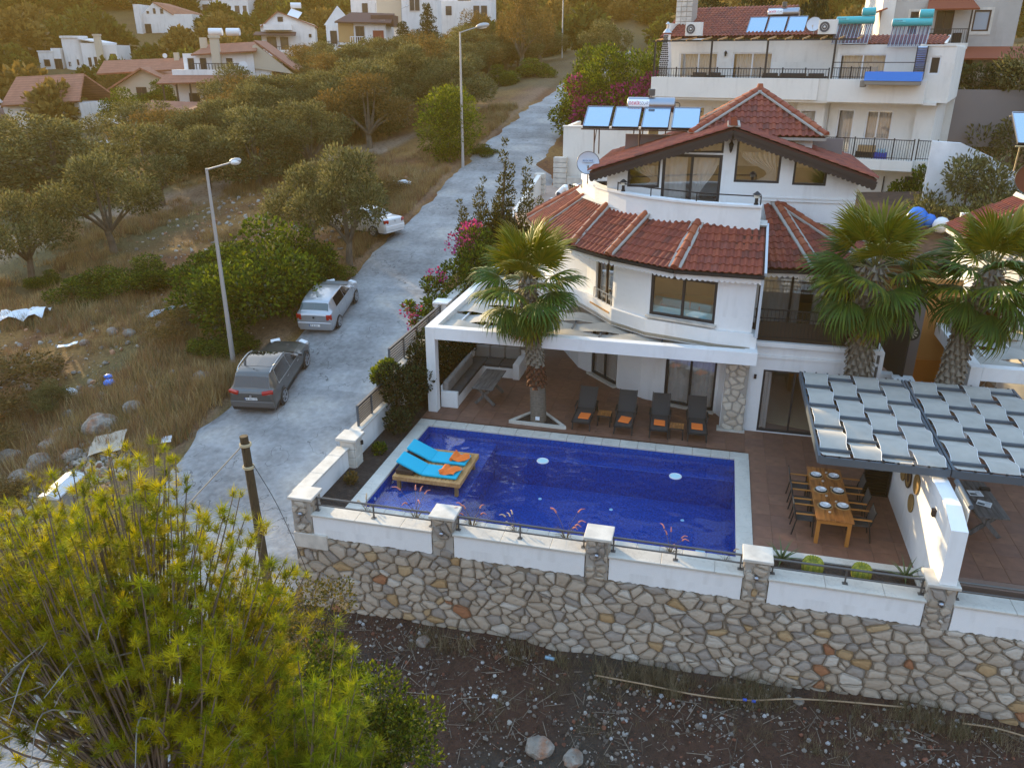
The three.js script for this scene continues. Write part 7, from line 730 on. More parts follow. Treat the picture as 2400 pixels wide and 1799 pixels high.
{ const cl = (r) => { const R = rng(r), o = []; return [R, o]; }; void cl;
  flowering('bougainvillea', 'bougainvillea with magenta sprays hanging over the road wall behind the pergola', 'bougainvillea', [-10.1, 0.6, -31], [[-0.1, 1.3, 0, 0.9], [-0.6, 1.5, 1.2, 0.7], [-0.4, 2.2, -1.2, 0.9], [0.1, 2.7, -2.2, 1.0], [-0.2, 3.2, -3.4, 0.95], [-0.9, 1.3, 2.2, 0.5], [0.4, 1.0, 1.0, 0.8], [-1.0, 2.2, 0.4, 0.5], [-1.2, 1.9, 2.6, 0.3]], 9000, 0.13, GRN, MAG.concat(PINK), 700, 0.12, [[-1.2, 1.7, 2.5, 0.45], [-0.9, 2.5, 0.2, 0.5], [-0.7, 3.3, -2.6, 0.7], [-0.5, 3.7, -3.8, 0.6], [-1.1, 1.0, 2.3, 0.35]]);
  flowering('bougainvillea', 'large bougainvillea with crimson flowers and yellow-green leaves above the villa solar panels', 'bougainvillea', [-8.6, 5.2, -65.5], [[-0.5, 4.8, 0, 2.2], [1.8, 5.4, 0, 2.0], [-2.2, 3.6, 0.3, 2.0], [-2.8, 1.6, 0.6, 1.6], [0.4, 2.6, 1, 2.0], [2.6, 3.2, 0.6, 1.8], [-4, 2.2, 0.2, 0.9], [3.4, 5.2, -0.5, 1.4], [-0.4, 6.4, -0.4, 1.3]], 15000, 0.2, LIME.concat(GRN), MAG, 2600, 0.22, [[-1.4, 2.6, 1, 1.8], [1.6, 3.6, 1.2, 1.6], [3.4, 4.4, 0.8, 1.3], [-2.6, 4.4, 0.6, 1.0]]);
  flowering('shrub', 'dark leafy shrub in the planting bed climbing over the lower slatted fence', 'shrub', [-9.75, 0, -23.4], [[0.1, 0.8, 0.2, 0.75], [-0.1, 1.5, 0.3, 0.7], [0.3, 0.5, 1.1, 0.5], [-0.2, 1.9, 0.5, 0.45], [0.3, 1.2, -0.8, 0.7], [0.1, 1.6, -1.8, 0.7], [0.2, 0.7, -1.6, 0.7], [0, 1.9, -2.8, 0.6], [0.1, 1.0, -3, 0.8]], 9000, 0.11, DRK, [[0.5, 0.09, 0.02]], 6, 0.1); flowering('shrub', 'pale green sunlit tuft at the top of the fence shrub', 'shrub', [-10.05, 1.0, -23.1], [[-0.25, 0.75, 0, 0.42], [-0.1, 1.0, -0.2, 0.3]], 1300, 0.11, LIME); flowering('shrub', 'small green plant in the planting bed beside the sunbed end of the pool', 'shrub', [-9.55, 0, -20.9], [[0, 0.15, 0, 0.25]], 350, 0.09, GRN); flowering('shrub', 'little dry plant in the planting bed near the road-corner pillar', 'shrub', [-9.6, 0, -18.9], [[0, 0.15, 0, 0.22]], 200, 0.1, DRY); flowering('hedge', 'dark clipped hedge above the retaining wall under the stone house', 'hedge', [17, 9.7, -57.2], Array.from({ length: 15 }, (_, i) => [-8 + i * 1.15, 0.85, 0, 1.0]), 12000, 0.16, DRK); flowering('hedge', 'dark hedge behind the corner sofa under the pergola', 'hedge', [-9.5, 0, -31], Array.from({ length: 8 }, (_, i) => [0, 1.0, -2.4 + i * 0.75, 0.85]), 7000, 0.11, DRK);
}
// ---------- palms ----------
function fanLeaf(seed, droop, cols, span = 1.95, pet = 1.0, Rr = 1.0) { // a fan palm leaf along +x, y up
  const R = rng(seed), pos = [], col = [], idx = [], nb = 27; const push = (x, y, z, c) => { pos.push(x, y, z); col.push(...c); return pos.length / 3 - 1; };
  const pc = [0.22, 0.2, 0.07]; { const k = []; for (let i = 0; i <= 5; i++) { const t = i / 5, y = -droop * 0.35 * t * t * pet; for (const s of [-1, 1]) k.push(push(t * pet, y, s * (0.035 - 0.02 * t), pc)); k.push(push(t * pet, y + 0.025, 0, pc)); } for (let i = 0; i < 5; i++) { const a = i * 3, b = a + 3; idx.push(a, b, a + 2, b, b + 2, a + 2, a + 2, b + 2, a + 1, b + 2, b + 1, a + 1); } }
  const y0 = -droop * 0.35 * pet;
  for (let b = 0; b < nb; b++) { const a = (b / (nb - 1) - 0.5) * 2 * span + (R() - 0.5) * 0.05, len = Rr * (1 - 0.32 * Math.pow(Math.abs(a) / span, 2)) * (0.92 + 0.16 * R()), ca = Math.cos(a), sa = Math.sin(a), dw = span * 2 / (nb - 1) * 0.52, dr = droop * (0.5 + 0.35 * R()), seg = 5; let prev = null; const tipD = 0.25 + 0.5 * R();
    for (let s = 0; s <= seg; s++) { const t = s / seg, rr = t * len, w = t < 0.55 ? Math.tan(dw) * rr : Math.tan(dw) * 0.55 * len * Math.pow(1 - (t - 0.55) / 0.45, 0.8), bend = t > 0.6 ? (t - 0.6) * (t - 0.6) * tipD * 1.6 : 0, y = y0 - dr * t * t * len * 0.55 - bend, sh = 1 - 0.25 * dr * t * t, x = pet + ca * rr * sh, z = sa * rr * sh, px = -sa * w, pz = ca * w, fold = 0.35 * w, c = cols[Math.floor(R() * cols.length)], k = 0.85 + 0.3 * R(), tip = Math.max(0, t - 0.6) * 1.2, cc = [c[0] * k * (1 + 0.9 * tip), c[1] * k * (1 + 0.35 * tip), c[2] * k]; const q = [push(x + px, y - fold, z + pz, cc), push(x, y + fold, z, cc), push(x - px, y - fold, z - pz, cc)]; if (prev) { idx.push(prev[0], q[0], prev[1], q[0], q[1], prev[1], prev[1], q[1], prev[2], q[1], q[2], prev[2]); } prev = q; } }
  const g = new THREE.BufferGeometry(); g.setAttribute('position', new THREE.Float32BufferAttribute(pos, 3)); g.setAttribute('color', new THREE.Float32BufferAttribute(col, 3)); g.setIndex(idx); g.computeVertexNormals(); return g;
}
const PG = [[0.04, 0.095, 0.006], [0.055, 0.115, 0.007], [0.03, 0.075, 0.007], [0.075, 0.13, 0.008]], PY = [[0.17, 0.185, 0.006], [0.12, 0.155, 0.006], [0.22, 0.2, 0.008]], PB = [[0.3, 0.12, 0.025], [0.24, 0.1, 0.03], [0.38, 0.16, 0.03]];
function palm(label, base, pts, o) { // pts: trunk line, last point is the heart of the crown
  const p = thing('fan_palm', label, 'palm tree', base, { local: true }), R = rng(o.seed), top = pts[pts.length - 1], curve = new THREE.CatmullRomCurve3(pts.map((q) => new V3(...q)));
  const tr = part(p, 'trunk', [uvm(limb(pts, o.r * 1.15, o.r * 0.85))], M([1, 1, 1], 0.95, { map: tex(128, 0.35, (u, v) => { const k = 0.55 + 0.8 * fbm(u * 6, v * 14, 14, 211 + o.seed); return [0.16 * k, 0.135 * k, 0.105 * k]; }) })); const nb = [], dk = [], L = curve.getLength(), n = Math.round(L * (o.scale1 ?? 60)); const P = new V3();
  for (let i = 0; i < n; i++) { const t = (o.smooth || 0) + (1 - (o.smooth || 0)) * i / n; curve.getPointAt(Math.min(1, t), P); const a = i * 2.39996, r = o.r * (1.08 - 0.15 * t), s = 0.75 + 0.5 * R(); const g = new THREE.ConeGeometry(0.075 * s, 0.24 * s, 4).scale(1.25, 1, 0.45).rotateX(-0.38 - 0.25 * R()).translate(0, 0.02, r); g.rotateY(a).translate(P.x, P.y, P.z); (t < (o.fibre || 0) ? dk : nb).push(g); }
  stuff(part(tr, 'leaf_base', nb, M([0.2, 0.17, 0.13], 0.9))); if (dk.length) stuff(part(tr, 'fibre', dk, M([0.1, 0.035, 0.016], 0.95)));
  const V = {}; const leafV = (kind, i) => V[kind + i] ??= fanLeaf(o.seed * 31 + i * 7 + kind.length, kind === 'young' ? 0.25 : kind === 'mid' ? 0.75 : 1.25, kind === 'dead' ? PB : kind === 'young' ? PY : i === 1 ? PY.concat(PG) : PG, kind === 'old' ? 1.5 : kind === 'dead' ? 1.1 : 1.95, o.size * (kind === 'dead' ? 0.55 : 0.85), o.size * (kind === 'dead' ? 0.8 : 1));
  for (let i = 0; i < o.n; i++) { const t = i / o.n, a = i * 2.39996 + R() * 0.4, el = (82 - 128 * Math.pow(t, 0.85)) * D, kind = t < 0.28 ? 'young' : t < 0.66 ? 'mid' : 'old', m = new THREE.Mesh(leafV(kind, i % 3), MAT.palmLeaf); m.name = 'leaf'; m.castShadow = m.receiveShadow = true; m.rotation.set((R() - 0.5) * 0.7, -a, el, 'YZX'); m.scale.setScalar(0.88 + 0.22 * R()); m.position.set(top[0], top[1] - 0.35 * t, top[2]); p.add(m); }
  for (let i = 0; i < (o.dead || 0); i++) { const a = i * 2.1 + R(), m = new THREE.Mesh(leafV('dead', i % 2), MAT.palmLeaf); m.name = 'dead_leaf'; m.rotation.set((R() - 0.5) * 0.6, -a, -(70 + 14 * R()) * D, 'YZX'); m.position.set(top[0], top[1] - 0.5 - 0.25 * R(), top[2]); p.add(m); }
  const sp = []; for (let i = 0; i < 26; i++) { const a = R() * 6.283, l = 0.5 + R() * 0.4; sp.push(bar([top[0] + Math.cos(a) * 0.1, top[1] - 0.25, top[2] + Math.sin(a) * 0.1], [top[0] + Math.cos(a) * l * 0.8, top[1] + 0.1 - R() * 0.7, top[2] + Math.sin(a) * l * 0.8], 0.018, 4, 0.008)); } part(p, 'leaf_stalks', sp, M([0.26, 0.14, 0.04], 0.8)); return p;
}
palm('sunlit fan palm in the triangular bed between the corner sofa and the loungers', [-5.2, 0.05, -24.35], [[0, 0, 0], [-0.05, 1.4, 0], [-0.2, 3.0, 0], [-0.42, 4.95, 0]], { seed: 3, r: 0.25, n: 40, size: 1.12, dead: 9, smooth: 0.27, fibre: 0.42 });
palm('large fan palm behind the dining canopy in front of the villa balcony', [4.75, 0, -24.75], [[0, 0, 0], [0.02, 2, 0], [-0.12, 4, 0], [-0.12, 5.95, 0.1]], { seed: 5, r: 0.36, n: 40, size: 1.2, dead: 3 });
palm('fan palm at the right edge with curved trunk beside the neighbouring pergola', [6.95, 0, -24.4], [[0, 0, 0], [0.15, 2, 0], [0.35, 4.2, 0], [0.7, 6.1, 0]], { seed: 8, r: 0.31, n: 38, size: 1.1, dead: 5 });
// ---------- the near pine and its neighbours ----------
{ const tuftGeo = (seed, n, l, w) => { const R = rng(seed), pos = [], col = []; for (let i = 0; i < n; i++) { const a = R() * 6.283, e = 0.1 + 1.45 * Math.sqrt(R()), dx = Math.cos(a) * Math.sin(e), dz = Math.sin(a) * Math.sin(e), dy = Math.cos(e), s = l * (0.75 + 0.4 * R()), bx0 = (R() - 0.5) * 0.03, by = -R() * 0.09, bz = (R() - 0.5) * 0.03, px = -Math.sin(a) * w, pz = Math.cos(a) * w; pos.push(bx0 + px, by, bz + pz, bx0 - px, by, bz - pz, bx0 + dx * s, by + dy * s, bz + dz * s); const k = 0.7 + 0.6 * R(); for (let v = 0; v < 3; v++) col.push(k, k, k); } const g = new THREE.BufferGeometry(); g.setAttribute('position', new THREE.Float32BufferAttribute(pos, 3)); g.setAttribute('color', new THREE.Float32BufferAttribute(col, 3)); g.computeVertexNormals(); return g; };
  const pine = (name, label, base, tips, o) => { const p = thing(name, label, 'tree', base, { local: true }), R = rng(o.seed), wood = [], mats = [], cols = []; const Q = new THREE.Quaternion(), up = new V3(0, 1, 0); wood.push(limb([[0, 0, 0], o.k1, o.k2], 0.22, 0.06)); const dead = []; const add = (P, dir, s) => { Q.setFromUnitVectors(up, dir.clone().normalize()); mats.push(new THREE.Matrix4().compose(P, Q.clone().multiply(new THREE.Quaternion().setFromAxisAngle(up, R() * 6.28)), new V3(s, s, s))); const c = mixc(o.c0, o.c1, R()), k = 0.7 + 0.55 * R(); cols.push([c[0] * k, c[1] * k, c[2] * k]); };
    for (const t of tips) { const T = new V3(t[0] - base[0], t[1] - base[1], t[2] - base[2]), st = new V3(o.k2[0] + (T.x - o.k2[0]) * 0.2, Math.min(T.y - 0.6, o.k2[1] - 0.4 - R() * 2), o.k2[2] + (T.z - o.k2[2]) * 0.2), mid = st.clone().lerp(T, 0.6).add(new V3((R() - 0.5) * 0.25, -0.22, (R() - 0.5) * 0.25)); wood.push(limb([st.toArray(), mid.toArray(), T.toArray()], 0.022, 0.006)); const c = new THREE.CatmullRomCurve3([st, mid, T]); const n = o.per; for (let k = 0; k < n; k++) { const u = 1 - (k / n) * o.len, P = c.getPoint(u), dir = c.getTangent(u).multiplyScalar(0.6).add(new V3((R() - 0.5) * 1.5, 0.5, (R() - 0.5) * 1.5)); if (k) P.add(new V3((R() - 0.5) * 0.42, (R() - 0.3) * 0.2, (R() - 0.5) * 0.42)); add(P, dir, 0.8 + 0.5 * R()); } if (R() < 0.12) dead.push(limb([mid.toArray(), [mid.x + (R() - 0.5) * 0.6, mid.y + 0.2, mid.z + R() * 0.5], [mid.x + (R() - 0.5), mid.y + 0.3 * R(), mid.z + 0.4 + R() * 0.6]], 0.014, 0.004)); }
    part(p, 'trunk', wood.map((w) => uvm(w)), M([0.16, 0.12, 0.09], 0.95)); if (dead.length) part(p, 'dead_branch', dead, M([0.26, 0.24, 0.21], 0.9)); const im = new THREE.InstancedMesh(tuftGeo(o.seed, 52, o.needle, o.nw), MAT.needle, mats.length); mats.forEach((m, i) => { im.setMatrixAt(i, m); im.setColorAt(i, C(...cols[i])); }); im.name = 'needles'; im.castShadow = im.receiveShadow = true; stuff(im); p.add(im); };
  const R = rng(41), tips = [], topAtX = (x) => { const q = [[-9.2, 6.3], [-7.6, 6.75], [-6.9, 7.05], [-6.3, 7.3], [-5.9, 7.0], [-5.5, 6.5], [-5.1, 6.15], [-4.7, 5.7], [-4.4, 5.0]]; for (let i = 1; i < q.length; i++) if (x <= q[i][0]) return q[i - 1][1] + (q[i][1] - q[i - 1][1]) * (x - q[i - 1][0]) / (q[i][0] - q[i - 1][0]); return 4.6; };
  for (let i = 0; i < 340; i++) { const x = -9.0 + 4.5 * R(), z = -6.7 + (R() - 0.5) * 2.4, lo = 3.4, top = topAtX(x) + (R() - 0.5) * 0.3, y = top - Math.pow(R(), 1.6) * (top - lo) * 0.9; tips.push([x, y, z]); }
  for (const [x, y] of [[-6.35, 7.45], [-6.1, 7.3], [-6.9, 7.1], [-5.75, 7.05], [-5.25, 6.7], [-4.95, 6.4], [-4.62, 6.1], [-4.5, 5.5], [-5.0, 5.9], [-7.4, 6.9]]) tips.push([x, y, -6.7]);
  pine('pine_tree', 'yellow-green pine filling the lower left corner in front of the road', [-6.8, -4.6, -6.4], tips, { seed: 7, k1: [0.1, 4, 0], k2: [0.2, 8.6, -0.2], per: 8, len: 0.5, needle: 0.125, nw: 0.0052, c0: [0.22, 0.25, 0.004], c1: [0.46, 0.38, 0.006] });
  const t2 = []; for (let i = 0; i < 70; i++) t2.push([-5.9 + 2.3 * R(), 2.6 + 2.0 * R() * R() + 0.4, -7.2 + (R() - 0.5) * 1.4]); pine('pine_tree', 'smaller soft-needled pine at the bottom edge between the big pine and the leafy oak', [-5.0, -4.4, -7.2], t2, { seed: 17, k1: [0, 3, 0], k2: [0, 6.2, 0], per: 8, len: 0.55, needle: 0.17, nw: 0.0048, c0: [0.16, 0.22, 0.006], c1: [0.3, 0.32, 0.01] });
  const oak = (label, base, sp, n, size, cols, seed) => { const o = thing('evergreen_oak', label, 'tree', base, { local: true }), r = rng(seed), S = sp.map((q) => [q[0] - base[0], q[1] - base[1], q[2] - base[2], q[3]]); rawMesh(o, 'crown', leafGeo(r, S, n, size, 0.62, cols, { rise: 0.3 }), MAT.leaf); rawMesh(o, 'trunk', merge([uvm(limb([[0, 0, 0], [0.1, 2, 0], [0, 3.6, 0]], 0.16, 0.06)), ...S.slice(0, 14).map((q) => uvm(limb([[0, 2.4, 0], [q[0] * 0.5, q[1] * 0.7, q[2] * 0.5], [q[0], q[1], q[2]]], 0.05, 0.01)))]), bark); return o; };
  const s1 = []; for (let i = 0; i < 26; i++) { const x = -5.9 + 2.2 * R(), top = 3.1 - (x + 5.9) * 0.42; s1.push([x, top - 0.2 - R() * 2.4, -9.3 + (R() - 0.5) * 1.6, 0.3 + 0.25 * R()]); } oak('glossy-leaved young oak right of the near pines at the bottom edge', [-4.9, -3.9, -9.0], s1, 12000, 0.07, LIME.concat(GRN), 3);
  const s2 = []; for (let i = 0; i < 26; i++) { const x = -8.2 + 2.6 * R(); s2.push([x, 3.3 - Math.abs(x + 7.0) * 0.55 - R() * 2.6, -10.0 + (R() - 0.5) * 1.2, 0.32 + 0.25 * R()]); } oak('olive-brown small-leaved bush behind the near pine, below the wooden post', [-7.2, -4.0, -10.0], s2, 13000, 0.055, [[0.16, 0.13, 0.025], [0.12, 0.115, 0.02], [0.09, 0.09, 0.02], [0.2, 0.15, 0.03]], 5); 
}
// ---------- hillside houses ----------
const cw = Math.cos(14.1 * D), sw = Math.sin(14.1 * D);
MAT.hazeWall = M([1, 1, 1], 0.9, { map: plasterMap(0.72, 0.7, 0.68, 0.1, 231) }); MAT.redRoof = M([1, 1, 1], 0.85, { map: tex(128, 3, (u, v) => { const k = 0.75 + 0.3 * Math.sin(v * 6.283 * 8) * 0.4 + 0.4 * (fbm(u * 8, v * 8, 8, 233) - 0.3); return [0.34 * k, 0.14 * k, 0.085 * k]; }) }); MAT.brownRoof = M([0.09, 0.045, 0.04], 0.85); MAT.beigeWall = M([0.5, 0.43, 0.33], 0.9); MAT.wood2 = M([0.36, 0.22, 0.09], 0.85); MAT.redShutter = M([0.22, 0.04, 0.03], 0.8);
// a house seen from the road side: boxes and openings in metres in its own axes (x right, y up, z towards the viewer)
function farHouse(label, pos, turnDeg, f, name = 'hillside_house') { const h = thing(name, label, 'house', pos, { turn: (14.1 + turnDeg) * D }); const P = (n, g, m) => part(h, n, Array.isArray(g) ? g : [g], m); const W = (x0, x1, y0, y1, z, o = {}) => { const w = P(o.name || 'window', [ext(rect(x0, x1, y0, y1), 0.1, [rect(x0 + 0.1, x1 - 0.1, y0 + 0.1, y1 - 0.1)]).translate(0, 0, z - 0.02)], o.mat || MAT.brown); part(w, 'pane', [bx(x0 + 0.1, x1 - 0.1, y0 + 0.1, y1 - 0.1, z - 0.0, z + 0.03)], o.glass || MAT.darkGlass); if (x1 - x0 > 1.2) part(w, 'mullion', [bx((x0 + x1) / 2 - 0.04, (x0 + x1) / 2 + 0.04, y0 + 0.1, y1 - 0.1, z + 0.03, z + 0.06)], o.mat || MAT.brown); }; const rail = (x0, x1, y, z, m = MAT.brown) => { const r = P('railing', bx(x0, x1, y + 0.9, y + 0.98, z - 0.04, z + 0.04), m); const n = Math.round((x1 - x0) / 0.35); for (let i = 0; i <= n; i++) part(r, 'baluster', [bx(x0 + (x1 - x0) * i / n - 0.04, x0 + (x1 - x0) * i / n + 0.04, y, y + 0.9, z - 0.03, z + 0.03)], m); }; f(P, W, rail); return h; }
const Wt = () => MAT.hazeWall;
// pixel sizes of the photograph turned into metres: V1 .0739 m, V2 .0505 m, V3 .0559 m, V4 .0489 m
farHouse('white stepped villa with chimney tower on the hazy hillside at far left', [-108.8, 9.5, -126.5], 0, (P, W, rail) => { P('wall', [bx(-6.9, -4.4, -8, 3.0, -6, 0), bx(-4.7, -3.1, -8, 3.6, -6, -0.2), bx(0.7, 4.2, -8, 4.4, -6, 0), bx(4.2, 6.5, -8, 4.1, -6, -0.6)], Wt()); P('round_tower', cyl(2.0, 2.0, 13.2, -1.2, -8, -1.9, 24), Wt()); P('tower_roof', cyl(2.2, 2.2, 0.35, -1.2, 5.2, -1.9, 24), Wt()); P('roof', [sheet([[0.5, 5.2, 0.2], [4.3, 4.5, 0.2], [4.3, 4.5, -6], [0.5, 5.2, -6]], 0.2), bx(-7, -4.4, 3, 3.2, -6, 0.1)], Wt()); P('chimney', [bx(3.4, 4.4, -8, 5.5, -0.1, 0.6), bx(3.3, 4.5, 5.5, 5.8, -0.2, 0.7)], MAT.beigeWall); P('terrace_roof', sheet([[-6.4, -0.9, 2.6], [3.6, -0.9, 2.6], [3.6, -0.1, 0], [-6.4, -0.1, 0]], 0.15), MAT.redRoof); for (let i = 0; i < 6; i++) P('post', bx(-6.1 + i * 1.9, -5.9 + i * 1.9, -8, -0.9, 2.3, 2.5), Wt()); W(-6.1, -5.1, 0.7, 1.8, 0); W(-4.4, -3.1, 0.2, 1.9, -0.2); W(-1.9, -1.5, 0.7, 1.4, 0); W(-0.4, -0.1, 0.9, 1.8, 0); W(1.6, 2.1, 0.6, 2.1, 0); W(2.6, 3.6, 0.6, 2.2, 0); W(5.2, 6.1, 1.9, 2.7, -0.6); });
farHouse('house with long plain red roof and solar panel at the left edge of the hillside', [-78.4, 4.6, -83.8], -8, (P, W, rail) => { P('wall', [bx(-5.2, 4.8, -4, 2.0, -7, 0)], Wt()); P('gable', ext([[-7, 2], [0, 2], [-3.2, 4.6]], 0.3).rotateY(PI / 2).translate(-5.2, 0, 0).scale(1, 1, 1), Wt()); P('roof', [sheet([[-4.9, 1.7, 0.8], [5.4, 2.3, 0.8], [3.6, 5.2, -3.6], [-5.4, 4.8, -3.6]], 0.2), sheet([[-5.4, 4.8, -3.6], [3.6, 5.2, -3.6], [5.2, 2.2, -7.6], [-5, 1.7, -7.6]], 0.2)], MAT.redRoof); P('side_wing', [bx(-8.2, -5.2, -4, 0.2, -5, 0.6)], Wt()); P('wing_roof', sheet([[-8.5, 0.1, 1.2], [-4.6, 0.1, 1.2], [-5.2, 1.3, -2], [-8.5, 1.3, -2]], 0.15), MAT.brownRoof); P('solar_panel', sheet([[-7.2, 0.3, 1.4], [-6.1, 0.3, 1.4], [-5.2, 1.7, 0.2], [-6.3, 1.7, 0.2]], 0.1), MAT.paper); rail(-8.2, -4.8, -3.0, 1.2); P('balcony', bx(-8.4, -4.6, -3.3, -3.0, 0.4, 1.4), Wt()); W(-6.8, -5.6, -2.6, -0.4, 0.6); W(-2, -0.6, -1.2, 0.8, 0); W(1.2, 2.6, -1.2, 0.8, 0); });
farHouse('cream house with broad red gable above the red pavilion', [-74.3, 5.6, -96.5], 4, (P, W, rail) => { P('wall', [bx(-3.2, 4.6, -5, 2.6, -8, 0)], MAT.beigeWall); P('gable', ext([[-3.2, 2.6], [4.6, 2.6], [0.6, 4.6]], 0.3).translate(0, 0, -0.3), MAT.beigeWall); P('roof', [sheet([[-4.2, 2.1, 0.8], [0.6, 4.8, 0.8], [0.6, 4.8, -8.4], [-4.2, 2.1, -8.4]], 0.2), sheet([[0.6, 4.8, 0.8], [5.6, 2.3, 0.8], [5.6, 2.3, -8.4], [0.6, 4.8, -8.4]], 0.2), sheet([[-6.2, 4.0, -2.2], [5.4, 4.6, -2.2], [5.4, 6, -5], [-6, 5.6, -5]], 0.2)], MAT.redRoof); P('chimney', bx(3.4, 4.0, 4.5, 6.6, -5, -4.4), MAT.beigeWall); W(-0.6, 0.7, 0.4, 2.4, 0, { name: 'door' }); W(2.0, 3.7, 1.0, 2.5, 0, { glass: MAT.wood2 }); P('roof_dish', new THREE.CylinderGeometry(0.3, 0.3, 0.08, 14).rotateX(PI / 2).translate(2.4, 6.2, -4), MAT.paper); });
farHouse('white house with dark balcony posts and red roof right of the red pavilion', [-57.1, 4.4, -86.6], 2, (P, W, rail) => { P('wall', [bx(-4.2, 1.0, -5, 5.0, -6, 0), bx(-3.4, 4.6, 5, 7.6, -7, -1.4), bx(1, 6.4, -5, 6.8, -8, -1.8)], Wt()); P('terrace_wall', bx(-4.3, 2.8, 5.0, 5.9, -1.5, 0.2), Wt()); P('gable', ext([[4.6, 6], [9, 5.4], [5.0, 8.6], [4.6, 8.4]], 0.3).translate(0, 0, -1.8), MAT.beigeWall); P('roof', [sheet([[-2.2, 7.5, -0.6], [5.2, 7.9, -0.6], [4.9, 8.9, -3.6], [-1, 8.6, -3.6]], 0.18), sheet([[4.9, 9.0, -1.4], [9.4, 5.8, -1.4], [9.4, 5.8, -7], [4.9, 9.0, -7]], 0.2)], MAT.redRoof); P('lower_roof', [sheet([[-5.5, 4.5, 2.2], [3.2, 4.7, 2.2], [3.2, 5.4, 0], [-5.2, 5.4, 0]], 0.15)], MAT.redRoof); P('chimney', [bx(0.2, 1.1, 5, 9.2, -1.0, -0.3), bx(0.1, 1.2, 9.2, 9.5, -1.1, -0.2), bx(-1.6, -0.9, 7.8, 9.3, -3, -2.4)], MAT.beigeWall); P('water_tank', [new THREE.CylinderGeometry(0.4, 0.4, 1.5, 16).rotateZ(PI / 2).translate(0.2, 9.9, -3), new THREE.CylinderGeometry(0.4, 0.4, 1.5, 16).rotateZ(PI / 2).translate(2.2, 9.9, -3)], MAT.paper); for (let i = 0; i < 6; i++) P('post', bx(-5.0 + i * 1.5, -4.85 + i * 1.5, 0.2, 4.6, 1.8, 2.0), MAT.brown); P('balcony', bx(-5.2, 3.0, -0.5, 0.2, 0, 2.2), Wt()); rail(-5.0, 2.8, 0.2, 2.0); W(-2.8, -1.6, 0.3, 3.4, 0, { name: 'door' }); W(-1.2, 0.2, 0.3, 3.4, 0, { name: 'door' }); W(0.6, 1.0, 1, 3.2, 0); W(-2.9, -2.2, 5.6, 7.1, -1.4); W(-1.5, -0.8, 5.6, 7.1, -1.4); W(1.5, 2.2, 5.6, 7.1, -1.4); W(5.0, 5.6, 6.3, 7.5, -1.7); rail(-2.2, 3.4, 5.6, 0.1, MAT.iron); P('dish', new THREE.CylinderGeometry(0.5, 0.5, 0.08, 16).rotateX(PI / 2).translate(3.8, 6.3, 0.3), MAT.paper); P('veranda_glazing', [bx(-2.0, 2.0, -4.5, -0.6, 0.2, 0.3)], MAT.wood2); });
farHouse('white gabled house with dark balconies in the middle of the hillside', [-67.1, 12.5, -123.2], 10, (P, W, rail) => { P('wall', [bx(-3.8, 4.4, -8, 3.8, -6, 0)], Wt()); P('gable', ext([[-3.4, 3.8], [4.4, 3.8], [-1.0, 5.6]], 0.3).translate(0, 0, -0.3), Wt()); P('roof', [sheet([[-3.8, 3.5, 0.4], [-1, 5.7, 0.4], [-1, 5.7, -6.4], [-3.8, 3.5, -6.4]], 0.15), sheet([[-1, 5.7, 0.4], [4.7, 3.6, 0.4], [4.7, 3.6, -6.4], [-1, 5.7, -6.4]], 0.15)], MAT.redRoof); P('balcony', [bx(-4.4, 1.4, -0.7, -0.3, 0, 1.6), bx(-3.2, 1.0, 3.0, 3.8, 0, 1.4)], Wt()); P('balcony_roof', sheet([[-4.8, 2.3, 1.9], [1.5, 2.3, 1.9], [1.5, 2.8, 0], [-4.6, 2.8, 0]], 0.12), MAT.brownRoof); rail(-4.3, 1.3, -0.3, 1.5, MAT.iron); W(-3.0, -1.6, -0.2, 2.0, 0); W(-1.0, 0.2, -0.2, 2.0, 0); W(-1.1, -0.3, 4.2, 4.9, 0); W(2.4, 2.8, 0.4, 0.9, 0); W(3.4, 3.8, 2.0, 2.5, 0); W(-2.5, -1.2, -3.2, -1.2, 0); P('solar_panel', sheet([[0.4, 5.2, 0], [2, 4.7, 0], [2.6, 5.6, -1.6], [1, 6.2, -1.6]], 0.1), MAT.paper); P('water_tank', new THREE.CylinderGeometry(0.4, 0.4, 1.6, 16).rotateZ(PI / 2).translate(1.7, 6.6, -1.8), MAT.paper); });
farHouse('white gabled villa with stepped garden walls high on the hazy hillside', [-112.3, 15.6, -157.1], -4, (P, W, rail) => { P('wall', [bx(-6.1, -4.9, -10, 6.0, -7, 1), bx(-6.1, 5.6, -10, 4.2, -8, 0)], Wt()); P('gable', ext([[-5.0, 4.2], [1.2, 4.2], [-2.2, 6.4]], 0.3).translate(0, 0, -0.3), Wt()); P('roof', [sheet([[-2.2, 6.5, 0.3], [1.6, 4.2, 0.3], [5.8, 4.2, -7], [-2.2, 6.5, -7]], 0.15)], MAT.redRoof); W(-3.9, -3.4, 4.3, 4.8, 0); W(-2.5, -2.0, 4.3, 5.3, 0); W(-1.0, -0.4, 4.3, 5.2, 0); W(-4.7, -3.4, -0.6, 2.4, 0); W(0.8, 1.8, 0.4, 2, 0); P('balcony', bx(-6.2, -2.6, -1.0, -0.6, 0, 2), Wt()); P('garden_wall', [bx(-14, -6, -10, -1.2, 2, 2.6), bx(-17, -9, -10, -3.0, 5, 5.6), bx(-6, 9, -10, -0.4, 3, 3.4)], Wt()); });
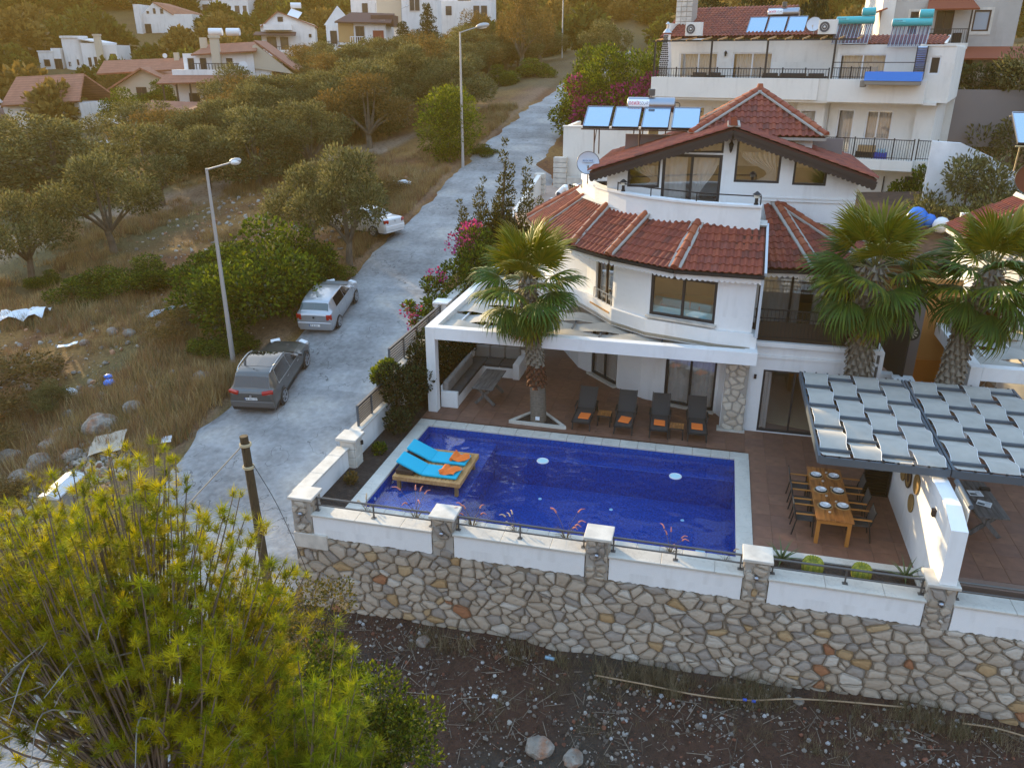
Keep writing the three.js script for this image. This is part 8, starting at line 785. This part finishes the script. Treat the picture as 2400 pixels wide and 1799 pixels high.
farHouse('flat-roofed white villa with dark balcony windows near the top edge of the hillside', [-110.8, 18.8, -175.7], 0, (P, W, rail) => { P('wall', [bx(-5.6, -2.4, -10, 4.6, -6, 0), bx(-2.4, 5.4, -10, 6.2, -8, -1.2), bx(-1, 5.6, -10, 1.8, -3, 0)], Wt()); W(-4.4, -2.9, -1.6, 0.9, 0); W(-4.4, -2.9, 1.6, 3.8, 0); W(0.3, 1.4, 2.0, 3.6, -1.2); W(2.4, 3.4, 2.0, 3.6, -1.2); W(4.2, 5.0, 2.0, 3.6, -1.2); W(1.6, 2.8, -1.6, 0.8, 0); rail(-5.6, -2.4, -1.8, 0.8, MAT.iron); P('balcony', bx(-5.8, -2.2, -2.2, -1.8, 0, 1), Wt()); });
farHouse('house with dark brown roofs, wooden cladding and red shutters above the grove', [-53.4, 9.3, -120.8], -4, (P, W, rail) => { P('wall', [bx(-3.4, 3.6, -4, 7.4, -6, 0), bx(-5.6, -3.4, -6, 6.8, -6, -0.8)], Wt()); P('wood_cladding', bx(-3.5, -1.2, 4.4, 7.2, -0.1, 0.12), MAT.wood2); P('roof', [sheet([[-3.8, 7.2, 0.8], [4.6, 7.0, 0.8], [4.6, 8.4, -2.4], [-2, 8.6, -2.4]], 0.2), bx(1.4, 4.8, 6.6, 8.1, -4, -0.4)], MAT.brownRoof); P('gable', [ext([[-6, 6.8], [-1.5, 6.8], [-3.8, 9.4]], 0.3).translate(0, 0, -1.6)], Wt()); P('middle_roof', sheet([[-4.6, 2.4, 2.6], [4.4, 2.6, 2.6], [4, 4.0, 0], [-3.6, 4.0, 0]], 0.2), MAT.brownRoof); P('lower_roof', sheet([[-5.6, -2.0, 4.4], [2.4, -1.8, 4.4], [2.2, -0.6, 1.5], [-4.8, -0.6, 1.5]], 0.2), MAT.brownRoof); for (const x of [-3.6, -1.4, 1.2]) P('post', bx(x - 0.12, x + 0.12, -4, 2.6, 2.1, 2.4), Wt()); for (const x of [-4.6, -2.0, 0.4, 2]) P('veranda_post', bx(x - 0.1, x + 0.1, -7, -1.9, 3.9, 4.1), Wt()); P('balcony', bx(-3.8, 3.6, -0.6, -0.2, 0, 2.4), MAT.beigeWall); rail(-3.6, -1.2, -0.2, 2.3); W(-3.0, -1.7, -0.1, 2.4, 0.02); W(-0.3, 0.9, -0.1, 2.4, 0.02, { glass: MAT.wood2 }); W(-0.9, 0.4, 4.2, 6.6, 0.05); W(1.7, 3.3, 4.6, 6.0, 0.02, { glass: MAT.redShutter, mat: MAT.redShutter }); P('upper_balcony', bx(-1.6, 1.4, 3.9, 4.2, 0, 1.2), Wt()); rail(-1.5, 1.3, 4.2, 1.1, MAT.whiteFrame); W(-5.0, -4.0, 4.2, 6, -0.78); W(-5.0, -4.0, 0.2, 2.2, -0.78); rail(-5.5, -3.6, 3.6, -0.2, MAT.iron); });
farHouse('tall white block with a single square window right of the brown-roofed house', [-47.2, 13, -129.2], -2, (P, W) => { P('wall', [bx(-2.8, 2.6, -6, 9, -6, 0), bx(-7.2, -2.8, -6, 8, -7, -2), bx(1.4, 2.8, -6, 7, -5, 0.4)], Wt()); P('slatted_facade', [bx(-7, -3, 3, 7.8, -2, -1.8)], MAT.beigeWall); W(-1.6, 0.1, 5.2, 7.0, 0, { mat: MAT.steel }); W(1.6, 2.4, -1, 1.4, 0.4); P('glazing', [bx(-3.0, -2.85, 3.4, 8.0, -1.7, -1.5)], MAT.iron); });
farHouse('low white house with dark doorway at the right end of the hillside row', [-44.9, 16.2, -141.9], -6, (P, W) => { P('wall', [bx(-4.5, 5, -6, 4.2, -6, 0), bx(2.2, 5.6, -6, 5.2, -6, 0.6)], Wt()); P('sloped_wall', ext([[-4.5, 4.2], [0, 4.2], [-4.5, 6]], 0.4).translate(0, 0, -1), Wt()); W(2.6, 3.6, 0.4, 3.4, 0.6, { name: 'door' }); W(3.9, 4.9, 0.4, 3.4, 0.6); W(-2.2, -1.2, 2, 3.4, 0); });
farHouse('long low white flat-roofed building behind the grove', [-57.7, 10.4, -114], -6, (P, W) => { P('wall', [bx(-5.4, 3.0, -4, 1.4, -5, 0), bx(-2.6, 5.6, -4, 2.6, -9, -5)], Wt()); P('roof_edge', [bx(-5.6, 3.2, 1.4, 2.2, -5, 0.5)], Wt()); W(-0.6, 1.6, -0.8, 0.8, 0); W(-4.2, -2.2, -0.8, 0.8, 0); }, 'low_building');
farHouse('white house with solar panels at the top edge behind the brown-roofed house', [-62, 17.5, -146], 0, (P, W) => { P('wall', [bx(-4, 4, -8, 4.2, -6, 0)], Wt()); P('gable', ext([[-4, 4.2], [2, 4.2], [-1, 6.6]], 0.3).translate(0, 0, -0.3), Wt()); P('roof', [sheet([[-1, 6.7, 0.3], [2.4, 4.1, 0.3], [4.4, 4.1, -6], [-1, 6.7, -6]], 0.2)], MAT.brownRoof); P('solar_panel', sheet([[2.2, 4.4, 0.4], [4.2, 4.0, 0.4], [3.4, 6.2, -2], [1.6, 6.6, -2]], 0.1), MAT.solarGlass); W(-2, -1, 1, 3, 0); W(0.4, 1.4, 1, 3, 0); });
{ const p = thing('pavilion', 'open pavilion with red tiled roof and warm wooden panels beside the parasols', 'pavilion', [-58.2, 3.9, -77.9], { turn: 14.1 * D }); part(p, 'roof', [sheet([[-3.0, 2.2, 1.6], [1.2, 2.4, 1.6], [-0.9, 3.5, -1]], 0.12), sheet([[-3.0, 2.2, 1.6], [-0.9, 3.5, -1], [-3.2, 2.3, -4]], 0.12), sheet([[0.6, 2.5, 1.4], [4.2, 2.6, 1.4], [4.2, 3.2, -2], [-0.6, 3.4, -1.2]], 0.12)], MAT.redRoof); for (let i = 0; i < 7; i++) part(p, 'post', [bx(-2.8 + i * 1.05, -2.66 + i * 1.05, -1.5, 2.3, 1.2, 1.35)], MAT.brown); part(p, 'back_panel', [bx(-2.8, 4.0, -1.5, 2.2, -1.4, -1.3)], MAT.wood2); part(p, 'floor', [bx(-3, 4.2, -2.5, -1.5, -4, 1.8)], MAT.hazeWall);
  const u = thing('parasol', 'open white square parasol on the far terrace', 'parasol', [-59.8, 3.4, -73.7], { turn: 14.1 * D }); part(u, 'pole', [cyl(0.04, 0.04, 2.6, 0, 0, 0, 8)], MAT.whiteFrame); part(u, 'canopy', [new THREE.ConeGeometry(1.65, 0.75, 4, 1, true).rotateY(PI / 4).translate(0, 2.55, 0), ...[0, 1, 2, 3].map((i) => bx(-1.17, 1.17, 1.95, 2.2, 1.155, 1.175).rotateY(i * PI / 2))], MAT.paper); const u2 = thing('parasol', 'closed white parasol beside the open one on the far terrace', 'parasol', [-57.8, 3.5, -74.2]); part(u2, 'pole', [cyl(0.035, 0.035, 2.7, -57.8, 3.5, -74.2, 8)], MAT.whiteFrame); part(u2, 'canopy', [cyl(0.3, 0.04, 1.7, -57.8, 4.5, -74.2, 10)], MAT.paper);
  const t = thing('terrace_wall', 'white slatted wall of the far terrace below the parasols', 'wall', [-57, 1.5, -72.4], { turn: 14.1 * D }); part(t, 'wall', [bx(-0.6, 0.2, 0, 2.0, -0.3, 0.3), bx(3.4, 3.9, 0, 2, -0.3, 0.3)], MAT.beigeWall); for (let i = 0; i < 4; i++) part(t, 'slat', [bx(-2.4, 4.0, 0.5 + i * 0.42, 0.72 + i * 0.42, -0.1, 0.1)], MAT.hazeWall); part(t, 'deck', [bx(-6, 5, 1.6, 1.9, -5, -0.4)], MAT.hazeWall); const b = thing('sunbed', 'white sunbed on the far terrace beside the closed parasol', 'sunbed', [-58.6, 3.35, -73.2], { turn: 0.6 }); part(b, 'bed', [bx(-0.9, 0.9, 0.1, 0.3, -0.35, 0.35), box(0.7, 0.08, 0.68, -0.75, 0.5, 0, 0, 0, -0.6)], MAT.paper); }
// ---------- woods on the hill ----------
{ const R = rng(404), crown = leafGeo(R, [[0, 1.6, 0, 1.6], [0.9, 1.3, 0.4, 1.2], [-0.9, 1.3, -0.3, 1.2], [0.1, 2.4, -0.2, 1.0]], 1500, 0.42, 0.6, [[1, 1, 1], [0.75, 0.75, 0.75], [1.25, 1.2, 1.1]]); const mats = [], cols = []; for (let i = 0; i < 2600 && mats.length < 1150; i++) { const a = (14 + (R() - 0.5) * 86) * D, d = 100 + 200 * Math.sqrt(R()), x = -Math.sin(a) * d, z = -Math.cos(a) * d; if (x > -27 && x < -9 && z > -135) continue; if (x > -5 && d < 120) continue; const near = [[-109, -127], [-112, -157], [-122, -157], [-111, -176], [-67, -123], [-53, -121], [-47, -129], [-45, -142], [-58, -114], [-62, -146], [-74, -97], [-57, -87]].some(([hx, hz]) => { const hd = Math.hypot(hx, hz); const cr = Math.abs((x * hz - z * hx) / hd); return Math.hypot(x - hx, z - hz) < 9 || (cr < 8 && d < hd && d > hd - 16); }); if (near) continue; const s = 1.2 + 1.3 * R(); mats.push(new THREE.Matrix4().compose(new V3(x, Hg(x, z) - 0.3, z), new THREE.Quaternion().setFromAxisAngle(new V3(0, 1, 0), R() * 6.28), new V3(s * 1.15, s, s * 1.15))); const t = R(); cols.push(t < 0.5 ? mixc([0.07, 0.085, 0.015], [0.13, 0.14, 0.025], R()) : t < 0.8 ? mixc([0.17, 0.12, 0.03], [0.24, 0.17, 0.045], R()) : mixc([0.04, 0.06, 0.01], [0.08, 0.1, 0.015], R())); } const im = new THREE.InstancedMesh(crown, MAT.leaf, mats.length); mats.forEach((m, i) => { im.setMatrixAt(i, m); im.setColorAt(i, C(...cols[i])); }); im.name = 'woodland'; im.castShadow = im.receiveShadow = true; stuff(im); scene.add(im); }
// ---------- small plants on the terrace ----------
{ const cactus = (x, z, r, l) => { const c = thing('barrel_cactus', l, 'cactus', [x, 0.1, z], { local: true, group: 'barrel cacti in the planter' }); for (let i = 0; i < 20; i++) part(c, 'rib', [sph(r, 0, 0, 0, 8, 10).scale(0.22, 0.82, 0.36).translate(0, r * 0.72, r * 0.66).rotateY(i * PI / 10)], i % 2 ? M([0.3, 0.28, 0.03], 0.9) : M([0.2, 0.22, 0.025], 0.9)); part(c, 'core', [sph(r * 0.85, 0, r * 0.7, 0, 16, 10).scale(1, 0.85, 1)], M([0.14, 0.16, 0.02], 0.9)); }; cactus(3.04, -17.35, 0.25, 'round golden cactus on the left of the front planter'); cactus(4.14, -17.4, 0.23, 'round golden cactus on the right of the front planter');
  const aloe = (x, z, s, l) => { const a = thing('aloe', l, 'plant', [x, 0.1, z], { local: true }), R = rng(Math.round(x * 10)); for (let i = 0; i < 16; i++) { const an = i * 2.4, e = 0.25 + 0.9 * i / 16, g = new THREE.ConeGeometry(0.035 * s, 0.6 * s, 5, 4); const p = g.attributes.position; for (let k = 0; k < p.count; k++) { const t = (p.getY(k) / (0.6 * s) + 0.5); p.setZ(k, p.getZ(k) * 0.5 + t * t * 0.2 * s); } g.translate(0, 0.3 * s, 0).rotateX(e).rotateY(an); g.computeVertexNormals(); part(a, 'leaf', [g.translate(0, 0.1, 0)], M([0.06 + 0.03 * R(), 0.11, 0.035], 0.6)); } part(a, 'stem', [cyl(0.04, 0.04, 0.25, 0, -0.05, 0, 8)], MAT.brown); }; aloe(2.35, -17.55, 1.0, 'spiky aloe at the left end of the cactus planter'); aloe(5.12, -17.5, 0.95, 'spiky aloe at the right end of the cactus planter by the party wall');
  [[-8.3, -17.1, 'pale feathery grass tuft by the pool beside the road-corner pillar', 0.5], [-6.9, -17.1, 'reddish feathery grass left of the second front pillar', 0.9], [-5.35, -17.1, 'pink feathery grass right of the second front pillar', 0.75], [-4.2, -17.1, 'pale feathery grass tuft in the poolside bed before the shallow steps', 0.6], [-2.9, -17.1, 'reddish feathery grass left of the third front pillar', 0.8], [-0.3, -17.1, 'brown feathery grass in the bed below the deep end', 0.7], [1.0, -17.1, 'single pale grass plume at the right end of the poolside bed', 0.5]].forEach(([x, z, l, s], i) => { const g = thing('fountain_grass', l, 'ornamental grass', [x, 0.1, z], { local: true }), R = rng(300 + i), bl = [], pl = []; for (let k = 0; k < 34; k++) { const a = R() * 6.28, L = s * (0.35 + 0.3 * R()); bl.push(limb([[0, 0, 0], [Math.cos(a) * L * 0.3, L * 0.7, Math.sin(a) * L * 0.3], [Math.cos(a) * L * 0.8, L * (0.6 + 0.3 * R()), Math.sin(a) * L * 0.8]], 0.006, 0.002)); } const np = i === 6 ? 1 : 6; for (let k = 0; k < np; k++) { const a = R() * 6.28, L = s * (0.75 + 0.3 * R()), t = [Math.cos(a) * L * 0.45, L, Math.sin(a) * L * 0.45]; bl.push(limb([[0, 0, 0], [t[0] * 0.3, L * 0.6, t[2] * 0.3], t], 0.005, 0.004)); pl.push(limb([t, [t[0] * 1.25, L + 0.06, t[2] * 1.25], [t[0] * 1.6, L + 0.04, t[2] * 1.6]], 0.022, 0.008)); } part(g, 'blades', bl, M([0.11, 0.08, 0.035], 0.9)); part(g, 'plumes', pl, M(i % 3 === 0 ? [0.5, 0.36, 0.22] : [0.45, 0.16, 0.12], 0.95)); });
}
// ---------- rocks, litter and loose ground ----------
function rockGeo(seed, r, sx = 1, sy = 0.7, sz = 1) { const g = new THREE.IcosahedronGeometry(1, 3), p = g.attributes.position; for (let i = 0; i < p.count; i++) { const v = new V3(p.getX(i), p.getY(i), p.getZ(i)); const n = 0.72 + 0.55 * fbm(v.x * 1.3 + 30 + seed, v.y * 1.3 + v.z * 1.7 + 30, 999, seed, 4) + 0.12 * Math.round(2 * fbm(v.x * 2 + 10, v.z * 2 + v.y + 10, 99, seed + 5, 2)); v.multiplyScalar(n); p.setXYZ(i, v.x * r * sx, v.y * r * sy, v.z * r * sz); } g.computeVertexNormals(); return g; }
MAT.rock = M([1, 1, 1], 0.95, { map: tex(512, 1.5, (u, v) => { const n = fbm(u * 9, v * 9, 9, 301), k = 0.45 + 1.0 * n; return mixc([0.26 * k, 0.235 * k, 0.2 * k], [0.26 * k, 0.13 * k, 0.075 * k], Math.max(0, fbm(u * 4, v * 4, 4, 305) - 0.45) * 3); }), bumpMap: bumpT(256, 0.6, (u, v) => fbm(u * 12, v * 12, 12, 303)), bumpScale: 0.05 });
[[-24.6, -21.3, 0.62, 'grey boulder at the left edge, topmost of the rubble heap'], [-23.4, -22.0, 0.5, 'pale lichened boulder at the back of the rubble heap'], [-22.9, -20.9, 0.6, 'reddish boulder in the middle of the rubble heap'], [-22.9, -20.0, 0.6, 'rounded dark grey boulder at the front of the rubble heap'], [-21.9, -21.4, 0.42, 'mottled boulder at the right end of the rubble heap, beside the cardboard'], [-22.2, -23.3, 0.85, 'large pale boulder behind the cardboard sheet'], [-24.4, -24.2, 0.4, 'grey rock behind the rubble heap near the small shrub'], [-21.6, -24.5, 0.5, 'low pale rock in the dry grass behind the large boulder'], [-23.9, -23.0, 0.32, 'small lichened rock left of the large pale boulder'], [-18.95, -21.2, 0.22, 'small rock at the road edge near the cardboard'], [-20.9, -18.9, 0.3, 'small pale rock beside the utility cabinet'], [-27.5, -30.8, 0.35, 'pale rock in the litter strip across the dry field'], [-26.4, -30.6, 0.4, 'larger pale rock at the right of the litter strip'], [-25.2, -31.6, 0.45, 'upright grey rock below the roadside thicket'], [-28.3, -29.8, 0.3, 'flat pale rock at the left of the litter strip'], [-20.1, -27.0, 0.5, 'grey rock at the foot of the first street lamp'], [-2.75, -13.45, 0.4, 'big half-buried boulder at the bottom edge below the retaining wall'], [-1.95, -13.35, 0.3, 'reddish boulder right of the half-buried boulder at the bottom edge'], [-7.4, -14.4, 0.3, 'reddish rock between the leafy oak and the retaining wall'], [3.0, -16.0, 0.16, 'small stone under the drain outlet of the retaining wall'], [-6.35, -15.8, 0.26, 'pale bluish stone near the left foot of the retaining wall']].forEach(([x, z, r, l], i) => single('rock', l, 'rock', rockGeo(i * 3 + 1, r * 0.68, 1 + 0.3 * hash(i, 1), 0.75, 1).rotateY(i).translate(x, Hg(x, z) + r * 0.12, z), MAT.rock));
const flatTo = (g, x, z, ry, dy = 0.06) => { g.rotateY(ry); const p = g.attributes.position; for (let i = 0; i < p.count; i++) { const X = p.getX(i) + x, Z = p.getZ(i) + z; p.setXYZ(i, X, p.getY(i) + H(X, Z) + dy, Z); } g.computeVertexNormals(); return g; };
const crumple = (w, d, seed, amp) => { const g = new THREE.BoxGeometry(w, 0.012, d, 8, 1, 8), p = g.attributes.position; for (let i = 0; i < p.count; i++) p.setY(i, p.getY(i) + amp * (fbm(p.getX(i) * 3 + seed, p.getZ(i) * 3 + seed, 99, seed, 3) - 0.3)); return g; };
single('cardboard_sheet', 'flattened pale cardboard sheet lying in dry grass beside the road', 'cardboard', flatTo(crumple(1.15, 1.35, 4, 0.25), -20.8, -22.0, 0.5, 0.22), M([0.42, 0.36, 0.28], 0.9)); single('paper_sheet', 'white sheet of paper at the grassy road edge near the cardboard', 'paper', flatTo(crumple(0.35, 0.42, 6, 0.06), -18.75, -22.6, 0.5, 0.16), MAT.paper);
single('plastic_bag', 'bright blue plastic bag in the dry grass', 'bag', [rockGeo(50, 0.22).translate(-24.1, Hg(-24.1, -26.3) + 0.15, -26.3), rockGeo(51, 0.14, 1.4).translate(-24.4, Hg(-24.4, -26.5) + 0.3, -26.6)], MAT.blueBag); single('plastic_bag', 'crumpled white bag left of the blue bag in the field', 'bag', rockGeo(52, 0.26, 1, 0.9).translate(-25.45, Hg(-25.4, -25.5) + 0.15, -25.5), MAT.paper); single('plastic_sheet', 'crumpled white plastic sheeting at the left edge of the field', 'plastic sheet', flatTo(crumple(2.6, 1.2, 9, 0.8), -34.2, -32.3, 0.3, 0.3), MAT.paper); single('plastic_sheet', 'torn grey-blue plastic strip above the litter strip', 'plastic sheet', flatTo(crumple(2.2, 0.4, 12, 0.5), -25.4, -32.6, 0.5, 0.35), M([0.3, 0.35, 0.4], 0.6)); single('litter_box', 'white litter piece in the grass left of the litter strip', 'litter', flatTo(crumple(0.9, 0.25, 13, 0.2), -28.9, -29.4, 0.4, 0.25), MAT.paper); single('sack', 'pale sack on the verge beside the second street lamp', 'sack', rockGeo(55, 0.4, 1.3, 0.6).translate(-20.4, H(-20.4, -51.5) + 0.2, -51.5), MAT.paper);
single('canister', 'small white cube-shaped canister on the dark slope', 'canister', [rb(-4.15, -4.0, -2.9, -2.74, -14.6, -14.47, 0.02)], MAT.paper); single('bucket', 'broken white bucket beside the leafy oak', 'bucket', [new THREE.CylinderGeometry(0.17, 0.13, 0.3, 14, 1, true).rotateZ(1.1).translate(-8.3, Hg(-8.3, -13.9) + 0.15, -13.9)], MAT.paper); single('litter_bottle', 'crushed pale blue bottle at the foot of the retaining wall', 'bottle', [cyl(0.05, 0.05, 0.25, 0, 0, 0, 8).rotateZ(1.5).translate(-2.9, Hg(-2.9, -16.0) + 0.06, -16.0)], M([0.25, 0.4, 0.5], 0.3));
{ const hp = (q) => q.map(([x, z, y]) => [x, Hg(x, z) + y, z]); const h = thing('hose_pipe', 'long pale hose with blue couplings lying along the foot of the retaining wall', 'hose', [1.8, -2.8, -15.8]); part(h, 'pipe', [tube(hp([[-1.8, -15.6, 0.12], [-0.6, -15.6, 0.18], [0.6, -15.65, 0.1], [1.8, -15.7, 0.12], [2.8, -15.85, 0.2], [3.8, -16.05, 0.15], [5.3, -16.1, 0.08]]), 0.02, 60, 6)], M([0.36, 0.25, 0.15], 0.8)); for (const x of [1.75, 1.95]) part(h, 'coupling', [new THREE.CylinderGeometry(0.036, 0.036, 0.09, 10).rotateZ(PI / 2).translate(x, Hg(x, -15.7) + 0.12, -15.7)], M([0.02, 0.1, 0.6], 0.4)); single('hose_pipe', 'second pale hose at the right foot of the retaining wall', 'hose', [tube(hp([[6.5, -16.0, 0.1], [7.2, -16.0, 0.14], [8.4, -15.9, 0.1]]), 0.02, 24, 6)], M([0.36, 0.25, 0.15], 0.8)); }
{ // loose stones, twigs and dry grass: nobody could count them
  const R = rng(777), peb = new THREE.IcosahedronGeometry(1, 1); { const p = peb.attributes.position; for (let i = 0; i < p.count; i++) { const k = 0.75 + 0.5 * hash(Math.round(p.getX(i) * 50), Math.round(p.getY(i) * 50), Math.round(p.getZ(i) * 50)); p.setXYZ(i, p.getX(i) * k, p.getY(i) * k * 0.7, p.getZ(i) * k); } peb.computeVertexNormals(); }
  const inst = (name, g, m, list, cols) => { const im = new THREE.InstancedMesh(g, m, list.length); list.forEach((t, i) => { im.setMatrixAt(i, t); im.setColorAt(i, C(...cols[i])); }); im.name = name; im.castShadow = im.receiveShadow = true; scene.add(stuff(im)); }; const E = new THREE.Euler(), q = new THREE.Quaternion();
  { const l = [], c = []; for (let i = 0; i < 9000; i++) { const x = -9.5 + 19 * R(), z = -16.3 + 5.5 * R(); const s = 0.01 + 0.045 * Math.pow(R(), 5) + (fbm(x * 0.7 + 9, z * 0.7 + 9, 99, 3) > 0.5 ? 0.008 : 0); l.push(new THREE.Matrix4().compose(new V3(x, Hg(x, z) + s * 0.2, z), q.setFromEuler(E.set(R() * 6, R() * 6, R() * 6)).clone(), new V3(s, s, s))); const t = R(), k = 0.5 + R(); c.push(t < 0.45 ? [0.14 * k, 0.115 * k, 0.095 * k] : t < 0.7 ? [0.13 * k, 0.05 * k, 0.03 * k] : t < 0.93 ? [0.27 * k, 0.25 * k, 0.22 * k] : [0.36, 0.36, 0.36]); } for (let i = 0; i < 9000; i++) { const u = R(), x = u < 0.45 ? -24.5 + 5.5 * R() : -19.6 - 16 * R(), z = u < 0.45 ? -17 - 6.5 * R() : -17 - 38 * R(); const s = 0.02 + 0.13 * Math.pow(R(), u < 0.45 ? 4 : 6); l.push(new THREE.Matrix4().compose(new V3(x, Hg(x, z) + s * 0.2, z), q.setFromEuler(E.set(R() * 6, R() * 6, R() * 6)).clone(), new V3(s, s, s))); const k = 0.6 + 0.7 * R(); c.push(R() < 0.7 ? [0.3 * k, 0.27 * k, 0.23 * k] : [0.3 * k, 0.16 * k, 0.09 * k]); } inst('rubble', peb, M([1, 1, 1], 0.95), l, c); }
  const blade = (seed, n, h, sp, w) => { const r = rng(seed), pos = []; for (let i = 0; i < n; i++) { const a = r() * 6.28, b = r() * 6.28, L = h * (0.5 + 0.7 * r()), x = Math.cos(b) * sp * r() * 0.5, z = Math.sin(b) * sp * r() * 0.5, lx = Math.cos(a) * L * (0.2 + 0.5 * r()), lz = Math.sin(a) * L * (0.2 + 0.5 * r()); pos.push(x - Math.sin(a) * w, 0, z + Math.cos(a) * w, x + Math.sin(a) * w, 0, z - Math.cos(a) * w, x + lx, L, z + lz); } const g = new THREE.BufferGeometry(); g.setAttribute('position', new THREE.Float32BufferAttribute(pos, 3)); g.computeVertexNormals(); return g; };
  { const l = [], c = []; for (let i = 0; i < 42000; i++) { const x = -18.6 - 34 * Math.pow(R(), 1.5), z = -14 - 62 * Math.pow(R(), 1.4); const d = fbm(x * 0.3 + 30, z * 0.3 + 30, 999, 6, 3); if (d < 0.36 + 0.2 * R()) continue; const s = 0.5 + 0.9 * R() * (d > 0.5 ? 1.3 : 0.8); l.push(new THREE.Matrix4().compose(new V3(x, Hg(x, z) - 0.02, z), q.setFromEuler(E.set(0, R() * 6, 0)).clone(), new V3(s, s, s))); const t = R(), k = 0.7 + 0.6 * R(); c.push(t < 0.5 ? [0.34 * k, 0.22 * k, 0.075 * k] : t < 0.8 ? [0.24 * k, 0.12 * k, 0.045 * k] : t < 0.92 ? [0.12 * k, 0.11 * k, 0.03 * k] : [0.42 * k, 0.32 * k, 0.15 * k]); } inst('dry_grass', blade(5, 26, 0.42, 0.7, 0.009), M([1, 1, 1], 0.95, { phys: true, transmission: 0.3, thickness: 0 }), l, c); }
  { const l = [], c = []; const P = []; for (let i = 0; i < 26; i++) P.push([-7 + 15 * R(), -16.1 + 0.3 * R(), 1]); for (let i = 0; i < 26; i++) P.push([-5 + 13 * R(), -16 + 3.4 * R(), 0.6]); for (const [x, z, k] of P) for (let i = 0; i < 14; i++) { const X = x + (R() - 0.5) * 0.9, Z = Math.max(z + (R() - 0.3) * 0.5, -16.33), s = (0.5 + 0.6 * R()) * k; l.push(new THREE.Matrix4().compose(new V3(X, Hg(X, Z) - 0.02, Z), q.setFromEuler(E.set(0, R() * 6, 0)).clone(), new V3(s, s, s))); const kk = 0.6 + 0.8 * R(); c.push(R() < 0.5 ? [0.1 * kk, 0.085 * kk, 0.04 * kk] : [0.16 * kk, 0.12 * kk, 0.07 * kk]); } inst('dead_grass', blade(9, 22, 0.42, 0.4, 0.006), M([1, 1, 1], 0.95), l, c); }
  { const l = [], c = [], tw = new THREE.CylinderGeometry(0.006, 0.009, 0.5, 4).rotateZ(PI / 2); for (let i = 0; i < 1100; i++) { const x = -9 + 18 * R(), z = -16.2 + 4.5 * R(), s = 0.3 + 0.9 * R(); l.push(new THREE.Matrix4().compose(new V3(x, Hg(x, z) + 0.03, z), q.setFromEuler(E.set(0, R() * 6, (R() - 0.5) * 0.4)).clone(), new V3(s, s, s))); const k = 0.5 + R(); c.push([0.17 * k, 0.14 * k, 0.11 * k]); } inst('twigs', tw, M([1, 1, 1], 0.95), l, c); }
}
renderer.render(scene, camera);
